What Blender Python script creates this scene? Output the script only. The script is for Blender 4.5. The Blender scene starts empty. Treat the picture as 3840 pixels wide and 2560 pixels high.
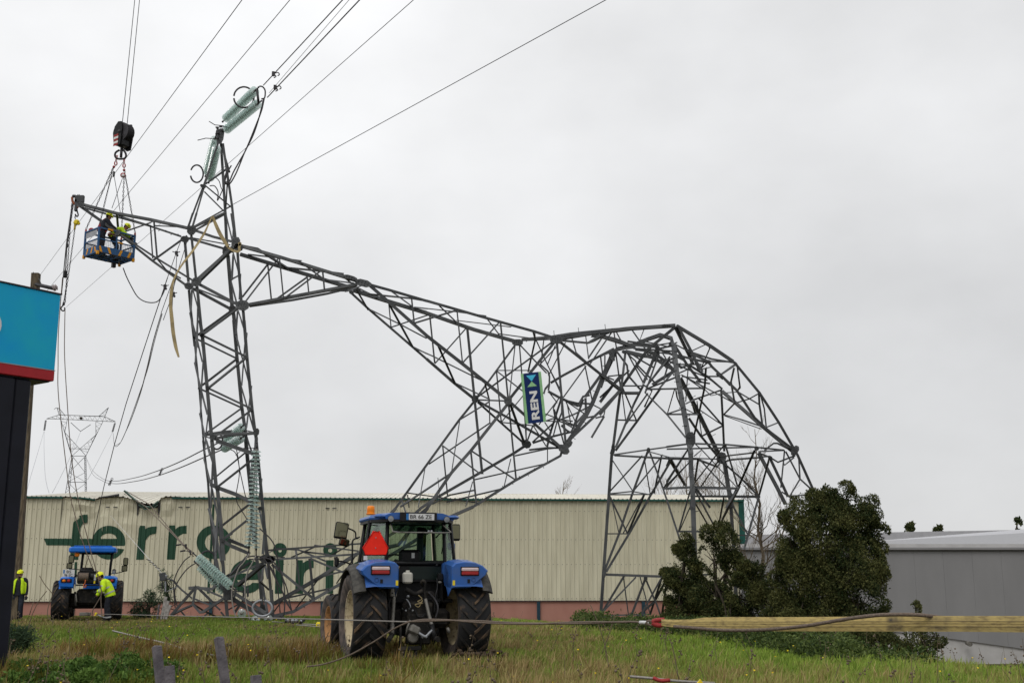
import bpy, bmesh, math, random
import numpy as np
from mathutils import Vector, Matrix, noise

random.seed(11)
rng = np.random.default_rng(11)
S = bpy.context.scene
C = S.collection

# ------------------------------------------------------------------ camera, sky, sun, exposure
EYE = 1.6
PITCH = math.radians(11.56)
FOC = 4278.0            # focal length in photo pixels (photo is 3840 wide)
cam_d = bpy.data.cameras.new("camera")
cam = bpy.data.objects.new("camera", cam_d)
C.objects.link(cam)
cam.location = (0, 0, EYE)
cam.rotation_euler = (math.radians(90) + PITCH, 0, 0)
cam_d.sensor_width = 36.0
cam_d.lens = 36.0 * FOC / 3840.0
cam_d.clip_start = 0.1
cam_d.clip_end = 4000.0
S.camera = cam

world = bpy.data.worlds.new("World")
S.world = world
world.use_nodes = True
wn = world.node_tree
for n in list(wn.nodes):
    wn.nodes.remove(n)
w_out = wn.nodes.new("ShaderNodeOutputWorld")
w_bg = wn.nodes.new("ShaderNodeBackground")
w_sky = wn.nodes.new("ShaderNodeTexSky")
w_sky.sky_type = 'NISHITA'
w_sky.sun_disc = False
SUN_EL, SUN_AZ = math.radians(52), math.radians(205)
w_sky.sun_elevation = SUN_EL
w_sky.sun_rotation = SUN_AZ
w_tc = wn.nodes.new("ShaderNodeTexCoord")
w_sep = wn.nodes.new("ShaderNodeSeparateXYZ")
wn.links.new(w_tc.outputs['Generated'], w_sep.inputs[0])
w_map = wn.nodes.new("ShaderNodeMapping")
w_map.inputs['Scale'].default_value = (1.6, 1.6, 2.6)
wn.links.new(w_tc.outputs['Generated'], w_map.inputs[0])
w_n = wn.nodes.new("ShaderNodeTexNoise")
w_n.inputs['Scale'].default_value = 2.2
w_n.inputs['Detail'].default_value = 6
w_n.inputs['Roughness'].default_value = 0.48
wn.links.new(w_map.outputs[0], w_n.inputs['Vector'])
# cloud deck: brighter overhead, greyer to the horizon and to the right (east), broken by soft noise
w_z = wn.nodes.new("ShaderNodeMapRange")
w_z.interpolation_type = 'SMOOTHSTEP'
w_z.inputs['From Min'].default_value = -0.05
w_z.inputs['From Max'].default_value = 0.62
w_z.inputs['To Min'].default_value = 6.55
w_z.inputs['To Max'].default_value = 8.9
wn.links.new(w_sep.outputs['Z'], w_z.inputs['Value'])
w_x = wn.nodes.new("ShaderNodeMapRange")
w_x.inputs['From Min'].default_value = -1.0
w_x.inputs['From Max'].default_value = 1.0
w_x.inputs['To Min'].default_value = 1.20
w_x.inputs['To Max'].default_value = 0.78
wn.links.new(w_sep.outputs['X'], w_x.inputs['Value'])
w_nr = wn.nodes.new("ShaderNodeMapRange")
w_nr.inputs['From Min'].default_value = 0.3
w_nr.inputs['From Max'].default_value = 0.7
w_nr.inputs['To Min'].default_value = 0.87
w_nr.inputs['To Max'].default_value = 1.12
wn.links.new(w_n.outputs['Fac'], w_nr.inputs['Value'])
w_m1 = wn.nodes.new("ShaderNodeMath"); w_m1.operation = 'MULTIPLY'
w_m2 = wn.nodes.new("ShaderNodeMath"); w_m2.operation = 'MULTIPLY'
wn.links.new(w_z.outputs[0], w_m1.inputs[0]); wn.links.new(w_x.outputs[0], w_m1.inputs[1])
wn.links.new(w_m1.outputs[0], w_m2.inputs[0]); wn.links.new(w_nr.outputs[0], w_m2.inputs[1])
w_tint = wn.nodes.new("ShaderNodeVectorMath"); w_tint.operation = 'SCALE'
w_tint.inputs[0].default_value = (0.985, 0.99, 1.0)
wn.links.new(w_m2.outputs[0], w_tint.inputs['Scale'])
w_mix = wn.nodes.new("ShaderNodeMixRGB")
w_mix.inputs['Fac'].default_value = 0.97
wn.links.new(w_sky.outputs[0], w_mix.inputs[1])
wn.links.new(w_tint.outputs[0], w_mix.inputs[2])
wn.links.new(w_mix.outputs[0], w_bg.inputs['Color'])
w_bg.inputs['Strength'].default_value = 0.1
wn.links.new(w_bg.outputs[0], w_out.inputs['Surface'])

sun_d = bpy.data.lights.new("sun", 'SUN')
sun_d.energy = 0.9
sun_d.angle = math.radians(25)
sun_d.color = (1.0, 0.97, 0.93)
sun = bpy.data.objects.new("sun", sun_d)
C.objects.link(sun)
sd = Vector((math.sin(SUN_AZ) * math.cos(SUN_EL), math.cos(SUN_AZ) * math.cos(SUN_EL), math.sin(SUN_EL)))
sun.rotation_euler = sd.to_track_quat('Z', 'Y').to_euler()

S.view_settings.view_transform = 'Standard'
S.view_settings.look = 'None'
S.view_settings.exposure = 0.10
S.view_settings.gamma = 1.0
S.view_settings.use_curve_mapping = False
S.cycles.max_bounces = 6
S.cycles.transparent_max_bounces = 40

# ------------------------------------------------------------------ helpers
CP, SP = math.cos(PITCH), math.sin(PITCH)
CROP = dict(A=(0, 400, 1.96), B=(0, 1400, 2.24), Cc=(600, 1500, 1.742), D=(1100, 1850, 2.209), E=(1400, 1100, 1.96),
            F=(2000, 1100, 2.613), G=(2500, 1200, 2.24), H=(2200, 1600, 1.742), I=(0, 2000, 2.8), J=(2400, 1700, 1.6333),
            K=(650, 250, 2.091), L=(200, 400, 2.4125), M=(640, 800, 3.136), N=(900, 850, 3.1357), O=(680, 1200, 3.135),
            P=(700, 1650, 3.485), Q=(560, 1980, 4.238), R=(1000, 1980, 4.2375), S=(1850, 1200, 2.85), T=(2250, 1200, 3.136),
            U=(80, 1850, 3.92), V=(0, 1040, 3.41), W=(450, 2380, 2.94), X=(2200, 2250, 1.434), Y=(430, 1820, 4.276),
            Z=(3200, 1850, 3.675), W1=(0, 0, 0.6125), S1=(0, 0, 1.0))

def src(k, x, y):
    o = CROP[k]
    return o[0] + x / o[2], o[1] + y / o[2]

def ray(sx, sy):
    xc = (sx - 1920) / FOC
    yc = -(sy - 1280) / FOC
    return Vector((xc, CP - yc * SP, SP + yc * CP))

def at(sx, sy, Y):
    """world point on the sight line through photo pixel (sx, sy) at distance Y north of the viewer"""
    r = ray(sx, sy)
    t = Y / r.y
    return Vector((r.x * t, Y, EYE + r.z * t))

def pt(k, x, y, Y):
    return at(*src(k, x, y), Y)

def ground_z(x, y):
    a = min(1.0, max(0.0, (x + 2) / 11.0))
    yc = 45 - 23 * a
    t = max(0.0, y - yc)
    z = -(0.03 + 0.09 * a * a) * t * min(1.0, .4 + t / 8)
    z = max(z, -2.6)
    z -= 0.22 * min(1, max(0, (x - 5) / 4.5)) * min(1, max(0, (y - 15) / 6))
    z += 0.05 * noise.noise(Vector((x * .25, y * .25, 0))) + 0.02 * noise.noise(Vector((x * 1.1, y * 1.1, 3)))
    return z

def link(o, parent=None):
    C.objects.link(o)
    if parent is not None:
        o.parent = parent
        o.matrix_parent_inverse = parent.matrix_basis.inverted() if not parent.get('_local') else Matrix()
    return o

def thing(name, label, cat, loc=(0, 0, 0), rotz=0.0, group=None, local=False):
    o = bpy.data.objects.new(name, None)
    o.empty_display_size = 0.3
    o.location = loc
    o.rotation_euler = (0, 0, rotz)
    o['label'] = label
    o['category'] = cat
    if group: o['group'] = group
    if local: LOCAL.add(o.name)
    C.objects.link(o)
    return o

LOCAL = set()

def tag(o, label=None, cat=None, group=None, kind=None):
    if label: o['label'] = label
    if cat: o['category'] = cat
    if group: o['group'] = group
    if kind: o['kind'] = kind
    return o

def put(name, me, parent=None, mat=None):
    """link mesh as an object; if its thing is local, coordinates are the thing's own, else they are world coordinates"""
    o = bpy.data.objects.new(name, me)
    if mat is not None and len(me.materials) == 0:
        me.materials.append(mat)
    C.objects.link(o)
    if parent is not None:
        o.parent = parent
        if parent.name not in LOCAL and parent.type == 'EMPTY':
            o.matrix_parent_inverse = Matrix.LocRotScale(parent.location, parent.rotation_euler, parent.scale).inverted()
    return o

class MB:
    """collects shapes and links them as one mesh object"""
    def __init__(s):
        s.v = []; s.f = []; s.m = []; s.sm = []
    def add(s, vs, fs, mi=0, smooth=False, M=None):
        b = len(s.v)
        for p in vs:
            p = Vector(p)
            s.v.append(M @ p if M is not None else p)
        for f in fs:
            s.f.append([i + b for i in f]); s.m.append(mi); s.sm.append(smooth)
        return s
    def box(s, c, d, M=None, mi=0, rot=None, taper=1.0):
        x, y, z = d[0] / 2, d[1] / 2, d[2] / 2
        vs = []
        for k, zz in enumerate((-z, z)):
            t = taper if k else 1.0
            for xx, yy in ((-x, -y), (x, -y), (x, y), (-x, y)):
                vs.append(Vector((xx * t, yy * t, zz)))
        if rot is not None:
            R = rot.to_matrix() if hasattr(rot, 'to_matrix') and not isinstance(rot, Matrix) else rot
            vs = [R @ v for v in vs]
        vs = [v + Vector(c) for v in vs]
        return s.add(vs, [(3, 2, 1, 0), (4, 5, 6, 7), (0, 1, 5, 4), (1, 2, 6, 5), (2, 3, 7, 6), (3, 0, 4, 7)], mi, False, M)
    def rbox(s, c, d, r=0.02, M=None, mi=0, rot=None):
        """box with chamfered vertical and horizontal edges"""
        x, y, z = d[0] / 2, d[1] / 2, d[2] / 2
        r = min(r, x * .9, y * .9, z * .9)
        def ring(h, o):
            X, Y = x - o, y - o
            q = max(r - o * .4, 0.0005)
            return [(-X + q, -Y, h), (X - q, -Y, h), (X, -Y + q, h), (X, Y - q, h), (X - q, Y, h), (-X + q, Y, h), (-X, Y - q, h), (-X, -Y + q, h)]
        rings = [ring(-z, r), ring(-z + r, 0), ring(z - r, 0), ring(z, r)]
        vs = [Vector(p) for R in rings for p in R]
        if rot is not None: vs = [rot @ v for v in vs]
        vs = [v + Vector(c) for v in vs]
        fs = [tuple(range(7, -1, -1)), tuple(range(24, 32))]
        for a in range(3):
            for i in range(8):
                j = (i + 1) % 8
                fs.append((a * 8 + i, a * 8 + j, (a + 1) * 8 + j, (a + 1) * 8 + i))
        return s.add(vs, fs, mi, False, M)
    def tube(s, pts, r, n=6, mi=0, M=None, cap=True, smooth=True, closed=False, squash=1.0):
        pts = [Vector(p) for p in pts]
        N = len(pts)
        rs = list(r) if isinstance(r, (list, tuple)) else [r] * N
        if len(rs) != N: rs = list(np.interp(np.linspace(0, 1, N), np.linspace(0, 1, len(rs)), rs))
        vs = []
        up = None
        for i, p in enumerate(pts):
            if closed: d = pts[(i + 1) % N] - pts[i - 1]
            elif i == 0: d = pts[1] - p
            elif i == N - 1: d = p - pts[-2]
            else: d = (pts[i + 1] - p).normalized() + (p - pts[i - 1]).normalized()
            if d.length < 1e-9: d = Vector((0, 0, 1))
            d.normalize()
            if up is None:
                up = Vector((0, 0, 1)) if abs(d.z) < .9 else Vector((0, 1, 0))
            a = d.cross(up)
            if a.length < 1e-6: a = d.cross(Vector((1, 0.1, 0)))
            a.normalize(); b = a.cross(d).normalized(); up = b
            for k in range(n):
                t = 2 * math.pi * k / n
                vs.append(p + a * math.cos(t) * rs[i] + b * math.sin(t) * rs[i] * squash)
        fs = []
        for i in range(N if closed else N - 1):
            j = (i + 1) % N
            for k in range(n):
                l = (k + 1) % n
                fs.append((i * n + k, i * n + l, j * n + l, j * n + k))
        s.add(vs, fs, mi, smooth, M)
        if cap and not closed:
            b = len(s.v) - len(vs)
            s.f.append([b + k for k in range(n)][::-1]); s.m.append(mi); s.sm.append(False)
            s.f.append([b + (N - 1) * n + k for k in range(n)]); s.m.append(mi); s.sm.append(False)
        return s
    def lathe(s, prof, n=16, M=None, mi=0, smooth=True, closed=False):
        """profile (r, z) pairs round the z axis"""
        vs = []
        for r_, z_ in prof:
            for k in range(n):
                t = 2 * math.pi * k / n
                vs.append((r_ * math.cos(t), r_ * math.sin(t), z_))
        fs = []
        m = len(prof)
        for i in range(m if closed else m - 1):
            j = (i + 1) % m
            for k in range(n):
                l = (k + 1) % n
                fs.append((i * n + k, i * n + l, j * n + l, j * n + k))
        return s.add(vs, fs, mi, smooth, M)
    def prism(s, poly, h0, h1, axis='y', M=None, mi=0):
        """2-D polygon extruded; axis y: poly is (x, z)"""
        n = len(poly)
        def mk(a, b, h):
            return (a, h, b) if axis == 'y' else ((a, b, h) if axis == 'z' else (h, a, b))
        vs = [mk(a, b, h0) for a, b in poly] + [mk(a, b, h1) for a, b in poly]
        fs = [tuple(range(n)), tuple(range(2 * n - 1, n - 1, -1))] + [(i, i + n, (i + 1) % n + n, (i + 1) % n) for i in range(n)]
        return s.add(vs, fs, mi, False, M)
    def ball(s, c, r, n=10, M=None, mi=0, sc=(1, 1, 1)):
        prof = [(max(1e-4, math.sin(math.pi * i / 6)), -math.cos(math.pi * i / 6)) for i in range(7)]
        T = Matrix.Translation(Vector(c)) @ Matrix.Diagonal((r * sc[0], r * sc[1], r * sc[2], 1))
        if M is not None: T = M @ T
        return s.lathe(prof, n, T, mi)
    def mesh(s, name, mats=()):
        me = bpy.data.meshes.new(name)
        me.from_pydata([tuple(v) for v in s.v], [], s.f)
        for m in mats: me.materials.append(m)
        me.polygons.foreach_set('material_index', s.m)
        me.polygons.foreach_set('use_smooth', s.sm)
        me.update()
        bm = bmesh.new(); bm.from_mesh(me)
        bmesh.ops.recalc_face_normals(bm, faces=bm.faces)
        bm.to_mesh(me); bm.free()
        return me
    def build(s, name, mats, parent=None):
        if not isinstance(mats, (list, tuple)): mats = (mats,)
        return put(name, s.mesh(name, mats), parent)

def curve_pts(p, n=12):
    """Catmull-Rom through points"""
    p = [Vector(q) for q in p]
    if len(p) < 3: return p
    P = [p[0] * 2 - p[1]] + p + [p[-1] * 2 - p[-2]]
    out = []
    for i in range(1, len(P) - 2):
        for k in range(n):
            t = k / n
            a, b, c, d = P[i - 1], P[i], P[i + 1], P[i + 2]
            out.append(0.5 * ((2 * b) + (c - a) * t + (2 * a - 5 * b + 4 * c - d) * t * t + (3 * b - a - 3 * c + d) * t ** 3))
    out.append(p[-1])
    return out

# ------------------------------------------------------------------ materials
def mat(name, col, rough=0.6, metal=0.0, var=0.12, scale=8.0, bump=0.0, spec=0.22, col2=None, fac=(0.45, 0.65), objvar=0.0,
        trans=0.0, alpha=1.0, emit=None, stretch=None, bscale=None, coat=0.0, detail=5):
    m = bpy.data.materials.new(name)
    m.use_nodes = True
    nt = m.node_tree
    b = nt.nodes['Principled BSDF']
    b.inputs['Roughness'].default_value = rough
    b.inputs['Metallic'].default_value = metal
    b.inputs['Specular IOR Level'].default_value = spec
    b.inputs['Transmission Weight'].default_value = trans
    b.inputs['Alpha'].default_value = alpha
    b.inputs['Coat Weight'].default_value = coat
    tc = nt.nodes.new('ShaderNodeTexCoord')
    mp = nt.nodes.new('ShaderNodeMapping')
    nt.links.new(tc.outputs['Object'], mp.inputs[0])
    if stretch: mp.inputs['Scale'].default_value = stretch
    nz = nt.nodes.new('ShaderNodeTexNoise')
    nz.inputs['Scale'].default_value = scale
    nz.inputs['Detail'].default_value = detail
    nt.links.new(mp.outputs[0], nz.inputs['Vector'])
    mr = nt.nodes.new('ShaderNodeMapRange')
    mr.inputs['From Min'].default_value = fac[0] if col2 else 0.3
    mr.inputs['From Max'].default_value = fac[1] if col2 else 0.7
    nt.links.new(nz.outputs['Fac'], mr.inputs['Value'])
    mx = nt.nodes.new('ShaderNodeMixRGB')
    c1 = Vector(col)
    if col2:
        a_, b_ = c1, Vector(col2)
    else:
        a_, b_ = c1 * (1 - var), c1 * (1 + var)
    mx.inputs[1].default_value = (*a_, 1); mx.inputs[2].default_value = (*b_, 1)
    nt.links.new(mr.outputs[0], mx.inputs['Fac'])
    last = mx.outputs[0]
    if objvar:
        oi = nt.nodes.new('ShaderNodeObjectInfo')
        r2 = nt.nodes.new('ShaderNodeMapRange')
        r2.inputs['To Min'].default_value = 1 - objvar; r2.inputs['To Max'].default_value = 1 + objvar
        nt.links.new(oi.outputs['Random'], r2.inputs['Value'])
        hs = nt.nodes.new('ShaderNodeHueSaturation')
        nt.links.new(last, hs.inputs['Color']); nt.links.new(r2.outputs[0], hs.inputs['Value'])
        last = hs.outputs[0]
    nt.links.new(last, b.inputs['Base Color'])
    if bump:
        n2 = nt.nodes.new('ShaderNodeTexNoise')
        n2.inputs['Scale'].default_value = bscale or scale * 4
        n2.inputs['Detail'].default_value = 4
        nt.links.new(mp.outputs[0], n2.inputs['Vector'])
        bp = nt.nodes.new('ShaderNodeBump')
        bp.inputs['Strength'].default_value = bump
        bp.inputs['Distance'].default_value = 0.02
        nt.links.new(n2.outputs['Fac'], bp.inputs['Height'])
        nt.links.new(bp.outputs[0], b.inputs['Normal'])
    if emit:
        b.inputs['Emission Color'].default_value = (*emit[0], 1)
        b.inputs['Emission Strength'].default_value = emit[1]
    return m

M = {}
M['steel'] = mat('galvanised_steel', (0.050, 0.053, 0.056), 0.55, 0.2, col2=(0.095, 0.098, 0.100), scale=1.3, fac=(.35, .65), objvar=0.28, bump=.05)
M['steel_light'] = mat('bright_steel', (0.30, 0.31, 0.33), 0.45, 0.4, var=.2, scale=3, objvar=.2)
M['steel_dark'] = mat('dark_steel', (0.05, 0.048, 0.052), 0.5, 0.3, var=.3, scale=6, objvar=.2)
M['wire'] = mat('stranded_conductor', (0.055, 0.052, 0.056), 0.6, 0.2, var=.2, scale=30)
M['wire_light'] = mat('pale_stranded_cable', (0.27, 0.25, 0.23), 0.6, 0.2, var=.25, scale=40)
M['rope'] = mat('brown_wire_rope', (0.15, 0.115, 0.09), 0.75, 0.1, var=.35, scale=60, bump=.3)
M['clad'] = mat('cream_cladding', (0.53, 0.497, 0.368), 0.55, 0.0, col2=(0.69, 0.655, 0.50), scale=0.9, fac=(.3, .7), stretch=(3.0, 3.0, .35), bump=.03, objvar=.03)
M['roofsheet'] = mat('cream_roof_sheet', (0.62, 0.59, 0.50), 0.5, 0.0, col2=(0.72, 0.69, 0.60), scale=1.3, fac=(.3, .7), objvar=.05)
M['green_paint'] = mat('dark_green_paint', (0.018, 0.060, 0.034), 0.6, 0, col2=(0.030, 0.082, 0.050), scale=1.2, stretch=(4, 4, .5), fac=(.3, .7))
M['green_trim'] = mat('green_trim', (0.012, 0.075, 0.06), 0.5, 0, var=.25, scale=2)
M['plinth'] = mat('brick_red_plinth', (0.37, 0.175, 0.135), 0.85, 0, col2=(0.44, 0.225, 0.175), scale=1.1, fac=(.3, .7), stretch=(1, 1, .5), bump=.1)
M['downpipe'] = mat('blue_green_downpipe', (0.02, 0.05, 0.07), 0.5, 0, var=.2)
M['black'] = mat('black_plastic', (0.012, 0.012, 0.013), 0.45, 0, var=.3, scale=20)
M['blackmud'] = mat('dirty_black', (0.014, 0.013, 0.012), 0.8, 0, col2=(0.05, 0.042, 0.034), scale=9, fac=(.5, .75), bump=.2)
M['rubber'] = mat('tyre_rubber', (0.016, 0.016, 0.017), 0.75, 0, col2=(0.075, 0.05, 0.035), scale=5.5, fac=(.55, .75), bump=.25, bscale=40, spec=.3)
M['lug'] = mat('muddy_tyre_lug', (0.022, 0.021, 0.020), 0.85, 0, col2=(0.15, 0.095, 0.055), scale=4.5, fac=(.48, .72), bump=.2, bscale=40, spec=.3)
M['rubber_side'] = mat('dusty_tyre_wall', (0.035, 0.032, 0.03), 0.85, 0, col2=(0.13, 0.10, 0.085), scale=7, fac=(.35, .7), bump=.2, spec=.3)
M['rim'] = mat('cream_wheel_disc', (0.50, 0.42, 0.27), 0.6, 0, col2=(0.16, 0.11, 0.07), scale=14, fac=(.50, .72))
M['rim_rust'] = mat('rusty_wheel_disc', (0.42, 0.22, 0.09), 0.7, 0, col2=(0.14, 0.09, 0.05), scale=12, fac=(.5, .7))
M['blue'] = mat('blue_tractor_paint', (0.024, 0.105, 0.37), 0.42, 0, col2=(0.055, 0.115, 0.29), scale=5, fac=(.4, .75), coat=.2, bump=.02)
M['blue2'] = mat('bright_blue_tractor_paint', (0.012, 0.13, 0.52), 0.35, 0, var=.12, scale=5)
M['red'] = mat('red_reflector', (0.95, 0.028, 0.012), 0.55, 0, var=.08, emit=None)
M['redpaint'] = mat('dull_red_paint', (0.30, 0.035, 0.035), 0.6, 0, var=.25, scale=20)
M['redlens'] = mat('red_lens', (0.34, 0.03, 0.03), 0.25, 0, var=.1)
M['whitelens'] = mat('white_lens', (0.62, 0.50, 0.50), 0.25, 0, var=.1)
M['orange'] = mat('orange_lens', (0.90, 0.24, 0.01), 0.25, 0, var=.15)
M['plate'] = mat('white_plate', (0.62, 0.62, 0.62), 0.4, 0, var=.06)
M['plateblue'] = mat('plate_blue_band', (0.03, 0.16, 0.42), 0.4)
M['ink'] = mat('black_lettering', (0.015, 0.015, 0.015), 0.5)
M['white'] = mat('white_paint', (0.72, 0.72, 0.70), 0.5, 0, var=.08)
M['bottle'] = mat('milky_plastic', (0.52, 0.50, 0.44), 0.35, 0, var=.1)
M['grey'] = mat('grey_casting', (0.20, 0.19, 0.17), 0.55, .3, col2=(.09, .08, .07), scale=10, fac=(.5, .7))
M['yellow'] = mat('yellow_sticker', (0.75, 0.58, 0.03), 0.5)
M['hivis'] = mat('high_visibility_yellow', (0.55, 0.80, 0.02), 0.75, 0, var=.12, scale=9, bump=.2)
M['helmet'] = mat('yellow_helmet', (0.80, 0.85, 0.02), 0.3, 0, var=.04)
M['reflect'] = mat('grey_reflective_tape', (0.42, 0.43, 0.42), 0.4)
M['navy'] = mat('navy_workwear', (0.020, 0.022, 0.030), 0.85, 0, var=.35, scale=12, bump=.3)
M['jeans'] = mat('dark_jeans', (0.022, 0.027, 0.040), 0.85, 0, var=.35, scale=9, bump=.2)
M['skin'] = mat('skin', (0.36, 0.19, 0.13), 0.6, 0, var=.1, scale=20)
M['hair'] = mat('dark_hair', (0.02, 0.014, 0.01), 0.8)
M['glove'] = mat('dark_glove', (0.03, 0.03, 0.035), 0.8)
M['harness'] = mat('red_harness', (0.40, 0.05, 0.04), 0.7)
M['cageblue'] = mat('worn_blue_cage_paint', (0.025, 0.095, 0.24), 0.6, 0, col2=(0.05, 0.11, 0.20), scale=12, fac=(.4, .7))
M['cageor'] = mat('orange_stripe_paint', (0.72, 0.32, 0.02), 0.6, 0, var=.15)
M['strap'] = mat('worn_yellow_webbing', (0.50, 0.385, 0.15), 0.85, 0, col2=(0.25, 0.185, 0.09), scale=5, fac=(.46, .76), stretch=(1.0, 4, 9), bump=.2)
M['straps2'] = mat('tan_webbing', (0.42, 0.33, 0.17), 0.85, 0, col2=(0.28, 0.22, 0.12), scale=3, fac=(.4, .7), bump=.2)
M['stitch'] = mat('dark_stitching', (0.16, 0.13, 0.08), 0.9)
M['signblue'] = mat('sign_blue_film', (0.0, 0.36, 0.74), 0.45, 0, col2=(0.01, 0.46, 0.62), scale=1.1, fac=(.35, .7))
M['signred'] = mat('sign_red_film', (0.40, 0.022, 0.03), 0.45, 0, var=.08)
M['navypost'] = mat('navy_post_paint', (0.010, 0.011, 0.019), 0.5, 0, var=.25, scale=2)
M['plankwood'] = mat('weathered_pole_wood', (0.16, 0.125, 0.08), 0.9, 0, col2=(0.07, 0.055, 0.04), scale=5, stretch=(5, 5, .5), fac=(.4, .6), bump=.4)
M['concrete'] = mat('weathered_concrete', (0.17, 0.155, 0.165), 0.9, 0, col2=(0.10, 0.09, 0.10), scale=9, fac=(.4, .62), bump=.5, bscale=60)
M['rennavy'] = mat('ren_navy_panel', (0.003, 0.020, 0.105), 0.6, 0, var=.1, spec=.2)
M['rengreen'] = mat('ren_green_strip', (0.26, 0.50, 0.24), 0.5, 0, var=.15, scale=4)
M['rencyan'] = mat('ren_cyan', (0.07, 0.50, 0.72), 0.5)
M['renwhite'] = mat('ren_white', (0.68, 0.68, 0.66), 0.5, 0, var=.08)
M['greywall'] = mat('grey_factory_cladding', (0.215, 0.213, 0.215), 0.55, 0, col2=(0.265, 0.262, 0.264), scale=.5, fac=(.3, .7), stretch=(1, 1, .3))
M['greyroof'] = mat('pale_grey_roof', (0.42, 0.42, 0.44), 0.45, 0, var=.08, scale=1.5)
M['whitewall'] = mat('white_plinth_wall', (0.50, 0.49, 0.48), 0.8, 0, col2=(.40, .39, .38), scale=1.2, fac=(.35, .7))
M['bark'] = mat('dark_bark', (0.045, 0.036, 0.027), 0.95, 0, var=.35, scale=12, bump=.5)
M['bark_pale'] = mat('pale_bare_bark', (0.17, 0.135, 0.095), 0.9, 0, var=.3, scale=10, bump=.3)
M['twig'] = mat('thin_dry_twig', (0.15, 0.115, 0.08), 0.9, 0, var=.25, scale=10)
M['soil'] = mat('turned_soil', (0.06, 0.042, 0.028), 0.95, 0, var=.4, scale=20, bump=.6)
M['stone'] = mat('light_debris', (0.40, 0.38, 0.35), 0.8, 0, var=.2, scale=20)

def leaf_mat(name, c1, c2, rough=.5, tr=0.25, scale=1.5):
    m = bpy.data.materials.new(name); m.use_nodes = True
    nt = m.node_tree; b = nt.nodes['Principled BSDF']
    at_ = nt.nodes.new('ShaderNodeAttribute'); at_.attribute_name = 'tone'
    mx = nt.nodes.new('ShaderNodeMixRGB')
    mx.inputs[1].default_value = (*c1, 1); mx.inputs[2].default_value = (*c2, 1)
    nt.links.new(at_.outputs['Fac'], mx.inputs['Fac'])
    nt.links.new(mx.outputs[0], b.inputs['Base Color'])
    b.inputs['Roughness'].default_value = rough
    b.inputs['Specular IOR Level'].default_value = .12
    tl = nt.nodes.new('ShaderNodeBsdfTranslucent')
    nt.links.new(mx.outputs[0], tl.inputs['Color'])
    ms = nt.nodes.new('ShaderNodeMixShader'); ms.inputs[0].default_value = tr
    nt.links.new(b.outputs[0], ms.inputs[1]); nt.links.new(tl.outputs[0], ms.inputs[2])
    nt.links.new(ms.outputs[0], nt.nodes['Material Output'].inputs['Surface'])
    return m
M['leaf'] = leaf_mat('evergreen_leaf', (0.019, 0.033, 0.010), (0.135, 0.135, 0.046), .65, .2)
M['leaf2'] = leaf_mat('bright_leaf', (0.045, 0.095, 0.018), (0.16, 0.26, 0.055), .6, .25)
M['bramble'] = leaf_mat('bramble_leaf', (0.026, 0.050, 0.013), (0.125, 0.165, 0.045), .6, .2)
M['conifer'] = leaf_mat('young_pine_needles', (0.03, 0.055, 0.03), (0.07, 0.11, 0.055), .6, .15)

def attr_grass():
    m = bpy.data.materials.new('field_grass_blades'); m.use_nodes = True
    nt = m.node_tree; b = nt.nodes['Principled BSDF']
    at_ = nt.nodes.new('ShaderNodeAttribute'); at_.attribute_name = 'bcol'
    nt.links.new(at_.outputs['Color'], b.inputs['Base Color'])
    b.inputs['Roughness'].default_value = .6
    b.inputs['Specular IOR Level'].default_value = .25
    tl = nt.nodes.new('ShaderNodeBsdfTranslucent')
    nt.links.new(at_.outputs['Color'], tl.inputs['Color'])
    ms = nt.nodes.new('ShaderNodeMixShader'); ms.inputs[0].default_value = .25
    nt.links.new(b.outputs[0], ms.inputs[1]); nt.links.new(tl.outputs[0], ms.inputs[2])
    nt.links.new(ms.outputs[0], nt.nodes['Material Output'].inputs['Surface'])
    return m
M['grass'] = attr_grass()

def glass_mat(name, tint, fac=0.18):
    m = bpy.data.materials.new(name); m.use_nodes = True
    nt = m.node_tree
    nt.nodes.remove(nt.nodes['Principled BSDF'])
    t = nt.nodes.new('ShaderNodeBsdfTransparent'); t.inputs[0].default_value = (*tint, 1)
    g = nt.nodes.new('ShaderNodeBsdfGlossy'); g.inputs['Roughness'].default_value = .05
    nz = nt.nodes.new('ShaderNodeTexNoise'); nz.inputs['Scale'].default_value = 3
    mr = nt.nodes.new('ShaderNodeMapRange'); mr.inputs['To Min'].default_value = fac * .6; mr.inputs['To Max'].default_value = fac * 1.4
    nt.links.new(nz.outputs['Fac'], mr.inputs['Value'])
    x = nt.nodes.new('ShaderNodeMixShader')
    nt.links.new(mr.outputs[0], x.inputs[0])
    nt.links.new(t.outputs[0], x.inputs[1]); nt.links.new(g.outputs[0], x.inputs[2])
    nt.links.new(x.outputs[0], nt.nodes['Material Output'].inputs['Surface'])
    return m
M['glass'] = glass_mat('green_tinted_cab_glass', (0.62, 0.74, 0.66), .12)
M['glass_dark'] = glass_mat('dark_tinted_glass', (0.35, 0.45, 0.42), .2)
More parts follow.
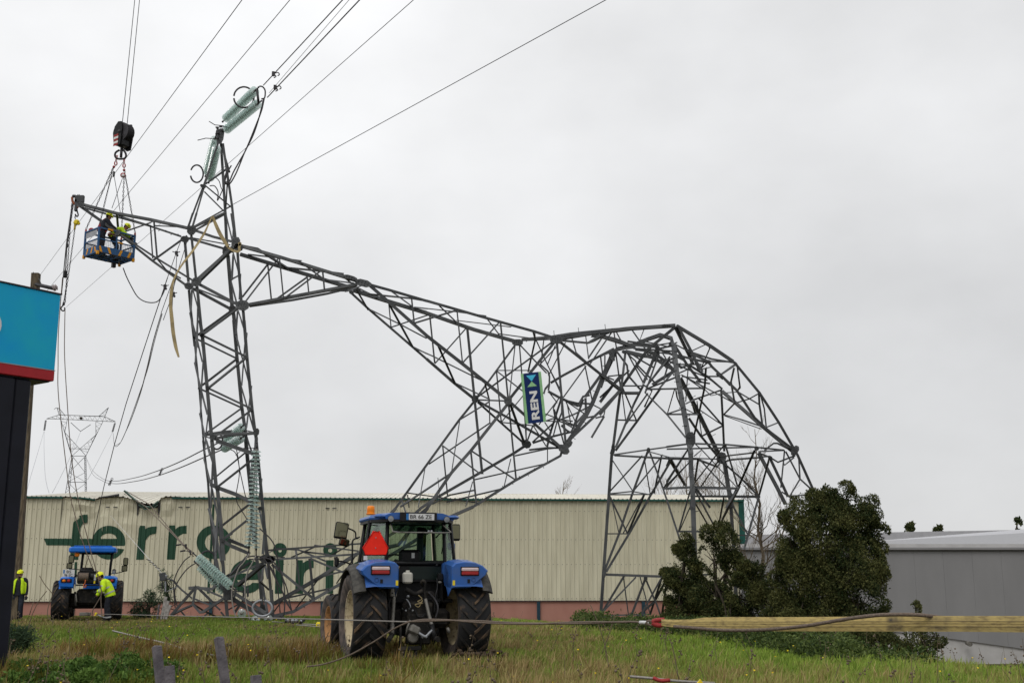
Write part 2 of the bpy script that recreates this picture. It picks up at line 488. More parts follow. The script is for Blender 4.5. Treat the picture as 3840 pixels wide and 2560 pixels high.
def insul_mat():
    m = bpy.data.materials.new('pale_green_insulator_glass'); m.use_nodes = True
    nt = m.node_tree; nt.nodes.remove(nt.nodes['Principled BSDF'])
    t = nt.nodes.new('ShaderNodeBsdfTransparent'); t.inputs[0].default_value = (.94, .985, .97, 1)
    g = nt.nodes.new('ShaderNodeBsdfGlossy'); g.inputs['Roughness'].default_value = .12
    d = nt.nodes.new('ShaderNodeBsdfTranslucent'); d.inputs[0].default_value = (.78, .94, .90, 1)
    nz = nt.nodes.new('ShaderNodeTexNoise'); nz.inputs['Scale'].default_value = 6
    mr = nt.nodes.new('ShaderNodeMapRange'); mr.inputs['To Min'].default_value = .35; mr.inputs['To Max'].default_value = .62
    nt.links.new(nz.outputs['Fac'], mr.inputs['Value'])
    x = nt.nodes.new('ShaderNodeMixShader'); nt.links.new(mr.outputs[0], x.inputs[0])
    nt.links.new(t.outputs[0], x.inputs[1]); nt.links.new(d.outputs[0], x.inputs[2])
    y = nt.nodes.new('ShaderNodeMixShader'); y.inputs[0].default_value = .24
    nt.links.new(x.outputs[0], y.inputs[1]); nt.links.new(g.outputs[0], y.inputs[2])
    nt.links.new(y.outputs[0], nt.nodes['Material Output'].inputs['Surface'])
    return m
M['insul'] = insul_mat()

# mirror glass: reflected ground painted in as a dark olive base colour
mm = bpy.data.materials.new('mirror_painted_reflection'); mm.use_nodes = True
mm.node_tree.nodes['Principled BSDF'].inputs['Metallic'].default_value = .9
mm.node_tree.nodes['Principled BSDF'].inputs['Roughness'].default_value = .08
mm.node_tree.nodes['Principled BSDF'].inputs['Base Color'].default_value = (.15, .145, .09, 1)
M['mirror'] = mm

def text_mesh(txt, size, bold=0.0, thick=0.004):
    cu = bpy.data.curves.new('txt', 'FONT')
    cu.body = txt; cu.size = size; cu.extrude = thick / 2; cu.offset = bold
    cu.align_x = 'CENTER'; cu.align_y = 'CENTER'
    ob = bpy.data.objects.new('txt', cu)
    C.objects.link(ob)
    dg = bpy.context.evaluated_depsgraph_get()
    me = bpy.data.meshes.new_from_object(ob.evaluated_get(dg))
    bpy.data.objects.remove(ob); bpy.data.curves.remove(cu)
    me.name = 'lettering'
    return me

def fit_text(me, w, h):
    """scale so that the letters fill w x h about the origin"""
    co = np.empty(len(me.vertices) * 3); me.vertices.foreach_get('co', co); co = co.reshape(-1, 3)
    lo, hi = co.min(0), co.max(0)
    co[:, 0] = (co[:, 0] - (lo[0] + hi[0]) / 2) * w / (hi[0] - lo[0])
    co[:, 1] = (co[:, 1] - (lo[1] + hi[1]) / 2) * h / (hi[1] - lo[1])
    me.vertices.foreach_set('co', co.ravel()); me.update()
    return me

def put_text(txt, w, h, Mx, material, parent, bold=0.0, name='lettering', thick=.004):
    me = fit_text(text_mesh(txt, 1.0, bold, thick), w, h)
    me.materials.clear(); me.materials.append(material)
    me.transform(Mx)
    return put(name, me, parent)

FACE = Matrix(((1, 0, 0, 0), (0, 0, -1, 0), (0, 1, 0, 0), (0, 0, 0, 1)))   # text plane xy -> xz facing -y
# ------------------------------------------------------------------ ground
def build_ground():
    xs = sorted(set([-1500, -700, -350, -180, -100, -70] + [x * 1.0 for x in range(-50, 51)] + [70, 100, 180, 350, 700, 1500]))
    ys = sorted(set([-60, -30, -10] + [y * 1.0 for y in range(0, 90)] + [100, 130, 200, 350, 700, 1500, 3000]))
    vs = [(x, y, ground_z(x, y)) for y in ys for x in xs]
    nx = len(xs)
    fs = [(j * nx + i, j * nx + i + 1, (j + 1) * nx + i + 1, (j + 1) * nx + i) for j in range(len(ys) - 1) for i in range(nx - 1)]
    me = bpy.data.meshes.new('ground'); me.from_pydata(vs, [], fs)
    me.polygons.foreach_set('use_smooth', [True] * len(fs))
    g = mat('field_soil', (0.055, 0.055, 0.02), 0.95, 0, col2=(0.10, 0.075, 0.04), scale=.9, fac=(.4, .62), bump=.6, bscale=12, spec=.1)
    o = put('ground', me, None, g); o['kind'] = 'structure'
build_ground()

def soft(x, a, b):
    t = np.clip((x - a) / (b - a), 0, 1); return t * t * (3 - 2 * t)

def vnoise(x, y, s, seed=0):
    """smooth value noise, vectorised"""
    r = np.random.default_rng(seed).random((64, 64))
    x = x * s + 100; y = y * s + 100
    i, j = np.floor(x).astype(int), np.floor(y).astype(int)
    fx, fy = x - i, y - j
    fx = fx * fx * (3 - 2 * fx); fy = fy * fy * (3 - 2 * fy)
    g = lambda a, b: r[a % 64, b % 64]
    return (g(i, j) * (1 - fx) + g(i + 1, j) * fx) * (1 - fy) + (g(i, j + 1) * (1 - fx) + g(i + 1, j + 1) * fx) * fy

def build_grass():
    N = 400000
    Y = 8.5 + 40 * rng.random(N)
    X = (rng.random(N) * 2 - 1) * (Y * .49 + 1.5)
    # clump the blades
    cl = rng.integers(0, 30000, N)
    Yc = 8.5 + 40 * rng.random(30000); Xc = (rng.random(30000) * 2 - 1) * (Yc * .49 + 1.5)
    use = rng.random(N) < .55
    X = np.where(use, Xc[cl] + rng.normal(0, .07, N), X); Y = np.where(use, Yc[cl] + rng.normal(0, .07, N), Y)
    n1 = vnoise(X, Y, .22, 1); n2 = vnoise(X, Y, .8, 2); n3 = vnoise(X, Y, 2.6, 3); n4 = vnoise(X, Y, .13, 4)
    tall = .09 + .26 * n2 * n1 + .22 * n3 ** 2 * (rng.random(N))
    tall *= np.where(Y < 16, 1.25, 1.0)
    tall *= (1 - .45 * soft(Y, 30, 44) * (X < 0))
    tall *= .82 * (1 - .4 * soft(Y, 24, 36))
    # tall sedge tufts on the left foreground
    sedge = soft(n2, .62, .8) * soft(-X, .5, 3) * (Y < 24)
    tall += .20 * sedge * rng.random(N)
    # flattened round the near tractor
    dry = .40 + .95 * (n1 - .5) + .95 * (n3 - .5) - .30 * soft(X, 1.5, 7) - .16 * soft(Y, 26, 36) + .10 * soft(-X, 1, 6) * (Y < 26)
    dry = np.clip(dry + .22 * rng.normal(0, 1, N), 0, 1)
    gz = np.array([ground_z(x, y) for x, y in zip(X[::1], Y[::1])])
    w = (.0046 + Y * .00030) * (.6 + .8 * rng.random(N))
    ang = rng.random(N) * 2 * np.pi
    lean = rng.normal(0, .38, N); lang = rng.random(N) * 2 * np.pi
    h = tall * (.6 + .8 * rng.random(N))
    dx, dy = np.cos(ang) * w, np.sin(ang) * w
    lx, ly = np.cos(lang) * lean * h + .10 * h, np.sin(lang) * lean * h
    P = np.zeros((N, 5, 3), np.float32)
    for k, (t, ww, lt) in enumerate(((0, 1, 0), (0, -1, 0), (.55, .75, .35), (.55, -.75, .35), (1, 0, 1))):
        P[:, k, 0] = X + dx * ww + lx * lt
        P[:, k, 1] = Y + dy * ww + ly * lt
        P[:, k, 2] = gz + h * t * (1 - .15 * lt * np.abs(lean)) - .02 * (t == 0)
    g1 = np.array([.115, .195, .020]); g2 = np.array([.25, .35, .052]); b1 = np.array([.38, .29, .13]); b2 = np.array([.17, .115, .045])
    r = rng.random((N, 1)); q = rng.random((N, 1))
    green = g1 * (1 - r) + g2 * r
    brown = b2 * (1 - q) + b1 * q
    d = dry[:, None]; d = d * d * (3 - 2 * d)
    col = green * (1 - d) + brown * d
    col *= (.72 + .5 * n4[:, None] + .35 * (n3[:, None] - .5))
    sd = (sedge > .3)[:, None]
    col = np.where(sd, col * np.array([.72, .60, .45]), col)
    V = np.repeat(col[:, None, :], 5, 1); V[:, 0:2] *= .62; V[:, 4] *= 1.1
    cols = np.ones((N, 5, 4), np.float32); cols[:, :, :3] = V
    base = (np.arange(N) * 5)[:, None]
    tri = np.concatenate([base + np.array([[0, 1, 3]]), base + np.array([[0, 3, 2]]), base + np.array([[2, 3, 4]])], 1).reshape(-1, 3)
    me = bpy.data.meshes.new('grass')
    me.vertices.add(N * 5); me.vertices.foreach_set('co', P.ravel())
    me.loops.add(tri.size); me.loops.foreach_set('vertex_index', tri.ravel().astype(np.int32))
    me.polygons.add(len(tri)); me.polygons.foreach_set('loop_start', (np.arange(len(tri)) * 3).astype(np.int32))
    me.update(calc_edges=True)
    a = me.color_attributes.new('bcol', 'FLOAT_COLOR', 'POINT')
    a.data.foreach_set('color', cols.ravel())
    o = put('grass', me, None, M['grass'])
    tag(o, 'rough green and dry brown field grass', None, kind='stuff')
build_grass()

# ------------------------------------------------------------------ leaf crowns and trees
def leaf_cloud(name, blobs, n, size, material, parent=None, seed=0, thin=.48, dark=1.6, shell=.55, flat=1.0, clump=3.0):
    r = np.random.default_rng(seed)
    vol = np.array([b[1][0] * b[1][1] * b[1][2] for b in blobs]); vol = vol ** .8 / (vol ** .8).sum()
    k = r.choice(len(blobs), n, p=vol)
    c = np.array([b[0] for b in blobs])[k]; rad = np.array([b[1] for b in blobs])[k]
    u = r.normal(size=(n, 3)); u /= np.linalg.norm(u, axis=1)[:, None]
    q = (shell + (1 - shell) * r.random(n)) ** .6 * (1 + .13 * r.normal(size=n) * (r.random(n) < .5))
    p = c + u * rad * q[:, None]
    # clumps: keep leaves where a 3-D noise is high
    nn = vnoise(p[:, 0] + p[:, 2] * .7, p[:, 1] - p[:, 2] * .9, clump, seed + 5) * .5 + vnoise(p[:, 0] - p[:, 1], p[:, 2] * 1.3, clump * .7, seed + 6) * .5
    keep = nn > thin * (.75 + .5 * r.random(n))
    p, u, nn = p[keep], u[keep], nn[keep]; n = len(p)
    a = r.normal(size=(n, 3)) + u * .6 + np.array([0, 0, .4]); a /= np.linalg.norm(a, axis=1)[:, None]
    b = np.cross(a, r.normal(size=(n, 3))); b /= np.linalg.norm(b, axis=1)[:, None]
    s = size * (.6 + .8 * r.random(n))[:, None]
    P = np.zeros((n, 4, 3), np.float32)
    P[:, 0] = p - a * s * .9; P[:, 1] = p + b * s * .45 * flat; P[:, 2] = p + a * s * .9; P[:, 3] = p - b * s * .45 * flat
    quad = (np.arange(n)[:, None] * 4 + np.arange(4)[None]).astype(np.int32)
    me = bpy.data.meshes.new(name)
    me.vertices.add(n * 4); me.vertices.foreach_set('co', P.ravel())
    me.loops.add(n * 4); me.loops.foreach_set('vertex_index', quad.ravel())
    me.polygons.add(n); me.polygons.foreach_set('loop_start', (np.arange(n) * 4).astype(np.int32))
    me.update(calc_edges=True)
    tone = np.clip((r.random(n) ** 1.4) * .8 + (nn - .5) * .9 * dark, 0, 1)
    t = me.attributes.new('tone', 'FLOAT', 'POINT'); t.data.foreach_set('value', np.repeat(tone, 4).astype(np.float32))
    return put(name, me, parent, material)

def limb(mb, p0, p1, r0, r1, rnd, n=6, wob=.08, seg=5):
    p0, p1 = Vector(p0), Vector(p1); L = (p1 - p0).length
    pts = [p0.lerp(p1, i / seg) + Vector((rnd.uniform(-1, 1), rnd.uniform(-1, 1), rnd.uniform(-.4, .4))) * wob * L * (0 if i in (0, seg) else 1) * .5 for i in range(seg + 1)]
    mb.tube(pts, [r0 + (r1 - r0) * i / seg for i in range(seg + 1)], n, cap=False)
    return pts

def leafy_tree(name, label, cat, base, blobs, n, size, seed, trunks=1, thin=.46, group=None, m='leaf', clump=3.0, flat=1.0, sprays=0):
    rnd = random.Random(seed)
    t = thing(name, label, cat, base, group=group)
    mb = MB()
    for k in range(trunks):
        b = Vector(base) + Vector((rnd.uniform(-.3, .3) * (trunks > 1), rnd.uniform(-.2, .2) * (trunks > 1), -.3))
        top = Vector(blobs[k % len(blobs)][0])
        pts = limb(mb, b, top, .11, .04, rnd, 8, .12)
        for q in range(len(blobs)):
            limb(mb, pts[2 + q % 3], Vector(blobs[q][0]) + Vector((0, 0, .2)), .05, .015, rnd, 5)
            for _ in range(5):
                c = Vector(blobs[q][0]); rr = Vector(blobs[q][1])
                d = Vector((rnd.gauss(0, 1), rnd.gauss(0, 1), rnd.gauss(.3, 1))).normalized()
                limb(mb, c, c + Vector((d.x * rr.x, d.y * rr.y, d.z * rr.z)) * .9, .022, .006, rnd, 4, seg=3)
    mb.build('trunk', M['bark'], t)
    bl = [(tuple(c), r) for c, r in blobs]
    for _ in range(sprays):          # small sprays standing proud of the crown give the ragged outline
        c, r = rnd.choice(blobs[:]); d = Vector((rnd.gauss(0, 1), rnd.gauss(0, .7), rnd.gauss(.25, 1))).normalized()
        k = rnd.uniform(.92, 1.08); s = rnd.uniform(.12, .30)
        bl.append(((c[0] + d.x * r[0] * k, c[1] + d.y * r[1] * k, c[2] + d.z * r[2] * k), (s, s, s * 1.1)))
    leaf_cloud('crown', bl, n, size, M[m], t, seed, thin, clump=clump, flat=flat)
    return t

def D(x, y, Y):           # point from 2352-wide picture coordinates
    return at(x / .6125, y / .6125, Y)

def blob(x, y, Y, rx, ry, depth=None):
    s = Y * .98 / 2620.0
    return (D(x, y, Y), (rx * s, (depth or min(rx, ry)) * s * .9, ry * s))

def gp(x, Y):             # ground point under picture column x (2352-wide) at distance Y
    X = D(x, 1400, Y).x
    return Vector((X, Y, ground_z(X, Y)))

TG = 'dark evergreen trees round the pylon foot'
leafy_tree('holm_oak', 'large dense dark evergreen tree beside the grey factory wall', 'tree', gp(1905, 38),
           [blob(1900, 1250, 38, 92, 100), blob(1845, 1200, 38, 48, 58), blob(1955, 1200, 38, 55, 62), blob(1990, 1290, 38, 42, 58), blob(1950, 1340, 37.2, 70, 80),
            blob(1850, 1340, 38, 70, 90), blob(1975, 1400, 37.2, 62, 65), blob(1880, 1430, 37.5, 90, 60), blob(2010, 1230, 38.3, 26, 30), blob(1820, 1270, 38, 40, 50),
            blob(1800, 1420, 38, 45, 55), blob(1985, 1460, 37, 60, 40), blob(1890, 1150, 38, 28, 24), blob(1948, 1148, 38, 25, 28), blob(1995, 1175, 38, 22, 22), blob(1870, 1480, 36.5, 60, 34), blob(1950, 1490, 35.5, 60, 30), blob(1830, 1470, 37, 40, 30), blob(2025, 1430, 37, 18, 34), blob(2022, 1340, 37.6, 16, 34)],
           215000, .043, 3, 2, .42, TG, sprays=150)
leafy_tree('holm_oak', 'slim two lobed evergreen rising beside the thick front pylon leg', 'tree', gp(1670, 40),
           [blob(1662, 1250, 40, 42, 46), blob(1640, 1290, 40, 30, 40), blob(1690, 1300, 40, 32, 42), blob(1650, 1375, 40, 52, 55), blob(1700, 1385, 39.6, 52, 58),
            blob(1740, 1330, 40, 30, 42), blob(1650, 1440, 39.6, 50, 28), blob(1725, 1430, 39.6, 50, 28), blob(1690, 1475, 38.5, 60, 20), blob(1765, 1460, 38.5, 34, 34), blob(1760, 1390, 39.5, 30, 40)],
           125000, .042, 5, 2, .425, TG, sprays=90)
leafy_tree('holm_oak', 'lower evergreen with pointed top covering the pylon leg nearest the cream warehouse', 'tree', gp(1575, 41),
           [blob(1575, 1275, 41, 26, 34), blob(1570, 1325, 41, 38, 42), blob(1545, 1345, 41, 24, 30), blob(1600, 1360, 41, 34, 45), blob(1570, 1400, 41, 40, 38), blob(1555, 1435, 40.6, 48, 20), blob(1600, 1450, 40, 46, 22)],
           82000, .042, 7, 1, .42, TG, sprays=70)
leafy_tree('undergrowth_bush', 'low dark scrub in front of the white plinth wall', 'bush', gp(2030, 34),
           [blob(2030, 1480, 34, 45, 30), blob(1960, 1475, 34, 50, 30), blob(2075, 1490, 34, 22, 18)], 9000, .045, 9, 1, .45)
leafy_tree('undergrowth_bush', 'loose open shrub with thin leader in front of the grey factory', 'bush', gp(2120, 33),
           [blob(2118, 1475, 33, 44, 34), blob(2105, 1395, 33, 12, 18), blob(2150, 1470, 33, 26, 20), blob(2105, 1435, 33, 10, 20)], 6500, .04, 12, 1, .52)
leafy_tree('young_conifer', 'feathery young conifer bush against the red plinth left of the pylon wreck', 'bush', gp(345, 44),
           [blob(340, 1388, 44, 26, 22), blob(320, 1400, 44, 18, 14), blob(362, 1395, 44, 18, 18)], 2600, .12, 15, 1, .50, m='conifer', clump=3, flat=.22, sprays=25)
leafy_tree('young_conifer', 'taller feathery conifer sapling behind the hanging clamp', 'bush', gp(384, 45),
           [blob(384, 1360, 45, 13, 26), blob(388, 1395, 45, 24, 20), blob(380, 1330, 45, 5, 12)], 2100, .12, 17, 1, .50, m='conifer', clump=3, flat=.22, sprays=20)
leafy_tree('young_conifer', 'small soft pine seedling in the grass beside the sign post', 'bush', gp(38, 24),
           [blob(36, 1472, 24, 34, 16), blob(22, 1482, 24, 26, 14)], 1700, .11, 19, 1, .42, m='conifer', clump=2, flat=.16, sprays=12)
for i, (x, y, w, h, lab) in enumerate([(2089, 1212, 13, 13, 'windblown treetop over the far roof, nearest the big evergreen'),
                                        (2154, 1215, 10, 8, 'smallest rounded treetop over the far roof'),
                                        (2336, 1204, 12, 18, 'tall ragged treetop over the roof at the edge of the picture')]):
    b = gp(x, 120); tt = thing('distant_tree', lab, 'tree', b, group='treetops behind the far roof')
    mb = MB(); rnd = random.Random(40 + i)
    limb(mb, b, D(x, y, 120), .3, .08, rnd)
    mb.build('trunk', M['bark'], tt)
    leaf_cloud('crown', [blob(x, y, 120, w * .8, h * .8), blob(x + w * .5, y - h * .5, 120, w * .5, h * .5), blob(x - w * .3, y + h * .4, 120, w * .6, h * .5)], 700, .26, M['leaf'], tt, 60 + i, .38, clump=1.5)

def bare_tree(name, label, base, height, seed, r0=.09, spread=.5, twig=1.0, group=None, density=9, lvl=3):
    rnd = random.Random(seed)
    t = thing(name, label, 'tree', base, group=group)
    tr, br = MB(), MB()
    top = Vector(base) + Vector((rnd.uniform(-.2, .2), 0, height))
    pts = limb(tr, Vector(base) - Vector((0, 0, .3)), top, r0, .012, rnd, 8, .03, 10)
    def grow(p, d, L, r, lev):
        q = p + d * L
        mid = p.lerp(q, .5) + Vector((rnd.uniform(-.1, .1), rnd.uniform(-.1, .1), -.03)) * L
        q = q + Vector((0, 0, .22 * L))
        br.tube([p, mid, q], [r, r * .7, r * .35], 3 if lev > 1 else 4, cap=False)
        if lev < lvl:
            for _ in range(3 if lev == 1 else 2 + (rnd.random() < .5)):
                s = rnd.uniform(.25, .95)
                pp = p.lerp(mid, s * 2) if s < .5 else mid.lerp(q, s * 2 - 1)
                dd = (d + Vector((rnd.gauss(0, .55), rnd.gauss(0, .55), rnd.uniform(.1, .7)))).normalized()
                grow(pp, dd, L * rnd.uniform(.4, .65), max(.0045, r * .5), lev + 1)
    for i in range(int(density * 4)):
        f = rnd.uniform(.22, .97)
        k = f * 10; a = int(k); p = pts[a].lerp(pts[min(10, a + 1)], k - a)
        an = rnd.uniform(0, 2 * math.pi)
        d = Vector((math.cos(an), math.sin(an), rnd.uniform(.5, 1.3))).normalized()
        grow(p, d, height * spread * .45 * (1.15 - f) * rnd.uniform(.6, 1.1) + .25, r0 * .32 * (1.1 - f) + .006, 1)
    tr.build('trunk', M['bark_pale'], t)
    br.build('branches', M['bark_pale'], t)
    return t
b = gp(1757, 50); bare_tree('bare_poplar', 'tall bare slender tree standing behind the bent right pylon legs', b, D(1757, 985, 50).z - b.z, 4, .13, .62, density=10)
BG = 'leafless trees behind the cream warehouse'
for i, (x, top, lab) in enumerate([(1302, 1105, 'top of a leafless tree over the warehouse ridge, standing alone'),
                                   (1578, 1055, 'leafless treetop behind the thick front pylon leg'),
                                   (1625, 1085, 'leafless treetop just right of the thick front pylon leg'),
                                   (1535, 1098, 'leafless treetop left of the thick front pylon leg'),
                                   (1668, 1060, 'leafless treetop behind the dark back leg of the pylon')]):
    b = gp(x, 78); bare_tree('bare_tree', lab, b, D(x, top, 78).z - b.z, 21 + i, .16, .8 if i else .5, group=BG, density=14)

# low brambles along the pylon foot (nobody could count them)
bl = []
rr = random.Random(5)
for i in range(110):
    x = rr.uniform(1330, 1930); Xe = (x - 1176) / 2670 * 32; Y = 45 - 23 * min(1, max(0, (Xe + 2) / 11)) + rr.uniform(-1, 4)
    g = gp(x, Y); s = rr.uniform(.3, .6)
    bl.append(((g.x, g.y, g.z + .2), (s, s, rr.uniform(.2, .42))))
o = leaf_cloud('brambles', bl, 36000, .042, M['bramble'], None, 77, .42); tag(o, 'low green bramble scrub round the pylon foot', None, kind='stuff')
bl = []
for i in range(26):
    x = rr.uniform(1850, 2400); Y = rr.uniform(22, 27)
    g = gp(x, Y); s = rr.uniform(.2, .5)
    bl.append(((g.x, g.y, g.z + .1), (s, s, rr.uniform(.1, .35))))
o = leaf_cloud('bank_weeds', bl, 9000, .04, M['bramble'], None, 78, .42); tag(o, 'rough weeds along the top of the bank', None, kind='stuff')
bl = []
for i in range(40):
    x = rr.choice((rr.uniform(30, 260), rr.uniform(30, 420))); Y = rr.uniform(15.5, 18.5)
    g = gp(x, Y); s = rr.uniform(.12, .3)
    bl.append(((g.x, g.y, g.z + .16), (s, s, rr.uniform(.12, .26))))
o = leaf_cloud('leafy_weeds', bl, 26000, .035, M['leaf2'], None, 79, .35); tag(o, 'bright leafy weeds in the near grass', None, kind='stuff')

# dry stalks and yellow flowers scattered through the field
mb = MB(); fl = MB()
for i in range(420):
    Y = rr.uniform(12, 42); X = rr.uniform(-.5, .5) * Y
    z = ground_z(X, Y); h = rr.uniform(.25, .75) * (1 if Y < 30 else .6)
    p = Vector((X, Y, z)); q = p + Vector((rr.gauss(0, .12), rr.gauss(0, .1), h))
    m_ = p.lerp(q, .5) + Vector((rr.gauss(0, .03), 0, 0))
    mb.tube([p, m_, q], [.006, .005, .003], 3, cap=False)
    if rr.random() < .5:
        for k in range(7):
            c = m_.lerp(q, rr.random()); mb.ball(c + Vector((rr.gauss(0, .03), rr.gauss(0, .03), 0)), rr.uniform(.008, .02), 4)
o = mb.build('dry_stalks', M['twig']); tag(o, 'brown dead weed stalks standing in the grass', kind='stuff')
for i in range(120):
    Y = rr.uniform(12, 43); X = rr.uniform(-.48, .5) * Y
    c = Vector((X, Y, ground_z(X, Y) + rr.uniform(.15, .32)))
    fl.lathe([(.0005, .004), (.012 + Y * .0003, .006), (.0005, -.01)], 6, Matrix.Translation(c) @ Matrix.Rotation(rr.uniform(-.8, .8), 4, 'X'))
o = fl.build('yellow_flowers', mat('yellow_petals', (.85, .62, .02), .6)); tag(o, 'small yellow flowers dotted in the grass', kind='stuff')

# ------------------------------------------------------------------ cream warehouse
PL = D(55, 1141, 60.0); PR = D(1707, 1149, 62.8)
wu = Vector((PR.x - PL.x, PR.y - PL.y, 0)); WL = wu.length; wu.normalize()
WANG = math.atan2(wu.y, wu.x)
EAVE = (PL.z + PR.z) / 2
wn_ = Vector((-wu.y, wu.x, 0))    # points away from the viewer
def pwall(sx, sy):
    r = ray(sx, sy); o = Vector((0, 0, EYE)); P0 = Vector((PL.x, PL.y, 0))
    t = (P0 - o).dot(wn_) / r.dot(wn_)
    p = o + r * t
    return (p - P0).dot(wu), p.z
def pw(k, x, y): return pwall(*src(k, x, y))
ware = thing('warehouse', 'long cream corrugated warehouse with big green lettering and a crumpled eave', 'warehouse', (PL.x, PL.y, 0), WANG, local=True)
ZB = pwall(400 / .6125, 1380 / .6125)[1]
RIB = [(0, 0), (.150, 0), (.172, -.042), (.222, -.042), (.245, 0)]
def rib_y(u):
    f = (u / .245) % 1 * .245
    return float(np.interp(f, [a for a, _ in RIB], [b for _, b in RIB]))
top_px = [(45, 52), (700, 58), (900, 70), (1080, 98), (1135, 80), (1170, 58), (1400, 52), (1560, 62), (1690, 100), (1702, 205), (1850, 222), (2008, 205), (2030, 70), (2090, 54), (2352, 58)]
tp = [pw('U', a, b) for a, b in top_px]
tu, tz = [a for a, _ in tp] + [WL], [b for _, b in tp] + [EAVE]
tu[0] = 0
def wall_top(u): return float(np.interp(u, tu, tz))
DU0, DU1 = pw('U', 740, 0)[0], pw('U', 2120, 0)[0]
NS = int(round(WL / .98)); SW = WL / NS
def sheet(i):
    u0 = i * SW; k = SW / .98
    us = []
    for r in range(4):
        us += [(r * .245 + a) * k for a, _ in RIB[:-1]]
    us.append(4 * .245 * k)
    return u0, us
plain = None
for i in range(NS):
    u0, us = sheet(i)
    dam = u0 + SW > DU0 and u0 < DU1
    if not dam and plain is not None and abs(wall_top(u0) - EAVE) < .05:
        o = put('cladding_sheet', plain, ware); o.location = (u0, 0, 0); continue
    rows = 16 if dam else 1
    vs = []
    for j in range(rows + 1):
        f = j / rows
        for u in us:
            zt = wall_top(u0 + u) if dam else EAVE - .02
            z = ZB + (zt - ZB) * f
            y = rib_y(u / (SW / .98)) - .004 * (i % 2)
            if dam:
                kk = max(0, (f - .62) / .38)
                y += kk * .16 * (noise.noise(Vector(((u0 + u) * 1.3, z * 1.8, 0))) + .2) * 1.1 + kk * kk * .05 * noise.noise(Vector(((u0 + u) * 5, z * 6, 2)))
            vs.append((u, y, z))
    n = len(us)
    fs = [(j * n + a, j * n + a + 1, (j + 1) * n + a + 1, (j + 1) * n + a) for j in range(rows) for a in range(n - 1)]
    me = bpy.data.meshes.new('cladding_sheet'); me.from_pydata(vs, [], fs); me.materials.append(M['clad'])
    o = bpy.data.objects.new('cladding_sheet', me); o.location = (u0, 0, 0); C.objects.link(o); o.parent = ware
    if not dam: plain = me
# torn side of the dented bay
for a, b in ((1700, 110), (2012, 120)):
    u, z = pw('U', a, b); u2, z2 = pw('U', a - 14, 380)
    MB().add([(u, -.05, z), (u + .02, .25, z), (u2 + .05, .02, z2), (u + .16, -.02, z - .1)], [(0, 1, 2), (0, 2, 3)]).build('torn_flashing', M['steel_dark'], ware)
# roof: two slopes in sheets
RD = 10.2
ridge_z = D(60, 1130.5, 70.0).z
rt_px = [(45, 48), (700, 52), (900, 64), (1100, 88), (1180, 56), (1500, 52), (1690, 105), (1780, 140), (1860, 160), (1990, 150), (2030, 108), (2100, 52), (2352, 54)]
rp = [pw('U', a, b) for a, b in rt_px]
ru, rz = [a for a, _ in rp] + [WL], [b for _, b in rp] + [EAVE + .02]
ru[0] = 0
for i in range(NS):
    u0, us = sheet(i)
    dam = u0 + SW > DU0 and u0 < DU1
    rows = 14 if dam else 1
    vs = []
    for j in range(rows + 1):
        f = j / rows
        for u in us:
            ez = float(np.interp(u0 + u, ru, rz)) + .02 if dam else EAVE + .02
            base = EAVE + .02 + (ridge_z - EAVE) * f
            dz = (ez - EAVE - .02) * max(0, 1 - f / .55) ** 1.5
            vs.append((u, -.14 + (RD + .14) * f, base + dz - rib_y(u / (SW / .98)) + .003 * (i % 2)))
    n = len(us)
    fs = [(j * n + a, j * n + a + 1, (j + 1) * n + a + 1, (j + 1) * n + a) for j in range(rows) for a in range(n - 1)]
    me = bpy.data.meshes.new('roof_sheet'); me.from_pydata(vs, [], fs); me.materials.append(M['roofsheet'])
    o = bpy.data.objects.new('roof_sheet', me); o.location = (u0, 0, 0); C.objects.link(o); o.parent = ware
mb = MB(); mb.box((WL / 2, RD, ridge_z + .03), (WL, .35, .05)); mb.build('ridge_cap', M['roofsheet'], ware)
mb = MB(); mb.add([(0, RD, ridge_z), (WL, RD, ridge_z), (WL, 2 * RD, EAVE), (0, 2 * RD, EAVE)], [(0, 1, 2, 3)]); mb.build('rear_roof', M['roofsheet'], ware)
for u in (.02, WL - .02):
    mb = MB(); mb.prism([(.06, -1.0), (2 * RD, -1.0), (2 * RD, EAVE - .05), (RD, ridge_z - .05), (.06, EAVE - .05)], u - .02, u + .02, 'x'); mb.build('gable_wall', M['clad'], ware)
mb = MB(); mb.box((WL / 2, 2 * RD, EAVE / 2 - .5), (WL - .1, .1, EAVE + 1)); mb.build('rear_wall', M['clad'], ware)
mb = MB(); mb.box((WL / 2, .12, (ZB - 1.6) / 2 + .02), (WL - .1, .12, ZB + 1.6)); mb.build('plinth', M['plinth'], ware)
mb = MB(); mb.box((WL / 2, .02, ZB - .012), (WL - .08, .12, .035)); mb.build('drip_flashing', M['steel_dark'], ware)
# green eave gutter in the undamaged lengths, corner trim, downpipes
mb = MB(); mb.box((DU0 / 2 - .2, -.11, EAVE - .02), (DU0 - .4, .16, .09)); mb.build('gutter', M['green_trim'], ware)
mb = MB(); g0 = pw('Y', 940, 0)[0]; mb.box(((WL + g0) / 2, -.11, EAVE - .02), (WL - g0, .16, .09)); mb.build('gutter', M['green_trim'], ware)
gp_ = [pw('U', a, b) for a, b in ((760, 60), (900, 70), (1000, 80), (1095, 98))]
mb = MB(); mb.tube([(u, -.12, z) for u, z in gp_], .05, 4); mb.build('bent_gutter', M['green_trim'], ware)
gp_ = [pw('U', a, b) for a, b in ((1155, 62), (1300, 45), (1440, 25))]
mb = MB(); mb.tube([(u, -.2 + .1 * i, z) for i, (u, z) in enumerate(gp_)], [.03, .06, .09], 4); mb.build('bent_gutter', M['steel_dark'], ware)
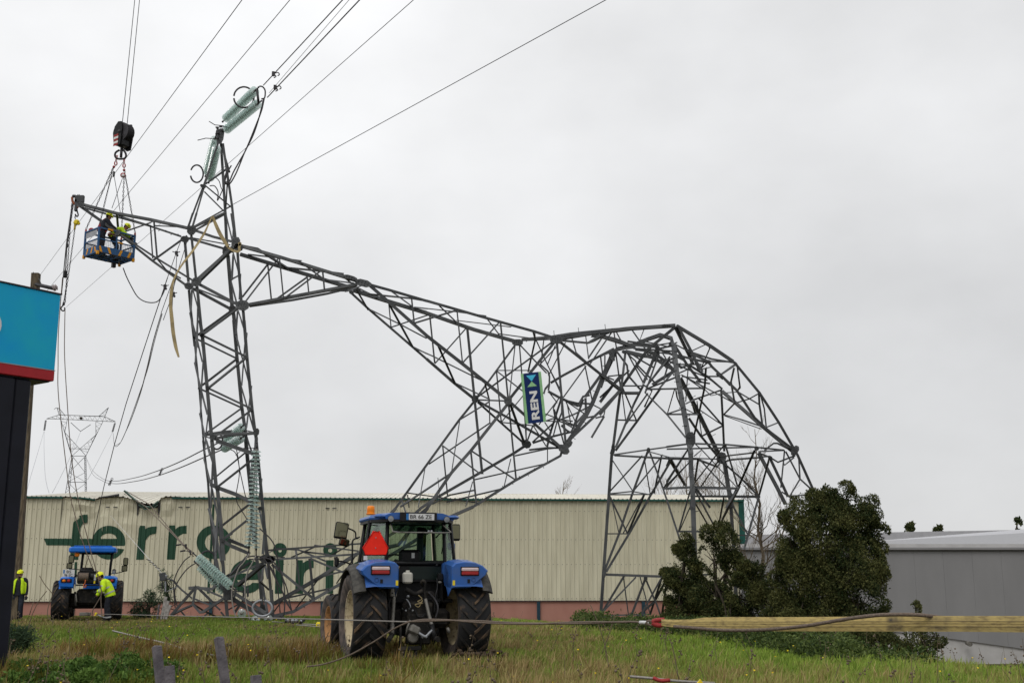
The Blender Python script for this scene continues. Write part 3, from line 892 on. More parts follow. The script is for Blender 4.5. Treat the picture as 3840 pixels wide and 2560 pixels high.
gp_ = [pw('Y', a, b) for a, b in ((190, 90), (300, 190), (420, 290), (480, 335), (560, 350), (620, 350), (660, 300), (718, 255))]
mb = MB()
for w_, y_ in ((.10, -.25), (.06, -.16)):
    mb.tube([(u, y_ - .25 * max(0, 1 - i / 3), z) for i, (u, z) in enumerate(gp_)], w_, 4, squash=.5)
mb.build('hanging_gutter', mat('peeling_green_gutter', (.03, .06, .05), .6, 0, col2=(.12, .19, .16), scale=3, fac=(.4, .6)), ware)
mb = MB()
gp_ = [pw('Y', a, b) for a, b in ((400, 300), (470, 350), (500, 375), (560, 355), (640, 345), (700, 300))]
mb.tube([(u, -.14, z - .03) for u, z in gp_], .045, 5); mb.build('torn_flashing', mat('torn_green_lining', (.16, .24, .21), .6, 0, var=.3, scale=8), ware)
mb = MB(); mb.box((WL - .14, -.05, (EAVE + ZB) / 2 - .1), (.30, .1, EAVE - ZB + .3)); mb.build('corner_trim', M['green_trim'], ware)
for x in (484, 740, 989, 1237, 1478):
    u = pwall(x / .6125, 1400 / .6125)[0]
    mb = MB(); mb.box((u, .0, ZB / 2 - .8), (.17, .12, ZB + 1.5)); mb.build('downpipe', M['downpipe'], ware)
for k, a, b in (('U', 1275, 199), ('U', 1386, 200), ('B', 1517, 1122), ('B', 1579, 1122), ('Cc', 1095, 705), ('Cc', 1140, 705), ('D', 283, 121), ('D', 342, 119)):
    if k == 'D': continue
    u, z = pw(k, a, b)
    mb = MB(); mb.box((u, -.045, z), (.21, .014, .05)); mb.build('vent_slot', M['steel_dark'], ware)
mb = MB()
for zf in (.885, .60, .40 - .045, .02):
    for q in range(int(WL / .245)):
        u = q * .245 + .08
        if zf > .8 and DU0 < u < DU1: continue
        mb.box((u, -.006, ZB + (EAVE - ZB) * zf), (.03, .012, .03))
o = mb.build('fasteners', M['steel_dark'], ware); o['kind'] = 'stuff'

# painted letters: polygons laid on the ribs
def ell(cx, cy, rx, ry, a0=0, a1=360, n=40):
    return [(cx + rx * math.cos(math.radians(a0 + (a1 - a0) * i / n)), cy + ry * math.sin(math.radians(a0 + (a1 - a0) * i / n))) for i in range(n + 1)][:n if a1 - a0 == 360 else n + 1]
def letter(k, polys):
    W = [[pw(k, a, b) for a, b in p] for p in polys]
    lo = min(u for p in W for u, _ in p) + 1e-4; hi = max(u for p in W for u, _ in p) - 1e-4
    n = max(2, int((hi - lo) / .02)); us = [lo + (hi - lo) * i / n for i in range(n + 1)]
    def cuts(u):
        z = []
        for p in W:
            for (a, b), (c, d) in zip(p, p[1:] + p[:1]):
                if (a <= u) != (c <= u): z.append(b + (d - b) * (u - a) / (c - a))
        return sorted(z)
    mb = MB()
    for a, b in zip(us[:-1], us[1:]):
        ca, cb = cuts(a), cuts(b)
        if len(ca) != len(cb) or not ca: ca = cb = cuts((a + b) / 2)
        for q in range(0, len(ca) - 1, 2):
            ya, yb = rib_y(a % SW / (SW / .98)) - .014, rib_y(b % SW / (SW / .98)) - .014
            mb.add([(a, ya, ca[q]), (b, yb, cb[q]), (b, yb, cb[q + 1]), (a, ya, ca[q + 1])], [(0, 1, 2, 3)])
    mb.build('painted_letter', M['green_paint'], ware)
letter('U', [[(978, 307), (972, 425), (940, 428), (905, 440), (885, 470), (875, 500), (868, 560), (862, 662), (1075, 662), (1050, 760), (852, 760), (840, 970), (715, 970), (729, 760),
              (372, 758), (333, 658), (741, 660), (745, 600), (755, 480), (765, 430), (785, 385), (820, 350), (860, 325), (900, 312), (940, 306)]])
letter('U', [ell(1287, 718, 246, 248, 19, -341 + 0, 60)[::1][:0] or
             [(1287 + 246 * math.cos(math.radians(t)), 718 - 248 * math.sin(math.radians(t))) for t in range(-11, 341 - 0, 4)] +
             [(1385, 800), (1340, 845), (1290, 860), (1230, 845), (1185, 800), (1165, 768)],
             [(1287 + 118 * math.cos(math.radians(t)), 662 - 79 * math.sin(math.radians(t))) for t in range(0, 181, 12)]])
letter('Y', [[(393, 640), (492, 642), (488, 695), (540, 668), (600, 655), (676, 652), (668, 768), (610, 772), (560, 795), (520, 835), (497, 880), (490, 960), (476, 1185), (346, 1185)]])
letter('Y', [[(872, 636), (974, 636), (974, 698), (1020, 662), (1070, 645), (1158, 640), (1153, 767), (1090, 772), (1040, 800), (1005, 845), (990, 910), (967, 1183), (838, 1183)]])
letter('Y', [ell(1592, 905, 276, 270), ell(1578, 910, 130, 140)])
letter('S1', [[(796, 1889.5), (805, 1889.5), (793, 2120), (786, 2223.7), (776, 2223.7), (784, 2110)]])
letter('S1', [[(815.5, 1889.5), (825, 1889.5), (813, 2120), (806.6, 2223.7), (796.7, 2223.7), (804, 2110)]])
letter('Cc', [[(568 + 110 * math.cos(math.radians(t)), 1150 - 110 * math.sin(math.radians(t))) for t in range(-11, 341, 6)] + [(605, 1190), (590, 1203), (565, 1212), (535, 1204), (515, 1190), (505, 1173)],
              [(568 + 50 * math.cos(math.radians(t)), 1130 - 32 * math.sin(math.radians(t))) for t in range(0, 181, 15)]])
letter('R', [ell(213, 343, 110, 112), ell(213, 350, 30, 30)])
letter('R', [[(145, 500), (272, 500), (250, 1035), (125, 1035)]])
letter('R', [[(475, 500), (575, 503), (575, 550), (640, 510), (690, 504), (750, 503), (748, 625), (690, 635), (640, 660), (600, 710), (587, 780), (578, 1035), (453, 1035)]])
letter('R', [ell(1010, 345, 112, 112), ell(1010, 350, 32, 32)])
letter('R', [[(945, 503), (1068, 503), (1055, 1035), (928, 1035)]])
letter('R', [ell(1530, 775, 262, 265), ell(1530, 775, 130, 135)])
letter('U', [[(705, 1003), (748, 1003), (736, 1240), (690, 1240)]])
letter('U', [[(784, 1003), (824, 1003), (812, 1240), (770, 1240)]])

# ------------------------------------------------------------------ grey factory on the right
def zat(x, y, Y): return D(x, y, Y).z
FY = 60.0
fx0, fx1 = D(1700, 1300, FY).x, D(2352, 1300, FY).x + 40
fz1 = zat(2200, 1262, FY)
fac = thing('grey_factory', 'large grey clad factory hall with pale ribbed roof and white plinth', 'factory', (fx0, FY, -2), local=True)
lx = lambda X: X - fx0
nsh = int((fx1 - fx0) / 1.5)
def bot(X):   # plinth line falls to the right
    a, b = D(2070, 1450, FY), D(2352, 1489.5, FY)
    return a.z + (X - a.x) * (b.z - a.z) / (b.x - a.x) if X > a.x else a.z + (a.x - X) * .03
for i in range(nsh):
    a, b = fx0 + i * 1.5, fx0 + (i + 1) * 1.5
    if a > D(2352, 1300, FY).x + 12: break
    mb = MB()
    mb.add([(lx(a) + .003, 0, bot(a) + 2), (lx(b) - .003, 0, bot(b) + 2), (lx(b) - .003, 0, fz1 + 2), (lx(a) + .003, 0, fz1 + 2),
            (lx(a) + .003, .06, bot(a) + 2), (lx(b) - .003, .06, bot(b) + 2), (lx(b) - .003, .06, fz1 + 2), (lx(a) + .003, .06, fz1 + 2)],
           [(0, 1, 2, 3), (0, 4, 5, 1), (1, 5, 6, 2), (2, 6, 7, 3), (3, 7, 4, 0)])
    mb.build('wall_panel', M['greywall'], fac)
mb = MB(); mb.box((lx((fx0 + fx1) / 2), .16, (fz1) / 2 + .2), (fx1 - fx0, .14, fz1 + 4.2)); mb.build('plinth_wall', M['whitewall'], fac)
mb = MB(); mb.rbox((lx((fx0 + fx1) / 2), -.08, fz1 + 2.06), (fx1 - fx0, .22, .16), .03); mb.build('eave_trim', M['greywall'], fac)
mb = MB()
mb.box((lx((fx0 + fx1) / 2), -.05, fz1 + 1.965), (fx1 - fx0, .13, .03)); mb.build('painted_shadow_line', M['steel_dark'], fac)  # solid dark bar imitating the shadow line under the eave trim
# ribbed low roof, then the pale higher roof rising to the right
def slope(name, pts, depth, m, ribs=0):
    mb = MB()
    P_ = [D(x, y, Y) for x, y, Y in pts]
    V_ = [(p.x - fx0, p.y - FY, p.z + 2) for p in P_]
    mb.add(V_, [tuple(range(len(V_)))])
    if ribs:
        a, b, c, d = [Vector(v) for v in V_]
        for i in range(1, ribs):
            f = i / ribs
            p, q = a.lerp(d, f), b.lerp(c, f)
            mb.tube([p + Vector((0, 0, .02)), q + Vector((0, 0, .02))], .03, 3, cap=False)
    return mb.build(name, m, fac)
slope('low_roof', [(1700, 1259, 60), (2700, 1256, 60), (2700, 1204, 84), (1990, 1251, 84)], 0, mat('low_roof_sheet', (.30, .30, .31), .6, 0, var=.1), 16)
slope('pale_roof', [(1990, 1251, 84.3), (2170, 1248, 84.3), (2700, 1204, 84.3), (2700, 1187, 104), (1990, 1243, 104)], 0, M['greyroof'])
mb = MB()
pp = [D(x, y, 84) for x, y in ((1960, 1251), (2160, 1248.5), (2352, 1233.5), (2700, 1204))]
mb.tube([(p.x - fx0, p.y - FY - .1, p.z + 2) for p in pp], .12, 6); mb.build('valley_gutter', M['steel_dark'], fac)
back = thing('distant_hall', 'plain grey roof of a further hall seen over the factory', 'factory hall', D(2000, 1300, 112), local=True)
bx = D(2000, 1300, 112)
mb = MB(); q_ = [D(x, y, 112) for x, y in ((1690, 1228), (2352, 1216), (2500, 1213))]
mb.add([(p.x - bx.x, 0, p.z - bx.z) for p in q_] + [(p.x - bx.x, 14, p.z - bx.z - .2) for p in q_] + [(p.x - bx.x, 0, -8) for p in q_],
       [(0, 1, 4, 3), (1, 2, 5, 4), (0, 6, 7, 1), (1, 7, 8, 2)])
mb.build('roof', M['greyroof'], back)
mb = MB(); c = D(2105, 1448, 58)
# small round spotlight on the plinth
sp = D(2062 + 560 * 0, 1410, 59.8)
s_ = pt('J', 2005, 1160, 59.7)
mb.tube([(s_.x - fx0, s_.y - FY - .35, s_.z + 1.98), (s_.x - fx0, s_.y - FY + .1, s_.z + 2.02)], [.13, .10], 10); mb.build('wall_lamp', M['grey'], fac)
mb = MB()
for i in range(2):
    a = D(2100 + i * 14, 1480, 59.6); mb.tube([(a.x - fx0, -.15, a.z + 1.2), (a.x - fx0 - .3, -.15, a.z + 3.2)], .03, 5)
mb.build('drain_pipe', M['white'], fac)

# ------------------------------------------------------------------ far standing pylon
FPY = 380.0
fp = thing('lattice_pylon', 'distant standing lattice pylon with wide crossarm on the horizon', 'pylon', (D(175, 1320, FPY).x, FPY, 0))
def bpts(l): return [pt('B', x, y, FPY) for x, y in l]
def lat(name, lines, r=.09):
    mb = MB()
    for l in lines:
        mb.tube(bpts(l), r, 4, cap=False)
    return mb.build(name, M['steel_light'] if 0 else M['steel'], fp)
def zig(a0, a1, b0, b1, n):
    out = []
    L = lambda p, q, t: (p[0] + (q[0] - p[0]) * t, p[1] + (q[1] - p[1]) * t)
    pts = [L(a0, a1, i / n) if i % 2 == 0 else L(b0, b1, i / n) for i in range(n + 1)]
    return [pts]
lat('crossarm', [[(390, 380), (495, 347), (830, 358), (880, 362), (970, 404)], [(390, 380), (510, 382), (970, 405)], [(495, 347), (880, 362)]] +
    zig((500, 348), (880, 362), (510, 384), (880, 402), 18) + zig((400, 378), (495, 350), (420, 381), (510, 383), 5) + zig((880, 362), (960, 400), (880, 402), (965, 404), 5))
lat('earth_peak', [[(455, 300), (470, 288), (495, 290), (545, 350)], [(480, 290), (497, 350)], [(912, 285), (830, 358)], [(912, 285), (880, 362)]] + zig((480, 295), (497, 350), (495, 292), (545, 350), 5) + zig((912, 285), (830, 358), (912, 285), (880, 362), 6))
lat('window_frame', [[(510, 384), (600, 690)], [(565, 384), (545, 495), (722, 690)], [(805, 402), (805, 515), (605, 690)], [(865, 402), (722, 690)], [(545, 495), (605, 690)], [(805, 515), (722, 690)]]
    + zig((515, 400), (545, 495), (562, 390), (545, 495), 5) + zig((810, 405), (805, 515), (860, 405), (808, 515), 6) + zig((548, 500), (605, 685), (560, 510), (650, 610), 7) + zig((800, 520), (722, 685), (780, 540), (680, 640), 7)
    + [[(590, 630), (750, 632)]], .08)
lat('tower_body', [[(605, 690), (548, 1010), (535, 1100)], [(722, 690), (728, 1010), (735, 1100)], [(600, 692), (724, 692)], [(605, 690), (715, 830), (570, 910), (715, 1060)], [(722, 690), (580, 830), (728, 915), (560, 1040)],
    [(572, 912), (728, 912)], [(612, 700), (600, 830), (580, 1010)], [(710, 700), (716, 1000)]] + zig((600, 700), (548, 1000), (612, 700), (575, 1000), 16) + zig((722, 700), (728, 1000), (712, 700), (712, 1000), 16), .09)
lat('vee_string', [[(595, 412), (676, 485)], [(762, 428), (676, 485)]], .10)
mb = MB(); mb.ball(pt('B', 681, 375, FPY - .5), .6, 8, sc=(1, 1, .8)); mb.build('nest', M['bark'], fp)
for nm, a, b, lab in (('insulator_string', (385, 392), (372, 478), 'double insulator string hanging from left tip of the distant pylon'),
                 ('insulator_string', (966, 415), (945, 490), 'double insulator string hanging from right tip of the distant pylon')):
    t = thing(nm, lab, 'insulator', pt('B', *a, FPY), group='insulators of the distant pylon')
    for dx in (-4, 4):
        mb = MB(); mb.tube(bpts([(a[0] + dx, a[1]), (b[0] + dx, b[1])]), .13, 5); mb.build('string', M['steel_dark'], t)

# ------------------------------------------------------------------ roadside sign and its post, wooden pole
TX = D(124, 875, 18.0)
sa = Vector((.604, .797, 0)); sb = Vector((-.797, .604, 0))
SANG = math.atan2(sa.y, sa.x)
sign = thing('totem_sign', 'blue and red box sign on a dark post at the left edge', 'sign', (TX.x, TX.y, 0), SANG, local=True)
ztop = D(142, 677.4, 18).z; zb = TX.z; zr = D(127, 851, 18).z
mb = MB(); mb.rbox((-2.5, .5, (ztop + zr) / 2), (5.0, 1.0, ztop - zr), .012); mb.build('blue_panel', M['signblue'], sign)
mb = MB(); mb.rbox((-2.5, .5, (zb + zr) / 2 - .003), (5.004, 1.004, zr - zb), .012); mb.build('red_band', M['signred'], sign)
mb = MB(); mb.box((-2.5, .5, ztop + .012), (5.03, 1.03, .022)); mb.build('top_trim', M['steel_dark'], sign)
mb = MB(); mb.box((-2.5, .5, zr), (5.012, 1.012, .012)); mb.build('seam_trim', M['steel_light'], sign)
mb = MB(); mb.box((-2.45, .5, zb - .012), (4.8, .9, .02)); mb.build('underside', M['black'], sign)
# white letter edge just entering the frame: a rounded shape
r_ = ray(4.4, 1222); t_ = (Vector((TX.x, TX.y, 0)) - Vector((0, 0, 0))).dot(sb) / Vector((r_.x, r_.y, 0)).dot(sb)
lp = Vector((r_.x * t_, r_.y * t_, EYE + r_.z * t_)); lu = Vector((lp.x - TX.x, lp.y - TX.y, 0)).dot(sa)
mb = MB(); mb.prism([(lu - .30 + .30 * math.cos(t), lp.z + .27 * math.sin(t)) for t in [i * math.pi / 12 for i in range(24)]], -.012, -.002); mb.build('white_letter', M['white'], sign)
# post
pr_ = D(72, 885, 17.4)
plu = Vector((pr_.x - TX.x, pr_.y - TX.y, 0)).dot(sa)
plu += .19
for (a, w, d0, d1, nm) in ((plu - .13, .26, .30, .70, 'post_profile'), (plu - .41, .27, .28, .72, 'post_profile'), (plu - .70, .28, .30, .70, 'post_profile'), (plu - 1.0, .27, .30, .70, 'post_profile')):
    mb = MB(); mb.rbox((a, (d0 + d1) / 2 - .25, zb / 2 - .02), (w, d1 - d0, zb - .02), .02); mb.build(nm, M['navypost'], sign)

pole = thing('utility_pole', 'weathered wooden utility pole standing behind the blue sign', 'pole', gp(38, 42))
p0 = gp(40, 42); ptop = pt('A', 265, 1226, 42.0)
px_ = (p0.x + ptop.x) / 2
mb = MB(); pb = gp(35, 42)
mb.add([(c_.x + dx * w_, 42 + dy * w_, c_.z) for c_, w_ in ((pb - Vector((0, 0, .2)), .125), (ptop, .135)) for dx, dy in ((-1, -.9), (1, -.9), (1, .9), (-1, .9))],
       [(0, 1, 5, 4), (1, 2, 6, 5), (2, 3, 7, 6), (3, 0, 4, 7), (4, 5, 6, 7)]); mb.build('shaft', M['plankwood'], pole)
a, b = pt('A', 262, 1305, 41.8), pt('A', 392, 1335, 41.2)
mb = MB(); mb.tube([a, b], .07, 4); mb.build('side_arm', M['steel_dark'], pole)
mb = MB(); mb.tube([pt('A', 285, 1262, 41.8), pt('A', 305, 1308, 41.7)], .02, 4); mb.build('brace', M['steel'], pole)
mb = MB(); c = pt('A', 403, 1330, 41.2)
mb.lathe([(.02, -.08), (.12, -.06), (.13, 0), (.06, .03), (.12, .06), (.03, .10)], 12, Matrix.Translation(c) @ Matrix.Rotation(math.radians(70), 4, 'Y')); mb.build('pin_insulator', mat('pinkish_glass', (.5, .42, .42), .2, 0, trans=.5), pole)
mb = MB(); mb.tube([pt('A', 245, 1215, 41.8), pt('A', 245, 1232, 41.8)], .015, 4); mb.build('top_spike', M['steel_dark'], pole)
# ------------------------------------------------------------------ the collapsed pylon
pyl = thing('collapsed_pylon', 'buckled grey lattice pylon bent over with its crossarm resting on the ground', 'pylon', gp(1590, 43))
def ybase(sx):
    return float(np.interp(sx, [0, 1100, 2100, 2300, 3200], [43.0, 43.0, 45.6, 46.5, 46.5]))
def ycode(c, sx, sy):
    if c == 'F': return ybase(sx) - .65
    if c == 'B': return ybase(sx) + .65
    if c == 'M': return ybase(sx)
    if c in 'PK':
        s = min(1, max(0, (1690 - sy) / 420))
        if c == 'P': return 43.0 + 4 * min(1, abs(sx - 2600) / 400) + 2.4 * s
        return 51.0 - 4 * min(1, abs(sx - 2680) / 400) - 2.6 * s
    if c == 'G': return 42.6
    if c == 'H': return 43.8
    return ybase(sx)
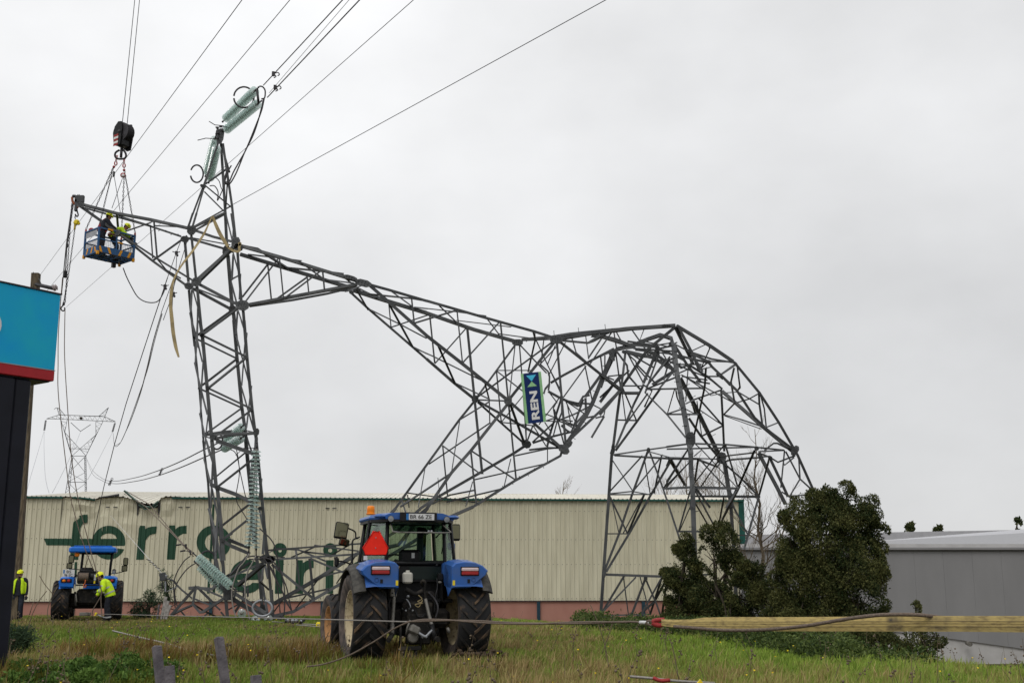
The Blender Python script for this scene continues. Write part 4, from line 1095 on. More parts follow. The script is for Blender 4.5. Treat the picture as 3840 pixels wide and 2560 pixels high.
# crop key, then lines: width(cm) depthcode(start)depthcode(end) x y x y ...
TR = """
#M
12 FF 715 0 765 330 785 440 805 720 830 1020
13 FF 842 1080 855 1170 885 1560
11 BB 637 0 655 380
15 BB 670 490 718 1080 738 1190 775 1560
8 FF 300 0 255 150
10 FF 240 240 295 760
11 FF 308 860 365 1430 375 1560
8 BB 255 0 200 170
10 BB 160 290 205 800
10 BB 212 900 235 1150 280 1560
9 FF 640 -12 285 152
8 BB 630 12 300 190
12 FF 280 198 500 275 775 345
7 XB 235 285 700 370
11 BB 200 290 640 418
16 FF 760 360 290 815
11 BB 665 450 215 855
14 FF 345 838 800 1078
8 BF 290 880 765 1065
14 BB 270 888 725 1135
10 FF 830 1080 365 1425
9 BB 720 1135 305 1435
6 BF 645 0 720 310
7 BF 728 440 800 700
8 BF 732 480 715 775
7 BF 800 722 708 772
7 BF 702 780 772 1050
7 BF 822 712 806 1010
7 BF 248 850 325 1125
8 BF 246 900 232 1155
8 BF 225 1165 262 1340 325 1568
8 BF 318 1110 308 1568
8 BF 785 1150 766 1420
7 BF 792 1140 862 1350
8 BF 893 1402 872 1568
7 BF 765 1420 805 1568
6 BF 735 160 722 460
#N
13 FF 20 225 470 352 970 506 1400 640
13 FF 1450 660 1750 742 2195 872
10 FB 20 220 210 258 560 485
8 BF 90 325 470 368 720 402
8 FB 250 285 560 480
8 BF 565 480 970 520 1220 552
9 FB 730 430 1020 640
8 BF 1020 622 1330 662
9 FB 1225 585 1360 690
15 BB 0 318 560 488 1100 652 1420 745
16 BB 1330 740 1600 828 2195 1008
7 BF 320 440 25 820
7 BF 460 358 62 880
7 BB 325 440 366 850
7 FF 465 370 511 830
7 BB 785 590 430 845
7 FF 960 508 520 840
7 BB 790 590 808 770
7 FF 970 520 991 740
13 FF 100 912 700 800 1380 672
9 BB 110 932 600 862 1030 782 1370 700
7 BB 1030 780 1180 735 1370 700
8 FB 1250 760 1420 695
16 FF 1540 700 2195 1278
11 BB 1300 770 1505 960 2195 1555
9 FB 1390 720 1620 832
7 FB 1480 785 2040 842 2195 870
9 FB 1770 750 2020 932
7 BF 2048 945 2195 965
9 FB 1370 740 1507 975
7 BF 1520 970 1880 1145 2195 1312
6 BB 1750 910 1775 1170
10 FB 1757 915 2032 1415
7 BB 1780 1180 2195 1042
7 FF 2015 830 2046 1125
6 BF 2045 1132 2195 1087
7 BF 2040 1412 2195 1492
#E
13 FF 392 54 830 180 1180 278 1350 332
15 BB 392 141 740 262 1055 352
16 FF 392 310 660 520 990 785
12 BB 392 479 600 660 745 775
8 FB 485 90 612 212
8 FB 840 190 925 302
8 FB 1180 280 1196 340
6 BF 612 198 1010 246
6 BF 300 100 612 135 830 165
6 BF 920 296 1180 332
7 FF 615 125 655 508
7 FF 610 122 305 215
6 BB 392 160 412 162
7 BB 414 165 450 510
7 BB 455 512 690 246
12 BM 690 248 800 1320
8 FF 658 508 925 212
9 FM 935 215 1050 1370
10 FB 475 380 602 665
7 BF 290 395 440 462 835 658
7 BF 605 660 850 775
9 FB 822 665 852 780
8 BF 740 780 1000 790
6 BM 852 780 856 950
9 BB 760 762 905 565 1040 380
9 BF 760 765 1325 350
13 FF 1010 765 1330 360
8 BF 1082 382 1270 582
6 BF 1042 380 1000 765
7 BB 1074 378 1100 700 1125 1085
9 FB 1190 340 1138 575
6 MM 905 565 1155 565
7 MM 905 570 940 946
7 MM 910 572 1105 722
6 MM 940 946 1105 745
11 FF 1350 368 1415 1122
6 MM 1192 332 1382 742
10 BF 770 790 980 905 1392 1142
10 BB 770 800 1112 1105
12 FB 1002 800 1110 1100
14 FF 1020 810 1385 1135
6 MM 940 946 1190 972
11 BB 735 800 630 930 380 1275 165 1575
14 FF 985 815 720 1150 575 1315 400 1570
13 BB 1125 1112 1035 1172 450 1508
12 FF 1388 1155 1375 1192 1045 1372 735 1565
8 BF 635 927 852 795
5 BF 635 930 575 1310
7 BF 410 1252 858 950
7 BF 510 1118 782 1322
7 BB 510 1120 545 1482
8 FF 720 1155 1050 1372
8 FF 715 1152 756 1540
5 BF 380 1282 330 1570
8 BF 575 1315 200 1562
7 BF 740 1368 1290 1245
8 BF 1040 1192 1280 1140 1390 1130
5 BB 1280 1132 1280 1232
5 BF 1010 1215 962 1412
5 BF 730 1382 680 1562
8 BF 540 1532 940 1436
6 BB 252 1480 262 1570
6 BB 255 1465 755 1535
7 BF 430 1545 560 1480 750 1442
#S
15 FF 720 192 1000 145 1270 102 1425 92
10 BF 300 202 600 178 820 142 1270 98
9 FF 740 215 1010 240 1140 165 1240 130
10 BF 1010 245 1070 225 1200 155
14 MM 1050 160 1150 168 1425 255
8 BF 285 218 610 205
11 FF 722 235 1140 568 1390 755
7 BF 840 190 885 345 1002 452
6 BF 985 150 1018 412
8 BF 1165 180 1017 400
7 FF 1272 118 1030 472
10 BM 612 668 750 585 980 462 1290 302
9 BM 602 675 555 730 540 785
9 BM 498 468 585 548 600 600 598 690 588 752
6 MM 450 200 590 500 732 772
6 MM 540 205 508 462
7 MM 498 472 668 290
6 MM 770 240 590 592
6 MM 662 270 580 472
10 MM 588 758 705 822 905 912 935 905
11 MM 905 912 960 815 1030 800
14 MM 985 812 1150 585
7 MM 750 822 990 490
7 MM 980 490 1062 885
8 MM 1145 380 1168 575
7 MM 1192 382 1190 560
20 FM 1292 312 1190 560 1062 880 985 1030 880 1180 745 1372
11 FM 1312 342 1180 620
12 FF 1352 752 1130 982 800 1292
8 MM 740 848 900 885 1052 892
7 MM 690 1072 870 1000 1062 900
11 MM 985 830 992 980 875 1112 830 1200 780 1175 728 1122
10 MM 960 850 868 1112
7 MM 1062 902 1192 970 1180 1022 1092 1044
9 MM 1180 1030 1050 1248
8 MM 1000 1042 1092 1022
6 FF 722 808 490 1112
10 BM 735 808 610 1200 575 1352
9 MM 732 800 732 985 700 1062
6 MM 560 1076 692 1080
6 MM 560 1002 902 1132
8 MM 682 1072 905 1142
8 MM 650 950 690 1080 760 1342
6 MM 762 842 905 1142
6 MM 790 900 832 1132
6 MM 590 762 682 882
6 MM 782 870 962 992
7 MM 682 1080 642 1232
8 MM 362 1292 420 1132
9 BM 420 1302 660 1082
10 BM 420 1312 640 1240 845 1190
6 MM 430 1132 562 1342
6 BB 350 1102 352 1282
6 MM 550 1092 622 1202
8 BF 380 1384 560 1362 722 1362
7 MM 850 1080 640 1050 560 1076
6 MM 700 830 640 940 660 1060
7 MM 900 1130 990 1000
6 MM 760 1100 900 1180
#T
13 LL 240 842 205 1100 155 1490 130 1570
11 LP 512 760 400 982 182 1500
11 LK 710 802 440 1182 182 1532
16 FF 0 138 300 98 888 58
9 MM 150 140 385 112
14 FF 905 62 1290 292 1570 482
13 FB 890 80 1062 430 1100 520
11 FF 922 72 1085 380 1172 592
13 FM 872 88 560 342 430 530 250 790
15 FF 232 828 0 1102
17 MP 190 338 385 292 560 220 705 168 835 202 870 330
21 PP 868 280 905 600 960 900 1050 1400 1072 1570
20 MM 160 350 60 620 0 790
9 MM 142 352 0 420
12 MM 0 420 200 340 420 318
14 MM 0 178 190 225 340 285 700 318
10 MM 330 250 680 302
13 MM 300 360 640 440 762 522 882 582
11 MM 320 380 480 420 642 430
10 MM 400 332 920 370
9 MM 420 352 860 400
8 MM 520 370 720 500 900 602
7 MM 480 240 802 312
7 MM 700 290 822 270
7 MM 740 332 905 262
11 MK 300 372 270 640 248 800
8 MM 180 342 240 782
10 MM 200 372 318 532 332 652 472 812
8 MM 320 380 502 722
8 MM 330 402 420 482 440 560 560 700
9 MM 450 540 652 742
7 MM 160 120 192 322
7 MM 182 120 290 322
8 MM 380 120 542 352
6 MM 530 75 470 232 540 222
14 MP 668 332 642 430 510 742
9 MP 690 402 560 772
8 MP 750 500 602 702
8 MP 820 430 540 782
13 MP 870 595 622 752
9 MP 892 672 540 812
9 MP 872 590 700 800
9 MP 790 560 750 702
7 MM 100 660 260 642
13 MM 250 642 150 762 0 962
11 FM 0 640 240 832
8 MM 0 630 162 702
7 MM 340 590 0 905
8 PP 280 772 522 772
12 PP 240 842 300 852 462 852
9 PP 540 812 1220 800
9 PP 552 800 530 850 790 1110 1010 1382
6 PK 880 802 792 1102
7 PK 900 822 912 902 962 1032
8 PP 790 1102 972 1042
9 PP 790 1106 1152 1106
8 PK 270 802 430 1182
6 PK 260 852 302 1182
8 LL 210 1172 450 1180
8 PP 560 862 312 1212
9 PK 500 752 612 832 522 1022
18 KK 950 682 1100 962 1170 1102 1400 1570
8 MM 560 430 700 330 850 300
8 MM 600 480 820 460 900 450
7 MM 680 420 880 520
7 MM 730 380 840 560
6 MM 760 420 870 650
6 MM 770 560 910 430
8 MM 450 330 650 380 800 520
7 MM 380 400 500 480 640 560
12 MM 680 320 690 420
9 MM 940 560 1060 520 1130 420
10 MM 700 340 900 420 1000 470
12 MM 560 360 720 440 850 560
#G
13 FF 350 205 580 365
13 FR 580 368 780 610 940 855 1060 1062 1100 1132 1240 1442 1262 1535
9 FF 85 45 350 205
10 MM 180 250 290 400
11 FF 215 285 300 430
6 FM 215 256 325 205
6 FM 345 190 362 240 290 402
8 FM 190 262 380 325 576 356
7 FM 350 345 576 352
8 MM 75 205 202 270
13 FR 230 290 345 345 382 392 590 590 740 820 822 895
12 KK 340 470 465 576
15 KR 465 590 800 882 1070 1105
13 FR 822 902 1062 1082
8 FK 440 470 570 382
7 FK 460 450 566 372
9 FK 300 410 386 390
8 FK 570 402 545 522 576 690
9 FK 600 402 622 562 595 592
9 FR 600 602 786 712
7 FR 780 612 690 662 590 692
9 RR 776 612 780 702 806 882
8 RR 790 632 820 742 836 892
7 RR 830 902 946 856
9 FK 576 692 480 792
9 KR 480 792 620 832 800 892
6 KR 485 802 790 912
7 MK 130 462 560 692
6 MK 590 602 480 612 370 632 260 522
9 KK 228 668 460 586
8 MK 160 702 232 666
10 KK 460 592 475 882 485 1102
10 KK 270 656 470 882
6 KK 260 742 470 882
8 KK 470 886 295 972
10 KK 190 822 290 972 440 1152
10 PK 330 402 320 562 230 972
6 MM 180 402 160 682
6 PK 160 742 255 792
6 KK 255 682 295 972
8 PK 222 702 246 792
12 MM 80 292 200 322 330 352
8 MM 60 372 290 372
10 MM 0 332 130 402
11 MM 70 212 180 382 290 522
12 MM 200 382 340 472
8 MM 130 472 340 502
9 MM 250 512 360 532
8 MM 340 472 440 472
8 MM 110 442 200 402
7 MM 150 472 310 582
7 MM 290 402 350 352
8 MM 470 482 530 546
10 MM 420 452 470 492
8 MM 100 380 240 440 340 480
7 MM 260 420 420 540
22 PP 214 1530 216 1580
20 KK 455 1120 490 1202 520 1400 552 1570
9 PP 0 1062 172 1040
9 PP 240 1036 480 1046
9 PR 480 1042 750 1066 990 1092
8 PP 0 1082 200 1078 740 1066
8 PK 0 1152 450 1166
9 KP 430 1142 740 1106
9 KR 510 1176 862 1142
8 KR 490 1182 540 1166 780 1148
8 PR 780 1102 990 1092
8 RR 820 1092 900 1032 932 1032 1072 1102
9 RR 770 1112 870 1152 935 1192 1080 1136
8 RR 990 1096 980 1200 992 1216 1072 1150
8 RR 990 1102 960 1402
9 RR 1000 1102 1120 1332 1240 1442
8 RR 1110 1152 1120 1322
7 RR 1120 1332 1030 1482
8 PK 862 1152 750 1572
14 RR 870 1162 960 1352 1020 1482
15 RR 775 1112 930 1402 1002 1545
7 RR 1030 1477 1232 1462
8 RR 970 1442 1102 1532
7 PP 190 1066 0 1352
6 PP 190 1192 0 1402
11 PK 30 1172 162 1392
8 PP 22 1172 0 1222
7 PK 250 1046 300 1092 590 1402
6 PK 230 1142 290 1092
8 PK 270 1162 240 1352
9 PK 275 1166 570 1482
9 PK 270 1166 430 1226 460 1182
7 PK 440 1172 290 1396
8 PK 480 1052 230 1372
10 KK 460 1182 620 1322 772 1477
10 PK 500 1052 602 1402
11 PK 740 1092 602 1402 520 1572
9 PP 602 1402 500 1570
11 PP 0 1412 195 1402
11 PP 235 1402 592 1412
10 KK 240 1477 772 1477
10 PP 240 1402 362 1570
#H
14 LL 165 172 135 600 110 962 92 1232 95 1345
8 LP 170 182 405 148 660 112
8 LP 180 184 560 206 730 206
11 LL 402 152 300 432 210 702 118 935
11 LK 556 212 420 442 280 692 128 945
7 LP 410 160 562 202
6 LP 165 212 300 416
8 LP 155 416 360 192
6 LK 375 192 415 436
8 LP 415 170 500 402 620 765
8 LL 310 412 490 192
9 LK 490 186 440 432
7 LL 150 436 302 420
7 LL 150 442 420 440
6 LL 305 422 415 442
9 LL 150 452 265 692
5 LL 160 462 210 692
6 LL 135 697 282 697
10 LK 376 442 270 692
6 LL 370 446 240 692
12 LL 110 962 530 977
9 LP 530 977 800 962
10 LL 100 1212 245 972
8 LL 110 1202 320 982
11 LL 385 987 280 1262
8 LL 390 1002 460 1162 522 1342
6 LL 350 982 412 1212
6 LL 240 977 275 1242
9 LL 485 992 340 1252 290 1330
10 LK 490 987 415 1222
11 LK 530 982 440 1142 280 1282 255 1322
10 LK 525 992 488 1252
7 LL 100 1237 275 1252
7 LL 90 1232 415 1222
9 LL 100 1252 142 1332
10 LL 360 1242 328 1332
21 PP 680 165 682 280 692 400 705 802 722 1245
10 PP 500 402 690 392
10 PP 710 397 982 402
10 KK 700 452 1130 457
9 PP 600 682 832 682
7 KK 850 707 1056 707
7 PP 665 142 505 396
6 PP 670 232 510 392
10 PK 560 216 652 382
7 PP 680 402 600 682
5 PP 685 502 610 672
10 PK 712 412 850 672
9 PK 712 492 822 682
10 PK 1000 392 860 662
7 PK 980 402 870 642
7 PK 900 462 870 622
10 KR 1190 222 1122 462 1055 702 1030 795
9 KK 940 482 1052 702
9 RR 1220 1012 1362 1202
9 RR 1260 1012 1312 1112
8 KR 1180 1022 1222 1202
7 KR 1130 1152 1216 1226
6 PR 740 1217 1210 1217
13 RR 1490 482 1560 1002 1580 1262
18 KK 940 482 968 902 980 1240
#K
9 FF 355 590 238 930 112 1262
8 FF 350 600 248 922 152 1252
11 BB 372 600 405 1130 410 1180
11 FF 388 602 460 1092 490 1372
8 FB 255 920 425 802
7 FB 265 907 425 790
7 FB 250 932 455 1102
7 BB 245 982 395 1132
9 FB 165 1252 455 1092
8 BB 190 1272 402 1142
6 FB 430 792 410 1122
7 FB 372 600 440 830
#A
12 FF 590 712 850 780 1110 828 1392 892
8 BB 620 742 1090 872 1332 952
13 FF 590 732 870 930
8 FF 870 930 1150 1112 1422 1278
11 BB 870 932 1120 1132 1362 1308
10 FB 850 780 862 922
8 FB 930 912 1110 850
7 FB 870 800 1100 872
7 BB 1105 872 1122 1112
7 FF 1130 850 1152 1102
10 BB 1122 1132 1372 952
7 FB 1140 872 1302 880
7 FB 1150 1112 1222 1200 1330 1262
6 FB 930 912 1130 842
7 FB 910 945 1010 1005
#O
10 FF 260 162 480 5
10 FF 265 187 762 430
9 BB 190 226 650 450
9 BB 640 460 300 722 228 770
9 FF 770 430 320 790
9 FF 320 802 822 1040
9 BB 240 816 702 1026
9 BB 700 1040 355 1286 280 1332
9 FF 830 1050 390 1370
13 FF 215 0 245 180 300 790 350 1350 375 1570
9 BB 120 0 150 210 210 800 255 1360 270 1570
15 BB 615 0 655 450 710 1020 750 1290 765 1570
12 FF 735 0 770 440 830 1050 862 1292 872 1350
11 BB 290 1342 500 1310 742 1292
9 FF 380 1350 600 1330 862 1322
10 FF 400 1386 570 1350 850 1326
6 BF 245 1355 340 1386
6 BF 740 1290 872 1322
11 FF 390 1395 850 1562
7 BF 125 20 175 190 245 490
8 BF 190 0 165 490
8 BF 155 495 220 780 305 1110
7 BF 255 490 235 780 225 1085
8 BF 215 1090 270 1330 330 1570
7 BF 315 1110 290 1330 270 1570
7 BF 640 180 720 460 790 720
7 BF 765 150 745 300 710 770
7 BF 700 770 770 1010 850 1290
8 BF 825 770 795 1010 765 1270
6 BF 700 0 740 122
7 BF 645 0 640 162
7 BF 765 1350 830 1570
8 BF 872 1350 860 1570
#P
14 FF 325 0 380 600 400 650 460 1290 480 1570
10 BB 215 0 240 230 280 560 300 880 360 1450
15 BB 770 0 800 340 838 690 880 1350
12 FF 900 -60 935 300 955 490 985 800 1042 1500
11 FF 390 20 872 182
8 BB 765 162 390 470 300 532
9 FF 870 240 410 600
15 FF 310 570 400 615 640 702 835 800
9 BB 820 830 450 1120 370 1190
9 FF 800 1032 470 1295
12 FF 460 1292 590 1390 820 1482
10 BB 550 1292 800 1402
8 BF 250 0 335 282
7 BF 335 290 310 880
8 BF 225 240 330 640 400 972
8 BF 400 980 370 1450
11 BF 285 885 375 1200 450 1570
7 BF 790 0 860 162
7 BF 975 500 945 762
7 BF 850 270 840 442
8 BF 950 920 1010 1202
9 BF 1010 1232 990 1482
9 BB 885 100 850 500 860 700
#Q
14 FF 1120 0 1160 450 1200 960 1240 1405
10 BF 1010 0 1168 602
10 BB 1002 0 1040 480 1052 900
9 BF 1080 0 1050 482
13 BF 1050 490 1150 962
12 FF 1835 0 1880 450 1925 960 1962 1402
15 BB 1700 450 1760 830 1802 1372
9 BF 1830 42 1800 402
9 BF 1810 560 1780 832
9 FF 1160 182 1310 85
11 FF 1150 212 1350 290 1602 402
10 BB 1250 192 1580 312
10 FF 1820 540 1400 720 1220 812
10 BB 1602 540 1420 650 1220 762
15 FB 1800 562 1400 892
7 BF 1580 402 1280 732
18 FG 1210 1042 1500 1230 1860 1412
15 BF 1340 1022 1620 1200 1900 1382
8 FF 740 932 690 1202
11 FF 742 922 350 1372
9 FF 760 922 950 1000 1162 1092
10 FF 780 952 1002 1172
11 FF 738 932 690 1205 800 1330 850 1325 930 1272 1190 1102
12 FF 620 948 700 940 900 955 1000 962 1050 902
9 FB 350 1372 520 1280 682 1212
8 FB 700 1202 850 1300 1062 1402
7 BB 390 1362 652 1222
8 BB 700 1112 982 1222
8 BB 1000 1182 1122 1292
8 BB 380 830 420 880 520 980 622 1062
8 BB 830 1432 922 1352
8 BB 1140 1332 1222 1432
7 BB 490 1302 560 1382
7 BB 1250 1292 1422 1202
11 BB 1360 1332 1432 1222
8 BB 1510 960 1480 1152
6 BB 1320 1002 1502 1002
7 FB 1760 852 1902 982
10 BF 1790 862 1872 1322
10 BF 1832 562 1882 792
7 FF 1950 982 1972 1392
12 FF 1960 1412 2119 1432
8 BF 1470 890 1520 940
#R
7 FF 20 345 760 290 1502 240
6 BB 30 440 282 462
9 FF 110 492 800 450 1502 405
6 BF 20 392 122 340
7 BF 160 320 480 335 600 370 1002 415
7 BF 760 270 1452 360
7 BF 390 462 772 290
7 BF 1020 430 1352 240
8 BF 490 332 940 522
8 BF 460 342 480 482
9 FF 700 482 1272 722
10 FF 680 490 745 1112
6 BB 475 482 520 902
7 BB 1080 462 1100 582
7 BB 1340 442 1346 522
11 FF 80 572 400 830 762 1132
15 BB 110 1192 800 800 1432 400
8 BF 280 1112 620 1040 982 960
8 BF 740 812 1000 730 1402 640
13 FF 110 1390 420 1322 760 1122 1222 850
6 BF 110 1332 232 1162
6 BF 470 1262 832 792
6 BF 1110 872 1402 450
11 FG 0 1370 130 1380 240 1412
#D
12 BB 849 118 700 270 562 412
14 FF 1113 113 960 310 870 420 700 465
10 FF 870 420 700 450 562 498
13 BB 1170 43 1055 120 870 300 640 440 526 496
13 FF 1491 105 1303 188 1030 372 870 470 640 600 416 730
7 BF 900 60 960 250 1000 330
7 BF 1150 80 1000 200 880 260
7 BF 960 310 900 460
7 FF 870 460 1000 430 1060 400
7 BF 700 270 760 440
6 BF 562 412 700 470
"""
def yR(sx): return 47.0
segs = []
key = None
for ln in TR.strip().splitlines():
    if ln[0] == '#':
        key = ln[1:].strip(); continue
    q = ln.split()
    w = float(q[0]) / 100 * (.80 if float(q[0]) < 9.5 else .86); c0, c1 = q[1][0], q[1][1]
    xy = [float(v) for v in q[2:]]
    pts = [(xy[i], xy[i + 1]) for i in range(0, len(xy), 2)]
    L = [0]
    for a, b in zip(pts[:-1], pts[1:]): L.append(L[-1] + math.hypot(a[0] - b[0], a[1] - b[1]))
    P3 = []
    for (x, y), l in zip(pts, L):
        f = l / L[-1]
        sx, sy = src(key, x, y)
        def Yc(c):
            if c in 'LR': return 47.0 if sy > 1500 else 46.8
            return ycode({'X': 'F', 'Z': 'B'}.get(c, c), sx, sy)
        P3.append(at(sx, sy, Yc(c0) * (1 - f) + Yc(c1) * f))
    segs.append((w, P3, key))

def L_unit():
    t = .13
    pr = [(-.5, 0), (.5, 0), (.5, t), (-.5 + t, t), (-.5 + t, .9), (-.5, .9)]
    vs = [(x, y, z) for z in (0, 1) for x, y in pr]
    fs = [(5, 4, 3, 2, 1, 0), (6, 7, 8, 9, 10, 11)] + [(i, (i + 1) % 6, (i + 1) % 6 + 6, i + 6) for i in range(6)]
    me = bpy.data.meshes.new('angle_bar'); me.from_pydata(vs, [], fs); me.materials.append(M['steel'])
    return me
LBAR = L_unit()
def frame(d, flip):
    v = Vector((0, 1, -.15))
    v = (v - d * v.dot(d))
    if v.length < .05: v = Vector((0, 0, 1)) - d * d.z
    v.normalize()
    s = d.cross(v).normalized() * flip
    return s, v
rs = random.Random(3)
inv = Matrix.LocRotScale(pyl.location, pyl.rotation_euler, pyl.scale).inverted()
counts = {}
for w, P, key in segs:
    flip = rs.choice((1, -1))
    if len(P) == 2:
        p, q = P
        d = (q - p); Ln = d.length; d.normalize()
        e = w * .3
        s, v = frame(d, flip)
        roll = rs.uniform(-.25, .25)
        R = Matrix.Rotation(roll, 3, d); s = R @ s; v = R @ v
        o = bpy.data.objects.new('brace' if w < .0645 else ('main_member' if w > .08 else 'cross_member'), LBAR)
        m = Matrix.Identity(4)
        for r in range(3):
            m[r][0] = s[r] * w; m[r][1] = v[r] * w; m[r][2] = d[r] * (Ln + 2 * e); m[r][3] = p[r] - d[r] * e + rs.uniform(-.01, .01) * (r == 1)
        if m.to_3x3().determinant() < 0:
            for r in range(3): m[r][0] = -m[r][0]
        o.parent = pyl; o.matrix_parent_inverse = inv
        C.objects.link(o)
        o.matrix_basis = m
    else:
        # straight runs stay crisp, sharp turns become kinks
        n = len(P)
        pr = [(-.5, 0), (.5, 0), (.5, .13), (-.37, .13), (-.37, .9), (-.5, .9)]
        ds = []
        for i in range(n):
            a = (P[i] - P[i - 1]).normalized() if i else None
            b = (P[i + 1] - P[i]).normalized() if i < n - 1 else None
            dd = (a + b).normalized() if a is not None and b is not None else (a or b)
            ds.append(dd)
        vs = []; s0 = None
        for i in range(n):
            s, v = frame(ds[i], flip)
            if s0 is not None and s.dot(s0) < 0: s = -s
            s0 = s
            for x, y in pr: vs.append(P[i] + s * x * w + v * y * w)
        fs = [(5, 4, 3, 2, 1, 0), tuple((n - 1) * 6 + k for k in range(6))]
        for i in range(n - 1):
            for k in range(6):
                l = (k + 1) % 6
                fs.append((i * 6 + k, i * 6 + l, i * 6 + 6 + l, i * 6 + 6 + k))
        me = bpy.data.meshes.new('bent_bar'); me.from_pydata([tuple(x) for x in vs], [], fs); me.materials.append(M['steel'])
        o = put('bent_brace' if w < .08 else 'leg_member', me, pyl)
    counts[o.name.split('.')[0]] = counts.get(o.name.split('.')[0], 0) + 1
print('PYLON', counts)

# gusset plates with bolt heads
def gusset_mesh():
    mb = MB()
    poly = [(-1, -.45), (-.5, -1), (.5, -1), (1, -.4), (1, .5), (.45, 1), (-.5, .95), (-1, .4)]
    mb.prism(poly, -.02, .02, 'y')
    r = random.Random(1)
    for x in (-.6, -.2, .2, .6):
        for z in (-.55, -.15, .25, .62):
            if abs(x) + abs(z) < 1.15: mb.box((x + r.uniform(-.05, .05), -.05, z + r.uniform(-.05, .05)), (.09, .07, .09))
    return mb.mesh('gusset', (M['steel'],))
GUS = gusset_mesh()
def gus(k, x, y, rx, ry, code, rot=0, dy=-.05):
    sx, sy = src(k, x, y); Y = 47.0 if code in 'LR' else ycode(code, sx, sy)
    s = Y * .98 / FOC / CROP[k][2]
    p = at(sx, sy, Y + dy)
    o = bpy.data.objects.new('gusset_plate', GUS)
    o.parent = pyl; o.matrix_parent_inverse = inv; C.objects.link(o)
    o.matrix_basis = Matrix.LocRotScale(p, Matrix.Rotation(math.radians(rot), 3, 'Y').to_euler(), Vector((rx * s, .5, ry * s)))
for a in [('M', 245, 198, 55, 60, 'F', 0), ('M', 165, 305, 52, 40, 'B', 20), ('M', 765, 345, 50, 75, 'F', 10), ('M', 800, 400, 55, 50, 'F', 20), ('M', 655, 440, 48, 70, 'B', 0),
          ('M', 302, 805, 58, 60, 'F', 30), ('M', 215, 855, 55, 45, 'B', 20), ('M', 845, 1080, 80, 65, 'F', 10), ('M', 725, 1120, 45, 45, 'B', 30), ('M', 365, 1430, 28, 26, 'F', 0), ('M', 285, 1450, 22, 26, 'B', 0),
          ('N', 1450, 662, 100, 45, 'F', 15), ('N', 1210, 735, 70, 30, 'B', 0), ('N', 1310, 770, 30, 25, 'B', 30), ('N', 1300, 595, 85, 24, 'F', 17),
          ('E', 1345, 338, 48, 34, 'F', 0), ('E', 1060, 360, 42, 26, 'B', 0), ('E', 990, 788, 30, 32, 'F', 0), ('E', 748, 775, 26, 28, 'B', 0), ('E', 1125, 1105, 36, 30, 'B', 30), ('E', 1400, 1145, 45, 30, 'F', 40),
          ('S', 1265, 375, 26, 70, 'F', -20), ('T', 1065, 1400, 58, 90, 'P', 0), ('T', 155, 1510, 22, 60, 'L', 0), ('T', 780, 65, 55, 18, 'F', 4), ('T', 570, 1530, 22, 34, 'P', 0), ('T', 835, 280, 26, 32, 'M', 20),
          ('T', 290, 375, 36, 22, 'M', 10), ('T', 675, 345, 28, 30, 'M', 0), ('G', 460, 1155, 40, 50, 'K', 20), ('G', 1078, 1095, 28, 48, 'R', 30), ('G', 756, 1076, 20, 18, 'P', 0), ('G', 580, 372, 16, 14, 'F', 0),
          ('G', 345, 350, 28, 18, 'M', 0), ('G', 870, 1155, 18, 14, 'R', 0), ('H', 402, 155, 10, 18, 'L', 0), ('H', 115, 935, 12, 45, 'L', 0), ('H', 385, 988, 12, 14, 'L', 0), ('H', 548, 208, 16, 10, 'L', 0),
          ('K', 368, 545, 30, 70, 'F', 5), ('K', 345, 520, 14, 40, 'B', 5), ('K', 232, 938, 26, 14, 'F', 30), ('O', 760, 436, 22, 26, 'F', 0), ('O', 650, 450, 20, 22, 'B', 0), ('O', 820, 1048, 20, 20, 'F', 0), ('O', 708, 1030, 20, 22, 'B', 0),
          ('O', 245, 180, 24, 26, 'F', 0), ('O', 155, 205, 16, 24, 'B', 0), ('O', 305, 792, 22, 24, 'F', 0), ('O', 212, 800, 18, 20, 'B', 0), ('O', 365, 1370, 34, 40, 'F', 0), ('O', 880, 1315, 36, 48, 'F', 5), ('O', 885, 1430, 14, 70, 'F', 3),
          ('P', 395, 615, 26, 26, 'F', 0), ('P', 465, 1300, 26, 26, 'F', 0), ('P', 965, 890, 34, 26, 'F', 0), ('Q', 1255, 1050, 80, 90, 'F', 0), ('Q', 1870, 490, 120, 70, 'F', 10), ('Q', 1800, 1290, 60, 80, 'B', 0),
          ('A', 592, 722, 30, 22, 'F', 20), ('A', 862, 925, 22, 24, 'F', 0), ('R', 60, 490, 80, 45, 'F', 0), ('S', 790, 1340, 70, 30, 'F', -40)]:
    gus(*a)

# step bolts sticking out along the climbing legs
def bolts(k, pts, n, code, side=1, ln=.17):
    for i in range(n):
        f = (i + .5) / n
        L = len(pts) - 1; j = min(L - 1, int(f * L)); g = f * L - j
        x = pts[j][0] + (pts[j + 1][0] - pts[j][0]) * g; y = pts[j][1] + (pts[j + 1][1] - pts[j][1]) * g
        sx, sy = src(k, x, y); Y = 47.0 if code in 'LR' else ycode(code, sx, sy)
        p = at(sx, sy, Y - .03)
        d = Vector(pts[j + 1]) - Vector(pts[j])
        nrm = Vector((d.y, 0, d.x)).normalized()      # picture normal -> world x,z
        q = p + (nrm * side * (1 if i % 2 else -1)) * ln + Vector((0, -.04, 0))
        mb = MB(); mb.tube([p, q], .011, 4); mb.ball(q, .02, 5)
        mb.build('step_bolt', M['steel'], pyl)
bolts('T', [(860, 260), (905, 600), (960, 900), (1050, 1400)], 14, 'P')
bolts('H', [(684, 200), (692, 400), (705, 802), (720, 1100)], 12, 'P')
bolts('G', [(120, 480), (235, 700), (450, 1110)], 9, 'K')
bolts('S', [(300, 190), (700, 160), (1270, 85)], 8, 'F', 1)
bolts('S', [(1240, 440), (1062, 880), (880, 1180), (700, 1440)], 10, 'F')
